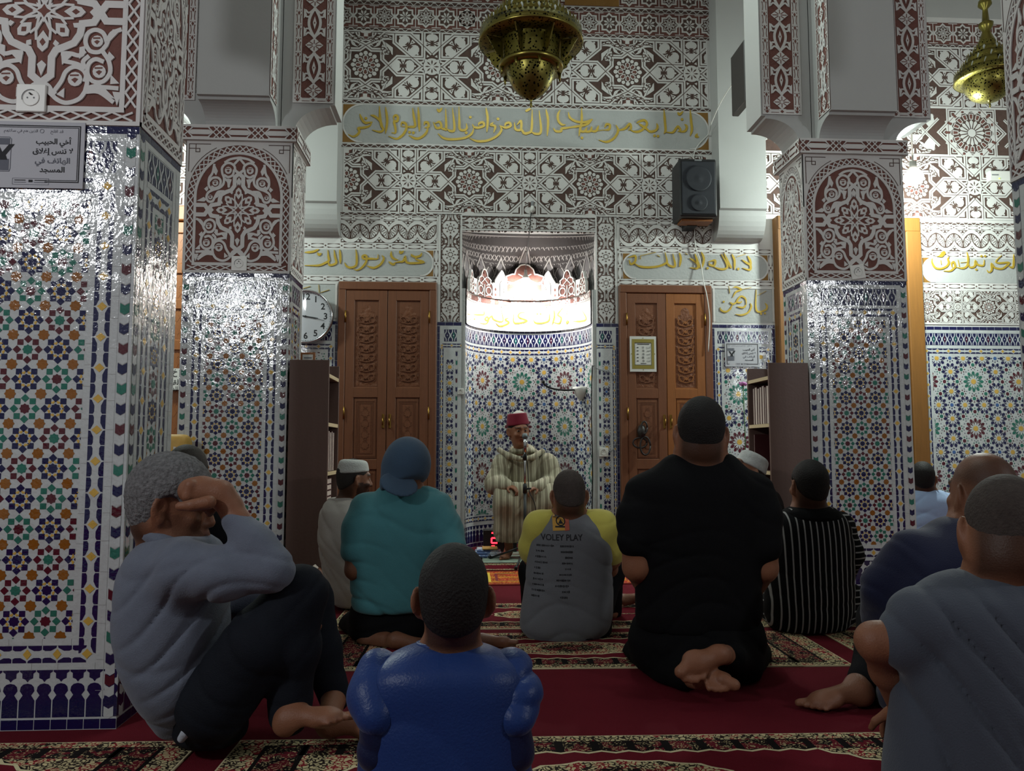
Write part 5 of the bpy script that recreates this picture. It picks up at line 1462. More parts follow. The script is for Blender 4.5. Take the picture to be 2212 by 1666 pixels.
# bag of straps hanging on the right door
c = tuple(map(float, at(1386, 935, YW-.08))); t = empty('hanging_pouch', c, 'dark pouch with looped strap hanging on the right door', 'pouch')
STRAP = mat('dark_leather', (34, 28, 26), .5)
bm = BM(); lathe(bm, [(0, .06), (.03, .05), (.045, 0), (.035, -.06), (0, -.08)], (c[0], c[1], c[2]+.02), 14); obj('pouch_body', bm, STRAP, t)
for k, (dx, dz, r1, r2) in enumerate(((-.02, -.10, .07, .05), (.03, -.13, .05, .09), (.02, .05, .03, .06))):
    bm = BM(); tube(bm, [(c[0]+dx+r1*math.cos(a*PI/8), c[1]-.01-.01*k, c[2]+dz+r2*math.sin(a*PI/8)) for a in range(17)], .009, 6); obj('strap_loop', bm, STRAP, t)
bm = BM(); tube(bm, [(c[0], c[1], c[2]+.05), (c[0], YW-.05, c[2]+.11)], .006, 6); obj('hook', bm, BRASS, t)
# pink flower in the wall corner
c = tuple(map(float, at(1605, 832, 7.5))); t = empty('flower', (c[0], c[1], .55), 'single pink flower on a tall stem behind the right bookshelf', 'flower')
bm = BM()
for k in range(7):
    an = k*2*PI/7; lathe(bm, [(0, -.012), (.018, 0), (.020, .018), (0, .024)], (c[0]+.022*math.cos(an), c[1]+.022*math.sin(an), c[2]+.008*(k % 2)), 8)
obj('petals', bm, mat('pink_petals', (190, 120, 180), .7), t)
bm = BM(); tube(bm, [(c[0], c[1], c[2]), (c[0]+.01, c[1], 1.1), (c[0], c[1]+.02, .62)], .005, 6); obj('stem', bm, mat('green_stem', (60, 90, 50), .7), t)
bm = BM(); lathe(bm, [(0, 0), (.06, 0), (.07, .3), (.04, .62), (.05, .70), (.042, .70), (.035, .62)], (c[0], c[1]+.02, 0), 18); obj('vase', bm, T_BLUE, t)

# ------------------------------------------------------------------ chandeliers
def pierced(name):
    m = mat(name, (130, 122, 64), .36, metal=1)
    N, L, p = nodes_of(m); tc = N.new('ShaderNodeTexCoord'); vo = N.new('ShaderNodeTexVoronoi'); vo.inputs['Scale'].default_value = 52
    cr = N.new('ShaderNodeMath'); cr.operation = 'LESS_THAN'; cr.inputs[1].default_value = .33
    mx = N.new('ShaderNodeMix'); mx.data_type = 'RGBA'; mx.inputs[6].default_value = srgb(136, 128, 66); mx.inputs[7].default_value = srgb(20, 18, 12)
    L.new(tc.outputs['Object'], vo.inputs['Vector']); L.new(vo.outputs['Distance'], cr.inputs[0]); L.new(cr.outputs[0], mx.inputs[0]); L.new(mx.outputs[2], p.inputs['Base Color'])
    return m
PIERCED = pierced('pierced_brass'); BRASSD = mat('aged_brass', (140, 130, 66), .3, metal=1); FLAME = mat('frosted_candle_bulb', (196, 204, 196), .3)
def chandelier(cx_, cy_, zb, s, label, small=False):
    ch = empty('chandelier', (cx_, cy_, zb), label, 'chandelier')
    c = (cx_, cy_, zb); S = lambda L: [(r*s, z*s) for r, z in L]
    def part(nm, L, m, n=48, parent=ch): bm = BM(); lathe(bm, S(L), c, n); return obj(nm, bm, m, parent)
    part('finial', [(0, -.06), (.006, -.055), (.008, -.03), (.004, -.02), (.014, 0), (.04, .008)], BRASSD, 16)
    part('bowl', [(.03, .0), (.07, .025), (.11, .07), (.14, .13), (.15, .165), (.152, .18)] if not small else [(.02, .0), (.09, .012), (.145, .05), (.185, .11), (.20, .16), (.20, .20)], PIERCED)
    if not small:
        part('collar', [(.152, .175), (.195, .18), (.20, .195), (.20, .205), (.185, .215)], BRASSD)
        part('drum', [(.185, .205), (.185, .30), (.19, .345)], PIERCED)
        for k in range(8):
            bm = BM(); a_ = k*PI/4+.2; x, y = cx_+.185*s*math.cos(a_), cy_+.185*s*math.sin(a_)
            tube(bm, [(x, y, zb+.18*s), (x, y, zb+.13*s)], [.012*s, .004*s], 6)
            obj('tassel', bm, BRASSD, ch)
        for k in range(8):
            a_ = k*PI/4+PI/8; ca, sa = math.cos(a_), math.sin(a_); bm = BM()
            P = [(.19, .215), (.195, .34), (.30, .335), (.275, .30), (.245, .25), (.21, .215)]; A = []
            for t_ in (-.004, .004): A.append([bm.verts.new((cx_+s*(r_*ca)-t_*sa, cy_+s*(r_*sa)+t_*ca, zb+s*z_)) for r_, z_ in P])
            bm.faces.new(A[0]); bm.faces.new(A[1][::-1])
            for i in range(6): j = (i+1) % 6; bm.faces.new((A[0][i], A[0][j], A[1][j], A[1][i]))
            obj('scroll_bracket', bm, PIERCED, ch)
        tiers = [(.312, .345, .06), (.25, .425, .05), (.19, .505, .045), (.125, .58, .04)]
    else:
        tiers = [(.262, .19, .06), (.21, .275, .05), (.16, .36, .045), (.10, .43, .04)]
    for i, (r, z, h) in enumerate(tiers):
        r2 = tiers[i+1][0]+.012 if i+1 < len(tiers) else .07; z2 = tiers[i+1][1] if i+1 < len(tiers) else z+.10
        g = part('tier', [(r-.12 if i == 0 else r-.03, z), (r, z-.004), (r+.006, z+.002), (r+.004, z+h), (r-.004, z+h), (r-.012, z+.008), (r2, z+h*.6), (r2, z2)], PIERCED)
        part('rim', [(r+.006, z-.002), (r+.012, z+.004), (r+.008, z+.012)], BRASSD, parent=g)
        bm = BM(); n = int(r*2*PI/.032)
        for k in range(n):   # cresting of small pointed leaves
            a_ = k*2*PI/n; w_ = .013; M = Matrix.Translation(c) @ Matrix.Rotation(a_, 4, 'Z')
            vs = [bm.verts.new(M @ Vector((s*(r+.003), s*u, s*(z+h+v)))) for u, v in ((-w_, -.002), (w_, -.002), (w_*.8, .012), (0, .034), (-w_*.8, .012))]
            bm.faces.new(vs)
        obj('cresting', bm, BRASSD, g)
        nb = max(6, int(r*2*PI/.115))
        for k in range(nb if i < 3 else 0):
            a_ = (k+.5*i)*2*PI/nb; bm = BM(); rr = r-.035
            lathe(bm, S([(0, .075), (.008, .062), (.017, .03), (.016, .012), (.008, 0)]), (cx_+s*rr*math.cos(a_), cy_+s*rr*math.sin(a_), zb+s*(z+h*.72)), 10)
            obj('candle_bulb', bm, FLAME, ch)
    zt = tiers[-1][1]+.10
    part('stem', [(.07, zt), (.045, zt+.06), (.03, zt+.10), (.055, zt+.14), (.06, zt+.17), (.03, zt+.19), (.02, zt+.30), (.055, zt+.34), (.05, zt+.38), (.012, zt+.40), (.012, (5.99-zb)/s)], BRASSD, 20)
c0 = at(1147, 213, 4.6)
chandelier(float(c0[0]), 4.6, float(c0[2]), 1.0, 'large tiered pierced brass chandelier hanging before the prayer wall')
c0 = at(2138, 218, 6.3)
chandelier(float(c0[0]), 6.3, float(c0[2]), 1.0, 'smaller pierced brass chandelier with round bowl in the right bay', True)
# ------------------------------------------------------------------ rugs and things on the floor
def figured(name, base, a, b, scale=60, thr=.10, red=.5):
    "woven figures: dark and coloured scrolls on a pale ground"
    m = mat(name, base, .95, bump=.002, bscale=260, spec=.1); N, L, p = nodes_of(m)
    tc = N.new('ShaderNodeTexCoord'); nz = N.new('ShaderNodeTexNoise'); nz.inputs['Scale'].default_value = scale*.55; nz.inputs['Detail'].default_value = 1
    vo = N.new('ShaderNodeTexVoronoi'); vo.feature = 'DISTANCE_TO_EDGE'; vo.inputs['Scale'].default_value = scale
    ad = N.new('ShaderNodeVectorMath'); ad.operation = 'MULTIPLY_ADD'; ad.inputs[1].default_value = (.035, .035, 0)
    L.new(tc.outputs['Object'], nz.inputs['Vector']); L.new(nz.outputs['Color'], ad.inputs[0]); L.new(tc.outputs['Object'], ad.inputs[2]); L.new(ad.outputs[0], vo.inputs['Vector'])
    lt = N.new('ShaderNodeMath'); lt.operation = 'LESS_THAN'; lt.inputs[1].default_value = thr; L.new(vo.outputs['Distance'], lt.inputs[0])
    n2 = N.new('ShaderNodeTexNoise'); n2.inputs['Scale'].default_value = scale*.22; L.new(tc.outputs['Object'], n2.inputs['Vector'])
    gt = N.new('ShaderNodeMath'); gt.operation = 'GREATER_THAN'; gt.inputs[1].default_value = red; L.new(n2.outputs['Fac'], gt.inputs[0])
    m1 = N.new('ShaderNodeMix'); m1.data_type = 'RGBA'; m1.inputs[6].default_value = srgb(*a); m1.inputs[7].default_value = srgb(*b); L.new(gt.outputs[0], m1.inputs[0])
    m2 = N.new('ShaderNodeMix'); m2.data_type = 'RGBA'; m2.inputs[6].default_value = srgb(*base); L.new(m1.outputs[2], m2.inputs[7]); L.new(lt.outputs[0], m2.inputs[0]); L.new(m2.outputs[2], p.inputs['Base Color'])
    return m
R_CREAM = figured('cream_figured_wool', (196, 182, 140), (44, 34, 30), (130, 36, 44), 62, .13, .52)
R_DARKF = figured('dark_figured_wool', (172, 156, 116), (28, 20, 20), (96, 26, 36), 80, .24, .50)
R_RED = mat('crimson_field_wool', (100, 21, 34), .95, bump=.003, bscale=300, var=.1, vscale=6, spec=.1)
R_LINE = mat('black_wool', (20, 16, 16), .95, spec=.1); R_PALE = mat('pale_wool_edge', (204, 192, 154), .95, bump=.002, bscale=250, spec=.1)
RUG = [R_CREAM, R_DARKF, R_RED, R_LINE, R_PALE]
def rug(x, y, W_, D, rot, label, group=None):
    t = empty('rug', (x, y, 0), label, 'rug', group)
    M = Matrix.Translation((x, y, 0)) @ Matrix.Rotation(rot, 4, 'Z')
    bm = BM(); box(bm, (0, 0, .0005), (W_, D, .006), M=M); obj('rug_body', bm, R_PALE, t)
    p = Pat(); p.rect(.006, .006, W_-.006, D-.006, 0, 0)
    b1, b2, e1, e2 = .055, .145, .10, .24
    p.rect(e1, b1, W_-e1, D-b1, 3, .0004); p.rect(e1+.014, b1+.008, W_-e1-.014, D-b1-.008, 1, .0008)
    for v0, v1 in ((b1, b2), (D-b2, D-b1)):
        n = int((W_-2*e2)/.115)
        for i in range(n+1): u = e2+(W_-2*e2)*i/n; p.poly([(u-.014, v0), (u+.014, v0), (u+.014, v1), (u-.014, v1)], 3, .0012)
    for u0 in (e2-.008, W_-e2-.008): p.rect(u0, b1, u0+.016, D-b1, 3, .0012)
    p.rect(e2+.008, b2, W_-e2-.008, D-b2, 0, .0010)
    n = int((W_-2*e2)/.055)
    hx = .20; P = [(e2+.03, D/2), (e2+.03+hx*1.6, D-b2-.004), (W_-e2-.03-hx*1.6, D-b2-.004), (W_-e2-.03, D/2), (W_-e2-.03-hx*1.6, b2+.004), (e2+.03+hx*1.6, b2+.004)]
    p.poly(P, 2, .0018)
    for i in range(6):   # scalloped outline
        a, b = np.array(P[i]), np.array(P[(i+1) % 6]); L = np.linalg.norm(b-a); k = max(2, int(L/.045)); nn = np.array([-(b-a)[1], (b-a)[0]])/L
        p.stroke([a, b], .008, 3, .0021); p.stroke([tuple(a+(b-a)*j/k-nn*(.012 if j % 2 else -.004)) for j in range(k+1)], .012, 4, .0023)
    cx_, cy_ = W_/2, D/2
    O = [((.36-.022*abs(math.cos(6*t_)))*math.cos(t_), (.135-.012*abs(math.sin(8*t_)))*math.sin(t_)) for t_ in [2*PI*k/64 for k in range(64)]]
    p.poly([(cx_+a, cy_+b) for a, b in O], 4, .0024); p.poly([(cx_+a*.955, cy_+b*.92) for a, b in O], 0, .0028); p.poly([(cx_+a*.45, cy_+b*.5) for a, b in O], 1, .0032)
    for sg in (1, -1):
        p.stroke([(cx_+sg*.35, cy_), (cx_+sg*.52, cy_)], .006, 4, .0024)
        for k in range(4): p.ngon(cx_+sg*(.40+.035*k), cy_, .012, 6, 0, .0027)
    lay('woven_pattern', p, lambda u, v, h: tuple(M @ Vector((u, v, .0066+h))), RUG, t, jit=0)
    return t
RW, RD, RG, RR = 2.53, .67, .13, -.022
rows = ((-.79, 2.10, .70, 'nearest row'), (-.752, 3.64, .68, 'middle row'), (-.77, 4.43, .70, 'third row'))
for x, y, d, nm in rows:
    for k, side in ((-1, 'left'), (0, 'middle'), (1, 'right')):
        xx = x+k*(RW+RG)
        rug(xx, y-k*(RW+RG)*.022, RW, d, RR, 'crimson rug with cream figured border, %s rug of the %s' % (side, nm), 'crimson prayer rugs in rows')
OR1 = figured('orange_figured_wool', (206, 132, 54), (150, 60, 30), (176, 40, 40), 40, .16, .5)
def small_rug(x0, x1, y0, y1, label):
    t = empty('prayer_mat', ((x0+x1)/2, y0, 0), label, 'prayer mat')
    bm = BM(); box(bm, (x0, y0, .0005), (x1, y1, .010), .002); obj('mat_body', bm, mat('rust_wool_edge', (150, 50, 40), .95), t)
    p = Pat(); p.rect(x0+.01, y0+.01, x1-.01, y1-.01, 0, 0)
    for k in range(7): v = y0+.03+k*(y1-y0-.06)/6; p.rect(x0+.02, v-.006, x1-.02, v+.006, 1 if k % 2 else 2, .0006)
    p.rect(x0+.10, y0+.09, x0+.155, y1-.09, 1, .001); p.rect(x1-.155, y0+.09, x1-.10, y1-.09, 1, .001)
    p.stroke([(x0+.2, y0+.14), (x1-.2, y0+.14), (x1-.2, y1-.14), (x0+.2, y1-.14)], .02, 2, .001, closed=True)
    lay('woven_pattern', p, lambda u, v, h: (u, v, .0105+h), [OR1, mat('yellow_wool', (216, 186, 60), .95), mat('dark_red_wool', (120, 30, 34), .95)], t, jit=0)
small_rug(.02, 1.22, 5.80, 6.42, 'orange patterned prayer mat with yellow bars before the preacher')
def frontrug():
    x0, x1, y0, y1 = -.15, 1.35, 6.48, 6.86
    t = empty('rug', ((x0+x1)/2, y0, 0), 'narrow crimson rug with cream border at the feet of the preacher', 'rug')
    bm = BM(); box(bm, (x0, y0, .0005), (x1, y1, .008)); obj('rug_body', bm, R_RED, t)
    p = Pat(); p.rect(x0, y1-.10, x1, y1-.01, 0, 0); p.rect(x0, y0+.01, x1, y0+.06, 0, 0); lay('woven_pattern', p, lambda u, v, h: (u, v, .0085+h), RUG, t, jit=0)
frontrug()
t = empty('mat', (.6, 6.9, 0), 'pale green mat under the feet of the preacher', 'mat')
bm = BM(); box(bm, (.13, 6.90, .0005), (1.18, 7.62, .014), .004); obj('mat_body', bm, mat('pale_green_felt', (150, 166, 150), .9, bump=.002, bscale=120, var=.12), t)
# folded cloth and digital clock left of the chair
a = J(1056, 1192, 7.22) if 'J' in globals() else at(1056, 1192, 7.22)
t = empty('folded_cloth', (float(a[0]), 7.25, .014), 'blue and white folded cloth lying on the pale green mat', 'cloth'); random.seed(3)
FC = figured('blue_white_cloth', (150, 164, 190), (90, 110, 150), (196, 200, 206), 30, .2, .5)
for k, (w_, z) in enumerate(((.13, .016), (.125, .038), (.11, .058))):
    bm = BM(); box(bm, (float(a[0])-w_, 7.13+.02*k, z), (float(a[0])+w_-.01*k, 7.40, z+.026), .011, seg=3); obj('fold', bm, FC, t, True)
bm = BM(); box(bm, (float(a[0])-.06, 7.16, .086), (float(a[0])+.08, 7.34, .098), .004); obj('yellow_booklet', bm, mat('ochre_paper', (190, 150, 80), .8), t)
a, b = at(1044, 1178, 7.55), at(1090, 1134, 7.55); x0, x1 = float(a[0]), float(b[0])+.12
t = empty('digital_clock', ((x0+x1)/2, 7.58, 0), 'black digital clock with glowing red figures on the floor of the niche', 'digital clock')
bm = BM(); box(bm, (x0, 7.56, .0), (x1, 7.66, .225), .006); obj('case', bm, BLACKP, t)
p = Pat()
def seg7(u, v, w_, h_, on):
    S = {'a': ((0, 1), (1, 1)), 'b': ((1, 1), (1, .5)), 'c': ((1, .5), (1, 0)), 'd': ((0, 0), (1, 0)), 'e': ((0, .5), (0, 0)), 'f': ((0, 1), (0, .5)), 'g': ((0, .5), (1, .5))}
    for q in on: (x_0, y_0), (x_1, y_1) = S[q]; p.stroke([(u+x_0*w_, v+y_0*h_), (u+x_1*w_, v+y_1*h_)], .015, 0, 0)
u0 = float(at(1062, 1150, 7.55)[0]); seg7(u0+.0, .10, .055, .095, 'abged'); seg7(u0+.11, .10, .055, .095, 'abc'); seg7(u0+.0, .03, .03, .04, 'abcd')
lay('lit_figures', p, lambda u, v, h: (u, 7.5585-h, v), [mat('red_led', (255, 40, 50), emit=(255, 30, 44), es=7)], t)
# microphone on its stand
b0 = flr(1135, 1214); bx, by = float(at(1134, 1100, 6.84)[0]), 6.84
top = at(1134, 962, by); hd = at(1134, 943, by)
t = empty('microphone_stand', (bx, by, 0), 'black microphone on a tripod stand before the preacher', 'microphone')
bm = BM(); tube(bm, [(bx, by, .10), (bx, by, .62)], .0135, 10); obj('lower_tube', bm, BLACKP, t)
bm = BM(); tube(bm, [(bx, by, .60), (float(top[0]), by, float(top[2])-.03)], .0085, 10); obj('upper_tube', bm, STEEL, t)
bm = BM(); lathe(bm, [(.011, -.05), (.019, -.045), (.019, .03), (.011, .035)], (bx, by, .66), 12); tube(bm, [(bx, by, .65), (bx+.055, by-.01, .655)], .008, 6); obj('clutch', bm, BLACKP, t)
bm = BM(); lathe(bm, [(.010, -.02), (.018, -.015), (.018, .03), (.012, .035)], (bx-.0, by, .92), 12); tube(bm, [(bx, by, .93), (bx-.035, by-.01, .93)], .007, 6); obj('tilt_joint', bm, BLACKP, t)
for e in (flr(1058, 1206, .02), np.array((bx+.34, by-.12, .02)), np.array((bx-.10, by-.34, .012))):
    bm = BM(); tube(bm, [(bx, by, .16), tuple(map(float, e))], .0095, 8); lg = obj('leg', bm, BLACKP, t); bm = BM(); lathe(bm, [(0, -.004), (.016, 0), (.016, .02), (0, .03)], tuple(map(float, e)), 8); obj('rubber_foot', bm, BLACKP, lg)
bm = BM(); d_ = Vector((0, .02, -.06)); c0 = Vector(tuple(map(float, hd))); tube(bm, [c0+Vector((0, .0, -.015)), c0+Vector((0, -.015, -.06)), c0+Vector((0, -.03, -.14))], [.018, .016, .012], 12); obj('microphone_body', bm, STEEL, t)
bm = BM(); lathe(bm, [(0, .03), (.018, .026), (.026, .008), (.025, -.012), (.018, -.024), (0, -.026)], c0, 16); obj('microphone_head', bm, mat('steel_mesh', (110, 118, 122), .4, metal=.8, bump=.002, bscale=400), t)
bm = BM(); tube(bm, [c0+Vector((0, -.025, -.10)), tuple(map(float, top-np.array((0, 0, .04))))], .012, 8); obj('clip', bm, BLACKP, t)
bm = BM(); tube(bm, smooth_pts([tuple(c0+Vector((0, -.03, -.14))), tuple(map(float, at(1140, 1010, by-.03))), tuple(map(float, at(1143, 1060, by-.03))), tuple(map(float, at(1154, 1085, by-.04))), tuple(map(float, at(1158, 1120, by-.03))), (bx+.12, by-.05, .05), (bx+.3, by-.02, .02)], 6), .004, 6); obj('lead', bm, BLACKP, t)
# low book stand by the left bookshelf
a = at(714, 1262, 5.3); cx_, cy_ = float(a[0]), 5.32
t = empty('book_stand', (cx_, cy_, 0), 'low dark folding book stand with an open book by the left bookshelf', 'book stand')
for sg in (1, -1):
    M = Matrix.Translation((cx_, cy_+sg*.0, .10)) @ Matrix.Rotation(sg*.8, 4, 'Y'); bm = BM(); box(bm, (-.008, -.10, -.13), (.008, .10, .14), .003, M=M); obj('stand_board', bm, W_DARK, t)
bm = BM()
for sg in (1, -1): box(bm, (-.012, -.09, .02), (.006, .09, .15), .003, M=Matrix.Translation((cx_+sg*.02, cy_, .115)) @ Matrix.Rotation(sg*.8, 4, 'Y'))
tb = empty('book', (cx_, cy_, .12), 'open book lying on the low folding stand', 'book'); obj('pages', bm, PAGE, tb)
# yellow bag behind the dark haired man
a = at(384, 968, 5.2); c = tuple(map(float, a))
t = empty('bag', (c[0], 5.25, 0), 'yellow bag with a white letter standing in the gap between the left pillars', 'bag')
bm = BM(); box(bm, (c[0]-.30, 5.20, .55), (c[0]+.05, 5.36, c[2]+.09), .05, seg=4); obj('bag_body', bm, mat('yellow_nylon', (190, 150, 70), .6, bump=.006, bscale=14), t, True)
p = Pat(); put_text(p, 'N', c[0]+.005, c[2]-.03, .09, 0, 0, bold=.004); lay('bag_lettering', p, lambda u, v, h: (u, 5.198-h, v), [PAPER], t)
bm = BM(); box(bm, (c[0]-.34, 5.18, .0), (c[0]+.06, 5.40, .548), .01); tag(obj('crate', bm, W_DARK), 'dark wooden crate under the yellow bag between the left pillars', 'crate')
# ------------------------------------------------------------------ bodies: distance fields meshed to one smooth skin
class Field:
    def __init__(s, h): s.h = h; s.ops = []
    def add(s, lo, hi, fn, k, op='u'): s.ops.append((np.asarray(lo, float), np.asarray(hi, float), fn, k, op))
    def cone(s, a, b, ra, rb, k=.02, op='u'):
        a, b = np.asarray(a, float), np.asarray(b, float); ba = b-a; L = max(1e-9, ba @ ba); m = max(ra, rb)
        def fn(x, y, z):
            t = np.clip(((x-a[0])*ba[0]+(y-a[1])*ba[1]+(z-a[2])*ba[2])/L, 0, 1)
            return np.sqrt((x-a[0]-t*ba[0])**2+(y-a[1]-t*ba[1])**2+(z-a[2]-t*ba[2])**2)-(ra+(rb-ra)*t)
        s.add(np.minimum(a, b)-m, np.maximum(a, b)+m, fn, k, op)
    def chain(s, pts, rads, k=.02, op='u'):
        for i in range(len(pts)-1): s.cone(pts[i], pts[i+1], rads[i], rads[i+1], k, op)
    def ell(s, c, r, k=.02, op='u', ax=None):
        c = np.asarray(c, float); r = np.asarray(r, float)
        A = np.eye(3) if ax is None else np.asarray(ax, float)   # rows: local axes
        m = float(max(r))
        def fn(x, y, z):
            dx, dy, dz = x-c[0], y-c[1], z-c[2]
            q = [(A[i][0]*dx+A[i][1]*dy+A[i][2]*dz)/r[i] for i in range(3)]
            k0 = np.sqrt(q[0]**2+q[1]**2+q[2]**2); k1 = np.sqrt((q[0]/r[0])**2+(q[1]/r[1])**2+(q[2]/r[2])**2)+1e-9
            return k0*(k0-1)/k1
        s.add(c-m, c+m, fn, k, op)
    def loft(s, sl, sy, k=.02, grow=0.0, op='u', pw=2.0):
        "slices (x, y, z, rx) stacked in z; depth radius = rx*sy"
        S = np.array(sorted([tuple(a) for a in sl], key=lambda a: a[2]), float)
        zz = np.linspace(S[0, 2], S[-1, 2], 60)
        sm = lambda v: np.interp(zz, S[:, 2], v)
        def smooth(v):
            v = sm(v); p = np.pad(v, 4, mode='edge'); return np.convolve(p, np.ones(9)/9, 'valid')
        cx, cy, R = smooth(S[:, 0]), smooth(S[:, 1]), smooth(S[:, 3])+grow; z0, z1 = zz[0]-grow, zz[-1]+grow
        Sy = np.asarray([a[4] if len(a) > 4 else sy for a in sorted([tuple(a) for a in sl], key=lambda a: a[2])], float); Sy = smooth(Sy)
        M = float(R.max()*max(1, float(Sy.max())))
        def fn(x, y, z):
            X, Y_, r, q = np.interp(z, zz, cx), np.interp(z, zz, cy), np.interp(z, zz, R), np.interp(z, zz, Sy)
            d = (((np.abs(x-X))**pw+(np.abs(y-Y_)/q)**pw)**(1/pw)-r)*np.minimum(q, 1)
            e = np.maximum(z0-z, z-z1)+0*d; kk = .03
            h = np.maximum(kk-np.abs(d-e), 0)/kk
            return np.maximum(d, e)+h*h*kk*.25
        s.add((cx.min()-M, cy.min()-M, z0), (cx.max()+M, cy.max()+M, z1), fn, k, op)
    def cut(s, n, p, k=.004):
        "keep the side the normal points away from"
        n = np.asarray(n, float); n = n/np.linalg.norm(n); d = n @ np.asarray(p, float)
        s.add((-9,)*3, (9,)*3, lambda x, y, z: x*n[0]+y*n[1]+z*n[2]-d, k, 'i')
    def mesh(s, disp=None):
        h = s.h; U = [o for o in s.ops if o[4] == 'u']
        lo = np.min([o[0] for o in U], 0)-3*h; hi = np.max([o[1] for o in U], 0)+3*h
        n = np.ceil((hi-lo)/h).astype(int)+1
        gx, gy, gz = [lo[i]+h*np.arange(n[i]) for i in range(3)]
        D = np.full(tuple(n), 1.0, np.float32)
        for a, b, fn, k, op in s.ops:
            m = max(k, 4*h)+h
            i0 = np.clip(np.floor((a-m-lo)/h).astype(int), 0, n); i1 = np.clip(np.ceil((b+m-lo)/h).astype(int)+1, 0, n)
            if (i1 <= i0).any(): continue
            sl = tuple(slice(i0[q], i1[q]) for q in range(3))
            d = fn(gx[sl[0]][:, None, None], gy[sl[1]][None, :, None], gz[sl[2]][None, None, :]).astype(np.float32)
            A = D[sl]
            if op == 'u': e = np.maximum(k-np.abs(A-d), 0)/max(k, 1e-6); D[sl] = np.minimum(A, d)-e*e*k*.25
            elif op == 's': d = -d; e = np.maximum(k-np.abs(A-d), 0)/max(k, 1e-6); D[sl] = np.maximum(A, d)+e*e*k*.25
            else: e = np.maximum(k-np.abs(A-d), 0)/max(k, 1e-6); D[sl] = np.maximum(A, d)+e*e*k*.25
        if disp is not None: D += disp(gx[:, None, None], gy[None, :, None], gz[None, None, :]).astype(np.float32)
        D[0], D[-1] = 1, 1; D[:, 0], D[:, -1] = 1, 1; D[:, :, 0], D[:, :, -1] = 1, 1
        return nets(D, lo, h)
def nets(D, lo, h):
    I = D < 0
    c = np.zeros(tuple(np.array(D.shape)-1), np.int8)
    for dx in (0, 1):
        for dy in (0, 1):
            for dz in (0, 1): c += I[dx:D.shape[0]-1+dx, dy:D.shape[1]-1+dy, dz:D.shape[2]-1+dz]
    act = np.argwhere((c > 0) & (c < 8)); N = len(act)
    idx = np.full(c.shape, -1, np.int32); idx[tuple(act.T)] = np.arange(N)
    acc = np.zeros((N, 3)); cnt = np.zeros(N)
    cor = [(x, y, z) for x in (0, 1) for y in (0, 1) for z in (0, 1)]
    val = {q: D[act[:, 0]+q[0], act[:, 1]+q[1], act[:, 2]+q[2]].astype(float) for q in cor}
    for a in cor:
        for ax in range(3):
            if a[ax]: continue
            b = list(a); b[ax] = 1; b = tuple(b); va, vb = val[a], val[b]
            m = (va < 0) != (vb < 0); t = np.where(m, va/(va-vb+1e-12), 0)
            p = np.array(a, float)[None, :].repeat(N, 0); p[:, ax] += t
            acc[m] += p[m]; cnt[m] += 1
    V = lo+h*(act+acc/cnt[:, None])
    F = []
    for ax in range(3):
        o = [q for q in range(3) if q != ax]
        sl0 = [slice(None)]*3; sl1 = [slice(None)]*3; sl0[ax] = slice(0, -1); sl1[ax] = slice(1, None)
        A, B = I[tuple(sl0)], I[tuple(sl1)]
        e = np.argwhere(A != B); ok = np.ones(len(e), bool)
        for q in o: ok &= (e[:, q] > 0) & (e[:, q] < c.shape[q])
        e = e[ok]; ins = A[tuple(e.T)]
        def at_(d1, d2):
            f = e.copy(); f[:, o[0]] -= d1; f[:, o[1]] -= d2; return idx[tuple(f.T)]
        q = np.stack([at_(1, 1), at_(0, 1), at_(0, 0), at_(1, 0)], 1)
        flip = ins if ax != 1 else ~ins
        q = np.where(flip[:, None], q, q[:, ::-1]); F.append(q[(q >= 0).all(1)])
    return V, np.concatenate(F)
def relax(V, F, it=2, lam=.5):
    e = np.concatenate([F[:, [0, 1]], F[:, [1, 2]], F[:, [2, 3]], F[:, [3, 0]]])
    for _ in range(it):
        S = np.zeros_like(V); n = np.zeros(len(V))
        for a, b in ((0, 1), (1, 0)):
            np.add.at(S, e[:, a], V[e[:, b]]); np.add.at(n, e[:, a], 1)
        V = V+lam*(S/np.maximum(n, 1)[:, None]-V)
    return V
def build(name, V, F, m, parent, col=None, it=1):
    if it: V = relax(V, F, it)
    me = bpy.data.meshes.new(name)
    me.vertices.add(len(V)); me.vertices.foreach_set('co', V.astype(np.float32).ravel())
    me.loops.add(F.size); me.loops.foreach_set('vertex_index', F.astype(np.int32).ravel())
    me.polygons.add(len(F)); me.polygons.foreach_set('loop_start', np.arange(0, F.size, 4, dtype=np.int32))
    me.update(calc_edges=True); me.validate()
    if col is not None:
        a = me.color_attributes.new('Col', 'FLOAT_COLOR', 'POINT'); c = np.ones((len(V), 4), np.float32); c[:, :3] = col(V); a.data.foreach_set('color', c.ravel())
    return link_mesh(name, me, m, parent, True)

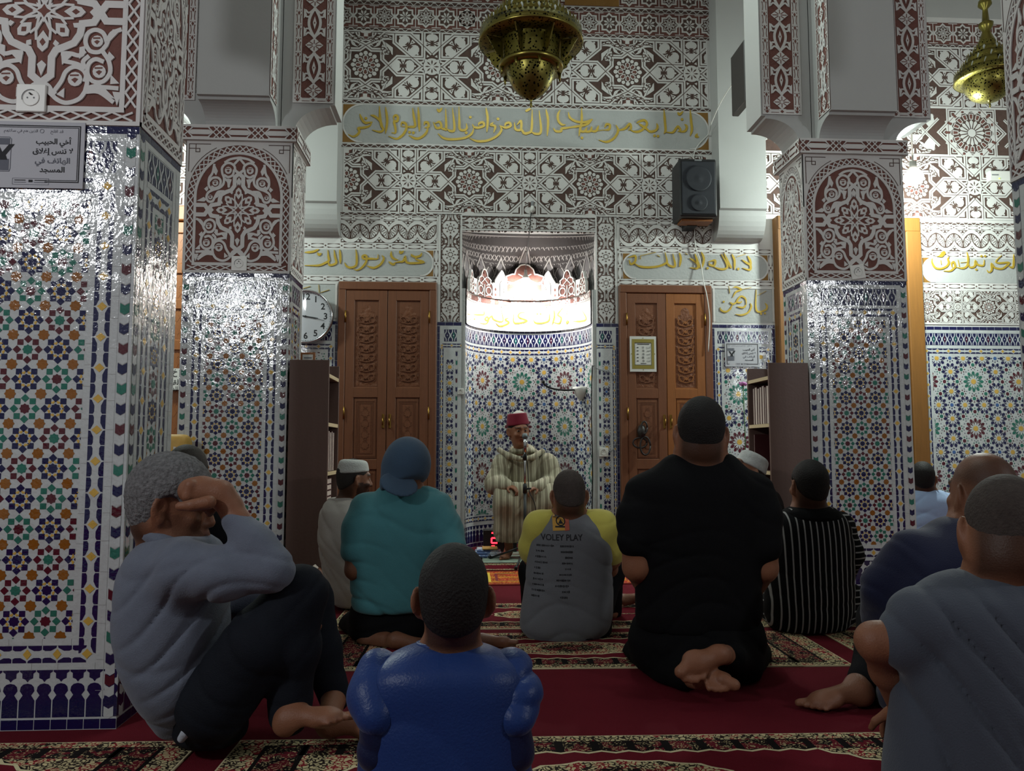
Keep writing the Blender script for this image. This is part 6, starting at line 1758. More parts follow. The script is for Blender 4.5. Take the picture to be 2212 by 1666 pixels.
# ------------------------------------------------------------------ cloth, skin, hair
def skin_mat(name):
    m = mat(name, (150, 100, 75), .5, bump=.0012, bscale=220, spec=.35)
    N, L, p = nodes_of(m); at_ = N.new('ShaderNodeVertexColor'); at_.layer_name = 'Col'; L.new(at_.outputs[0], p.inputs['Base Color'])
    p.inputs['Subsurface Weight'].default_value = .06; p.inputs['Subsurface Radius'].default_value = (.01, .004, .002)
    return m
SKIN = skin_mat('skin')
def cloth(name, c, rough=.85, var=.10, vscale=14, bump=.0016, bscale=240, sheen=.15):
    m = mat(name, c, rough, bump=bump, bscale=bscale, var=var, vscale=vscale, spec=.25); nodes_of(m)[2].inputs['Sheen Weight'].default_value = sheen if max(c) > 40 else 0; nodes_of(m)[2].inputs['Specular IOR Level'].default_value = .25 if max(c) > 40 else .12; return m
def striped(name, c1, c2, per, duty, ax=0, soft=.02, warp=.25, c3=None):
    m = cloth(name, c1); N, L, p = nodes_of(m)
    tc = N.new('ShaderNodeTexCoord'); sp = N.new('ShaderNodeSeparateXYZ'); nz = N.new('ShaderNodeTexNoise'); nz.inputs['Scale'].default_value = 5
    L.new(tc.outputs['Object'], sp.inputs[0]); L.new(tc.outputs['Object'], nz.inputs['Vector'])
    ma = N.new('ShaderNodeMath'); ma.operation = 'MULTIPLY_ADD'; ma.inputs[1].default_value = 1/per; L.new(sp.outputs[ax], ma.inputs[0])
    mb = N.new('ShaderNodeMath'); mb.operation = 'MULTIPLY'; mb.inputs[1].default_value = warp; L.new(nz.outputs['Fac'], mb.inputs[0]); L.new(mb.outputs[0], ma.inputs[2])
    fr = N.new('ShaderNodeMath'); fr.operation = 'FRACT'; L.new(ma.outputs[0], fr.inputs[0])
    mr = N.new('ShaderNodeValToRGB'); e = mr.color_ramp.elements; mr.color_ramp.interpolation = 'LINEAR'
    a, b = srgb(*c1), srgb(*c2)
    e[0].position = duty-soft; e[0].color = b; e[1].position = duty+soft; e[1].color = a
    q = mr.color_ramp.elements.new(1-soft); q.color = a; q = mr.color_ramp.elements.new(1.0); q.color = b
    if c3 is not None:
        q = mr.color_ramp.elements.new(duty+.30); q.color = srgb(*c3); q = mr.color_ramp.elements.new(duty+.36); q.color = a
    L.new(fr.outputs[0], mr.inputs[0]); L.new(mr.outputs[0], p.inputs['Base Color'])
    return m
def hair_mat(name, c, rough=.7, var=.35, bump=.004, bscale=160, vscale=60): return mat(name, c, rough, bump=bump, bscale=bscale, var=var, vscale=vscale, spec=.3)
H_BLACK = hair_mat('black_short_hair', (22, 19, 18)); H_DARK = hair_mat('dark_grey_cropped_hair', (44, 40, 38)); H_GREY = hair_mat('curly_grey_hair', (104, 103, 104), .9, .85, .010, 95, 90); H_SALT = hair_mat('greying_hair', (62, 54, 50), .8, .4)

SK = np.array(srgb(136, 90, 66)[:3])
def J(px, py, y): return at(px, py, y)
def RP(r, y): return r*y/FPX*1.0
def frame(yaw, pitch=0, roll=0):
    "head axes; yaw 0 looks along +y (away from the camera), +yaw to the left of the picture"
    M = Matrix.Rotation(yaw, 3, 'Z') @ Matrix.Rotation(pitch, 3, 'X') @ Matrix.Rotation(roll, 3, 'Y')
    return [np.array(M @ Vector(v)) for v in ((1, 0, 0), (0, 1, 0), (0, 0, 1))]   # right, forward, up
class Head:
    def __init__(s, c, yaw, pitch=0, roll=0, sc=1.0): s.c = np.asarray(c, float); s.r, s.f, s.u = frame(yaw, pitch, roll); s.sc = sc
    def p(s, r, f, u): return s.c+s.sc*(s.r*r+s.f*f+s.u*u)
    def loc(s, V): d = (V-s.c)/s.sc; return d @ s.r, d @ s.f, d @ s.u
    def ax(s): return [s.r, s.f, s.u]
    def into(s, F, neck=None, nr=.055, face=True):
        q = s.sc; E = lambda c, r, k=.02, op='u': F.ell(s.p(*c), np.array(r)*q, k*q, op, s.ax())
        E((0, -.012, .030), (.077, .098, .095)); E((0, .028, -.042), (.060, .068, .086), .04)
        E((0, .070, -.108), (.026, .022, .018), .03)
        if face:
            E((0, .080, .030), (.050, .020, .013), .02)
            for sg in (1, -1):
                E((sg*.031, .104, .010), (.021, .018, .013), .012, 's'); E((sg*.031, .083, .008), (.0135,)*3, .004)
                E((sg*.040, .072, -.028), (.022, .020, .018), .02)
            F.cone(s.p(0, .094, .012), s.p(0, .113, -.030), .008*q, .013*q, .012*q)
            for sg in (1, -1): E((sg*.012, .100, -.036), (.009, .010, .008), .008)
            E((0, .092, -.061), (.025, .012, .006), .006); E((0, .090, -.074), (.022, .012, .007), .006)
        for sg in (1, -1):
            e1 = (s.r*sg*.62-s.f*.78); e3 = np.cross(e1, s.u); EA = [e3, e1, s.u]
            F.ell(s.p(sg*.087, -.008, -.004), np.array((.0085, .023, .035))*q, .008, 'u', EA); F.ell(s.p(sg*.094, .000, .002), np.array((.008, .012, .018))*q, .006, 's', EA)
            F.ell(s.p(sg*.082, .002, -.036), np.array((.009, .011, .011))*q, .008, 'u', EA)
        if neck is not None: F.cone(s.p(0, -.022, -.055), neck, nr*q, nr*q*1.12, .05)
    def tint(s, base, lips=(.75, .5, .5), brow=True, beard=0, stub=1.0, cap=0):
        B = np.asarray(base)
        def f(V):
            C = np.tile(B, (len(V), 1)); r, fw, u = s.loc(V); n = np.sin(V[:, 0]*90)*np.sin(V[:, 1]*70+1)*np.sin(V[:, 2]*80+2); C *= (1+.05*n)[:, None]
            face = fw > .04
            if brow: m = face & (np.abs(np.abs(r)-.032) < .022) & (np.abs(u-.034+.12*(np.abs(r)-.03)) < .006); C[m] *= .25
            m = face & (np.abs(np.abs(r)-.031) < .012) & (np.abs(u-.008) < .0048); C[m] = (.30, .28, .26)
            m = face & (np.abs(np.abs(r)-.031) < .006) & (np.abs(u-.008) < .0055); C[m] = (.012, .008, .006)
            m = face & (np.abs(r) < .024) & (np.abs(u+.067) < .011); C[m] *= lips
            m = face & (np.abs(r) < .024) & (np.abs(u+.067) < .0022); C[m] *= .3
            w_ = np.clip((u+.15)/.05, 0, 1)*np.clip((.0-fw)/.03, 0, 1)*np.clip((.085-np.abs(r))/.02, 0, 1)*np.clip((.02-u)/.03, 0, 1); C *= (1-.74*w_*stub)[:, None]
            if cap: g = np.clip((u-.005-.25*fw)/.05, 0, 1)*np.clip(((fw-.0)**2+r**2)/.0045-.25, 0, 1); C *= (1-cap*g)[:, None]
            if beard: m = (u < -.035+.25*np.abs(r)) & (fw > -.0) & (u > -.16) & (np.sqrt(r*r+(fw-.02)**2) < .13); C[m] *= (1-beard)
            return C
        return f
    def hair(s, h, grow, m, parent, name='hair', bald=None, front=.050, nape=-.062, amp=.0, dome=0):
        q = s.sc; F = Field(h)
        F.ell(s.p(0, -.014, .032+dome), np.array((.077+grow, .098+grow, .095+grow+dome))*q, .01, 'u', s.ax())
        F.ell(s.p(0, -.046, -.034), np.array((.062, .050, .062))*q+grow*.35, .04, 'u', s.ax())
        a, b = s.p(0, .075, front), s.p(0, -.085, nape); d = b-a; n = np.cross(s.r, d); n = n/np.linalg.norm(n); n = n if n @ s.u < 0 else -n
        F.cut(n, a, .01)
        for sg in (1, -1): F.ell(s.p(sg*.088, .018, -.012), np.array((.03, .034, .045))*q, .012, 's', s.ax())
        if bald: F.ell(s.p(*bald[0]), np.array(bald[1])*q, .01, 's', s.ax())
        amp = amp or .0007
        D = (lambda x, y, z: amp*np.sin(x*170+2*np.sin(z*90))*np.sin(y*160)*np.sin(z*150)) if amp else None
        V, Fc = F.mesh(D); return build(name, V, Fc, m, parent)
    def skullcap(s, h, m, parent, name='cap', low=.045, tall=.0, tilt=.0, flat=1.0):
        q = s.sc; F = Field(h)
        F.ell(s.p(0, -.014, .036+tall*.5), np.array((.084, .105, (.098+tall)*flat))*q, .01, 'u', s.ax())
        if tall:
            F.ops.clear(); F.cone(s.p(0, -.014, low-.02), s.p(0, -.016, .085+tall), .087*q, .076*q, .02); F.cone(s.p(0, .01, low-.02), s.p(0, .006, .085+tall), .087*q, .074*q, .02); F.cone(s.p(0, -.034, low-.02), s.p(0, -.034, .085+tall), .082*q, .07*q, .02)
            F.cut(s.u, s.p(0, 0, .112+tall), .035)
        n = -(s.u-s.f*tilt); F.cut(n, s.p(0, 0, low), .006)
        V, Fc = F.mesh(); return build(name, V, Fc, m, parent)
def hand(F, w, d, n, curl=.6, sc=1.0, side=1, spread=.10, thumb=.5):
    "w wrist, d finger direction, n palm normal (fingers bend towards it), side=1 thumb on d x n side"
    d = np.asarray(d, float); d /= np.linalg.norm(d); n = np.asarray(n, float); n -= d*(n @ d); n /= np.linalg.norm(n); t = np.cross(d, n)*side
    q = sc
    F.ell(w+d*.048*q, np.array((.055, .041, .017))*q, .02, 'u', [d, t, n])
    F.cone(w-d*.02*q, w+d*.02*q, .026*q, .027*q, .02)
    for i, (o, L, r) in enumerate(((.030, .078, .0088), (.010, .088, .0092), (-.010, .082, .0088), (-.029, .064, .0078))):
        b = w+d*(.088-.006*abs(i-1.2))*q+t*o*q; a = spread*(1.5-i)*.5; dd = d*math.cos(a)+t*math.sin(a); ang = 0; p = b; F.cone(w+d*.04*q+t*o*.8*q, b, .010*q, r*1.05*q, .008)
        for j, fr in enumerate((.45, .31, .24)):
            ang += curl*(.7 if j == 0 else 1.0)*(1+.08*i); v = dd*math.cos(ang)+n*math.sin(ang); e = p+v*L*fr*q
            F.cone(p, e, r*q*(1-.06*j), r*q*(.95-.08*j), .004); p = e
    b = w+d*.022*q+t*.030*q; v = d*.55+t*.75+n*thumb; v /= np.linalg.norm(v); p = b+v*.042*q; F.cone(b, p, .014*q, .0105*q, .012)
    v2 = d*.85+t*.30+n*thumb; v2 /= np.linalg.norm(v2); F.cone(p, p+v2*.030*q, .0105*q, .0085*q, .004)
def foot(F, heel, d, up, sc=1.0, side=1, toes=True, arch=.012):
    "heel point (bottom back), d towards the toes, up away from the sole, side=1 big toe on d x up side"
    d = np.asarray(d, float); d /= np.linalg.norm(d); up = np.asarray(up, float); up -= d*(up @ d); up /= np.linalg.norm(up); t = np.cross(d, up)*side; q = sc
    P = lambda a, b, c: heel+q*(d*a+t*b+up*c)
    A = [d, t, up]
    F.ell(P(.035, 0, .034), np.array((.040, .031, .034))*q, .02, 'u', A)
    F.cone(P(.045, 0, .050), P(.165, .006, .030), .036*q, .026*q, .03)
    F.ell(P(.165, .004, .024), np.array((.050, .043, .022))*q, .03, 'u', A); F.ell(P(.172, .026, .022), np.array((.028, .019, .020))*q, .015, 'u', A)
    F.ell(P(.10, .012, .0), np.array((.045, .022, .012+arch))*q, .02, 's', A) if arch else None
    for i, (o, L, r) in enumerate(((.030, .052, .0135), (.010, .047, .0095), (-.007, .041, .0088), (-.022, .035, .0082), (-.035, .027, .0078))):
        b = P(.195-.008*i, o*.95, .018); e = P(.195-.008*i+L*.75, o*1.08, .013); F.cone(b, e, r*q*.92, r*q, .004)
def folds(amp, kz=40, kx=9, seed=0., lean=0.0):
    def f(x, y, z):
        q = (z+lean*x)*kz+2.6*np.sin(x*kx+seed)+1.8*np.sin(z*8+x*5+seed*2)+1.5*np.sin(y*11+seed)
        m = np.clip(.45+.9*np.sin(x*7+seed*1.7+2*np.sin(z*3))*np.sin(z*6+seed+y*4), 0, 1)
        r1 = 1-np.abs(np.sin(q*.62)); r2 = 1-np.abs(np.sin(q*.29+x*9+seed)); m2 = np.clip(.5+.9*np.sin(x*5+seed*.7+y*3)*np.sin(z*9+seed*1.3), 0, 1)
        return amp*(1.9*m*r1**3+1.6*m2*r2**4+.45*np.sin(x*17+seed)*np.sin(z*13+seed*3)-.5)
    return f
def PX(L, y): return [(*J(a[0], a[1], a[3] if len(a) > 3 and a[3] else y), RP(a[2], a[3] if len(a) > 3 and a[3] else y)) for a in L]
def LIMB(L): return [J(a[0], a[1], a[2]) for a in L], [RP(a[3], a[2]) for a in L]
def garment(name, h, m, parent, lofts=(), limbs=(), cuts=(), amp=.004, seed=0., grow=0, k=.045, ells=(), lean=0., pw=2.2, kz=40):
    F = Field(h)
    for sl, sy in lofts: F.loft(sl, sy, k, grow, pw=pw)
    for P, R in limbs: F.chain(P, [r+grow for r in R], k)
    for c, r in ells: F.ell(c, r, k)
    for n, p in cuts: F.cut(n, p)
    V, Fc = F.mesh(folds(amp, seed=seed, lean=lean, kz=kz)); return build(name, V, Fc, m, parent)
def person(label, c): return empty('person', (float(c[0]), float(c[1]), 0), label, 'person')
FLOOR = ((0, 0, -1), (0, 0, .0115))
# ------------------------------------------------------------------ the congregation
def shrink(sl, d): return [(a[0], a[1], a[2], max(.02, a[3]-d)) for a in sl]
def dn(v): v = np.asarray(v, float); return v/np.linalg.norm(v)
UP = np.array((0, 0, 1.0))

# --- imam on a chair before the niche
def imam():
    y = 7.350; t = person('seated preacher in a cream striped hooded robe and dark red fez, before the niche', J(1135, 1100, y))
    m = striped('cream_striped_robe', (176, 170, 146), (128, 120, 100), .058, .40, 0, .05, .35, (150, 143, 122))
    m2 = striped('cream_striped_robe_sleeve', (176, 170, 146), (128, 120, 100), .058, .40, 0, .05, .8, (150, 143, 122))
    hc = J(1120, 931, 7.280); H = Head(hc, PI+.28, -.10, .06, 1.12)
    body = PX([(1133, 975, 22), (1133, 998, 46), (1134, 1030, 50), (1136, 1062, 44), (1137, 1082, 42)], y)
    FB = Field(.0075); H.into(FB, J(1131, 985, 7.340), .056)
    FB.loft(shrink(body, .02), .55, .05)
    arms = []
    for L in ([(1087, 1003, 7.330, 24), (1071, 1045, 7.260, 23), (1092, 1052, 7.060, 18)], [(1181, 1003, 7.330, 24), (1198, 1045, 7.260, 23), (1166, 1055, 7.080, 18)]):
        P, R = LIMB(L); arms.append((P, R)); FB.chain(P, [r*.55 for r in R], .03)
    hand(FB, J(1095, 1049, 7.040), (.9, -.45, -.30), (0, .1, -1), .75, 1.0, side=-1); hand(FB, J(1163, 1052, 7.060), (-.9, -.3, -.25), (0, .1, -1), .6, 1.0, side=1)
    legs = []
    for sx in (-1, 1):
        k = J(1139+sx*46, 1084, 7.040); hp = J(1138+sx*36, 1088, 7.480); an = np.array((k[0]*.55+J(1110, 1180, 7.200)[0]*.45, 7.180, .09))
        legs.append((hp, k, an)); FB.chain([hp, k, an], [.075, .055, .038], .03)
        foot(FB, an+np.array((0, .05, -.075)), (sx*.12-.12, -1, -.02), UP, 1.0, side=-sx)
    V, Fc = FB.mesh(); tint = H.tint(SK*1.05, brow=True); bd = build('body', V, Fc, SKIN, t, tint)
    sk = Field(.010); sk.loft(body, .62, .05)
    for hp, k, an in legs: sk.chain([hp, k+np.array((0, .02, .0))], [.118, .108], .05); sk.chain([k+np.array((0, .015, -.02)), np.array((k[0]*.88+.55*.12, 7.120, .22)), np.array((k[0]*.86+.55*.14, 7.140, .165))], [.108, .10, .095], .05)
    for z, w in ((.60, .10), (.45, .10), (.30, .095), (.24, .09)):
        sk.cone(np.array((legs[0][1][0], 7.105, z)), np.array((legs[1][1][0], 7.105, z)), w, w, .06)
    sk.cone(np.array((legs[0][0][0], 7.400, .56)), np.array((legs[1][0][0], 7.400, .56)), .12, .12, .06); sk.cut((0, 0, -1), (0, 0, .165))
    V, Fc = sk.mesh(folds(.005, 14, 34, 1.2)); build('robe', V, Fc, m, t)
    for i, (P, R) in enumerate(arms): garment('sleeve', .009, m2, t, limbs=[(P, R)], amp=.006, seed=2+i, k=.03)
    hd = Field(.009); c = J(1131, 978, 7.320)
    hd.ell(c+np.array((0, .03, .015)), (.135, .12, .040), .03); hd.ell(c+np.array((0, .13, .0)), (.13, .09, .09), .04)
    hd.chain([J(1078, 972, 7.320), J(1100, 985, 7.230), J(1122, 992, 7.185)], [.024, .026, .022], .02); hd.chain([J(1172, 975, 7.320), J(1152, 988, 7.230), J(1130, 992, 7.185)], [.024, .026, .022], .02)
    hd.ell(hc+np.array((.01, -.01, .0)), (.082, .10, .16), .02, 's')
    V, Fc = hd.mesh(folds(.004, 30, 20, 3)); build('hood', V, Fc, m2, t)
    FZ = Field(.006); a, b = H.p(.0, -.012, .058), H.p(.004, -.020, .150); FZ.cone(a, b, .108, .090, .01); n = dn(b-a); FZ.cut(n, b-n*.004, .012); FZ.cut(-n, a-n*.012, .004)
    V, Fc = FZ.mesh(); build('fez', V, Fc, cloth('dark_red_felt', (120, 20, 44), .8), t)
    FZ = Field(.006); w = H.p(.0, -.02, .055); FZ.ell(H.p(-.025, -.05, .10), (.075, .075, .075), .01); FZ.cut(-n, a-n*.004, .004); V, Fc = FZ.mesh(); build('white_cap', V, Fc, cloth('white_cap_cotton', (190, 188, 180)), t)
    H.hair(.007, .006, H_BLACK, t, front=.055, nape=-.05)
    # the chair under the robe
    ch = empty('chair', (float(J(1137, 1100, 7.450)[0]), 7.500, 0), 'plain dark wooden chair under the seated preacher', 'chair'); cx_ = ch.location.x
    bm = BM(); box(bm, (cx_-.20, 7.320, .405), (cx_+.20, 7.720, .435), .006); obj('seat', bm, W_DARK, ch)
    for dx in (-.17, .17):
        for yy in (7.350, 7.690):
            bm = BM(); box(bm, (cx_+dx-.018, yy-.018, .014), (cx_+dx+.018, yy+.018, .41 if yy < 7.500 else .80), .003); obj('leg', bm, W_DARK, ch)
    bm = BM(); box(bm, (cx_-.18, 7.680, .62), (cx_+.18, 7.700, .80), .004); obj('backrest', bm, W_DARK, ch)
imam()

def back_head(F, c, yaw, pitch, roll, sc, neck, nr): H = Head(c, yaw, pitch, roll, sc); H.into(F, neck, nr); return H

# --- man in grey T-shirt with yellow sleeves
def raglan():
    y = 4.22; t = person('man seen from behind in a printed grey T-shirt with yellow raglan sleeves', J(1230, 1300, y))
    F = Field(.0075); H = back_head(F, J(1229, 1071, 4.20), .02, -.22, .0, 1.06, J(1228, 1128, 4.24), .062)
    tor = PX([(1228, 1106, 34), (1229, 1118, 58), (1231, 1145, 82), (1232, 1190, 90), (1229, 1240, 92), (1226, 1300, 96), (1222, 1345, 99), (1220, 1372, 88), (1222, 1388, 60)], y)
    F.loft(shrink(tor, .025), .62, .05)
    sl = [LIMB([(1196, 1124, 4.22, 22), (1168, 1140, 4.23, 34), (1153, 1180, 4.27, 29), (1152, 1200, 4.31, 27)]), LIMB([(1262, 1124, 4.22, 23), (1294, 1143, 4.23, 40), (1314, 1180, 4.27, 33), (1318, 1204, 4.31, 30)])]
    ends = [(J(1154, 1222, 4.45), .036), (J(1316, 1228, 4.45), .036)]
    for (P, R), (e, r) in zip(sl, ends): F.chain(P+[np.array((e[0], 4.42, e[2])), np.array((1.23*.25+e[0]*.5, 4.78, e[2]-.02))], [r_*.75 for r_ in R]+[r, .028], .04)
    legs = []
    for sx, px in ((-1, 1158), (1, 1312)):
        L = LIMB([(1230+sx*40, 1345, 4.3, 46), (px, 1235, 4.55, 34), (px+sx*4, 1330, 4.70, 26)]); legs.append(L); F.chain(L[0], [r*.8 for r in L[1]], .03); foot(F, np.array((L[0][2][0], 4.60, .004)), (sx*.2, 1, 0), UP, 1.02, side=-sx)
    V, Fc = F.mesh(); build('body', V, Fc, SKIN, t, H.tint(SK*.92))
    H.hair(.0075, .005, H_SALT, t, nape=-.075)
    G = cloth('grey_cotton_jersey', (104, 106, 110), var=.06); YL = cloth('yellow_cotton_jersey', (190, 180, 84), var=.08)
    sh = garment('t_shirt', .008, G, t, [(tor, .68)], amp=.004, seed=.4, ells=[])
    for i, (P, R) in enumerate(sl): garment('sleeve', .0075, YL, t, limbs=[(P, R)], amp=.003, seed=i+1., cuts=[(dn(P[3]-P[2]), P[3])])
    B = cloth('black_trouser_cloth', (14, 14, 17), var=.2); garment('trousers', .009, B, t, [(PX([(1222, 1335, 90), (1222, 1365, 96), (1222, 1387, 90)], 4.3), .9)], legs, [FLOOR], .003, 3.)
    c = J(1228, 1109, 4.22); F = Field(.006); F.cone(c+np.array((-.075, 0, .0)), c+np.array((.075, 0, .0)), .016, .016, .01)
    bm = BM(); tube(bm, [(c[0]+.092*math.cos(a*PI/12), c[1]+.01+.075*math.sin(a*PI/12), c[2]-.004+.010*math.sin(a*PI/12)) for a in range(25)], .0085, 8); obj('neck_rib', bm, YL, t)
    # print on the back, laid on the cloth
    me = sh.data; bv = BVHTree.FromPolygons([v.co for v in me.vertices], [tuple(p.vertices) for p in me.polygons])
    p = Pat(); q0 = J(1217, 1134, 3.9)
    def put(px, py): a = J(px, py, 4.0); return a[0], a[2]
    u, v = put(1217, 1133); s = .043
    p.poly([(u-s, v-s), (u+s, v-s*.9), (u+s*1.05, v+s), (u-s*.95, v+s*1.02)], 1, 0); p.poly([(u+s*.45, v-s), (u+s, v-s*.9), (u+s*1.05, v+s), (u+s*.5, v+s)], 2, .0004)
    p.ring(u, v+.006, .022, .006, 3, .0006, 14); p.poly([(u-.014, v-.008), (u+.014, v-.008), (u, v+.016)], 3, .0007); p.rect(u-.03, v-.026, u+.02, v-.018, 3, .0007)
    u, v = put(1218, 1166); put_text(p, 'VOLEY PLAY', u, v, .044, 0, 0, width=.215, bold=.0006)
    random.seed(5)
    for col, al in ((1164, 0), (1262, 1)):
        for r in range(10):
            u, v = put(col-(r*1.3), 1184+r*12.4); L = random.uniform(.035, .085)*(1 if r else 1.4); x = u if al == 0 else u-L-.04; n = int(L/.008)
            for k in range(n):
                hgt = random.uniform(.006, .011); p.rect(x+k*.008, v-hgt/2, x+k*.008+random.uniform(.003, .0065), v+hgt/2, 0, 0)
    for a, m_ in (((0,), None),):
        pass
    def onto(u, v, h):
        hit = bv.ray_cast(Vector((u, y-1.2, v)), Vector((0, 1, 0)))
        yy = hit[0].y if hit[0] else y-.2
        return (u, yy-.0022-h, v)
    q = Pat()
    for P, m_, h in p.items:   # cut small so the print follows the folds
        for k in range(math.floor(P[:, 0].min()/.012), math.ceil(P[:, 0].max()/.012)+1):
            Q = clip_poly(P, (k*.012, -9, (k+1)*.012, 9))
            if Q is None: continue
            for j in range(math.floor(Q[:, 1].min()/.02), math.ceil(Q[:, 1].max()/.02)+1):
                Q2 = clip_poly(Q, (-9, j*.02, 9, (j+1)*.02))
                if Q2 is not None: q.items.append((Q2, m_, h))
    lay('print_lettering', q, onto, [INK, cloth('print_orange', (196, 150, 70)), cloth('print_red', (176, 92, 74)), INK], sh)
raglan()

# --- big man in black kneeling
def black():
    y = 3.45; t = person('large man in black T-shirt and trousers kneeling with bare soles turned up', J(1510, 1300, y))
    F = Field(.0075); H = back_head(F, J(1514, 935, 3.42), -.24, .05, .05, 1.20, J(1513, 1015, 3.46), .082)
    tor = PX([(1513, 980, 62), (1512, 1000, 88), (1511, 1030, 128), (1509, 1065, 142), (1508, 1120, 144), (1510, 1200, 138), (1510, 1280, 134), (1506, 1340, 138), (1505, 1360, 120)], y)
    F.loft(shrink(tor, .03), .58, .05)
    sl = [LIMB([(1395, 1070, 3.46, 46), (1376, 1120, 3.42, 40), (1370, 1168, 3.38, 37)]), LIMB([(1628, 1070, 3.46, 48), (1644, 1120, 3.42, 41), (1652, 1180, 3.38, 36)])]
    fa = [LIMB([(1370, 1160, 3.38, 29), (1374, 1225, 3.40, 27), (1404, 1290, 3.62, 19), (1420, 1310, 3.72, 16)]), LIMB([(1652, 1170, 3.38, 29), (1652, 1228, 3.40, 26), (1622, 1285, 3.62, 19), (1600, 1310, 3.72, 16)])]
    for (P, R), (P2, R2) in zip(sl, fa): F.chain(P, [r*.8 for r in R], .04); F.chain(P2, R2, .03)
    hand(F, fa[0][0][3], (.5, .6, -.5), (.2, -.3, -1), .4, 1.1); hand(F, fa[1][0][3], (-.5, .6, -.5), (.2, -.3, -1), .4, 1.1, side=-1)
    legs = [LIMB([(1440, 1390, 3.5, 70), (1400, 1425, 3.85, 52), (1450, 1448, 3.40, 38), (1480, 1462, 3.27, 30)]), LIMB([(1575, 1390, 3.5, 70), (1612, 1425, 3.85, 52), (1598, 1440, 3.40, 40), (1580, 1418, 3.22, 30)])]
    for P, R in legs: F.chain(P, [r*.75 for r in R], .03)
    # soles turned to the camera: the upper foot crosses over the lower
    q = 3.10/FPX; A3 = frame(0, 0, 0)
    def blob(px, py, yy, rx, rz, ry, ang=0, k=.012): F.ell(J(px, py, yy), (rx*q, ry, rz*q), k, 'u', frame(0, 0, ang))
    blob(1556, 1413, 3.12, 25, 19, .032, .5, .02); F.cone(J(1550, 1416, 3.13), J(1508, 1432, 3.11), 19*q, 25*q, .02); blob(1503, 1430, 3.10, 31, 25, .026, .35, .02); blob(1494, 1440, 3.085, 22, 18, .02, .3)
    F.chain([J(1482, 1440, 3.09), J(1470, 1452, 3.08)], [13*q, 13.5*q], .006)
    for x, y_, r in ((1480, 1467, 8.5), (1492, 1470, 8.2), (1504, 1470, 7.6), (1518, 1464, 7.2)): F.chain([J(x+8, y_-16, 3.09), J(x, y_, 3.075)], [r*q*.85, r*q], .004)
    F.chain([J(1585, 1425, 3.32), J(1562, 1412, 3.16)], [.040, .036], .03)
    F.chain([J(1470, 1458, 3.34), J(1505, 1464, 3.20), J(1540, 1468, 3.13)], [.046, .040, .040], .03); blob(1552, 1470, 3.10, 30, 17, .03, -.2, .02)
    F.chain([J(1560, 1468, 3.08), J(1586, 1480, 3.06)], [14*q, 13*q], .006)
    for x, y_, r in ((1568, 1488, 8), (1556, 1490, 7.8), (1545, 1490, 7.2), (1532, 1488, 6.8)): F.chain([J(x-6, y_-14, 3.08), J(x, y_, 3.06)], [r*q*.85, r*q], .004)
    V, Fc = F.mesh(); V[:, 2] = np.maximum(V[:, 2], .011); tn = H.tint(SK*.95); build('body', V, Fc, SKIN, t, tn)
    H.hair(.0075, .010, H_BLACK, t, nape=-.085)
    B = cloth('black_jersey', (13, 13, 15), var=.12); garment('t_shirt', .009, B, t, [(tor, .62)], sl, [], .004, 1.7)
    garment('trousers', .010, cloth('black_track_cloth', (10, 10, 12), var=.1), t, [(PX([(1505, 1335, 132), (1503, 1380, 142), (1500, 1425, 130), (1500, 1450, 95)], 3.52), .85)], legs, [FLOOR], .004, 2.2)
black()

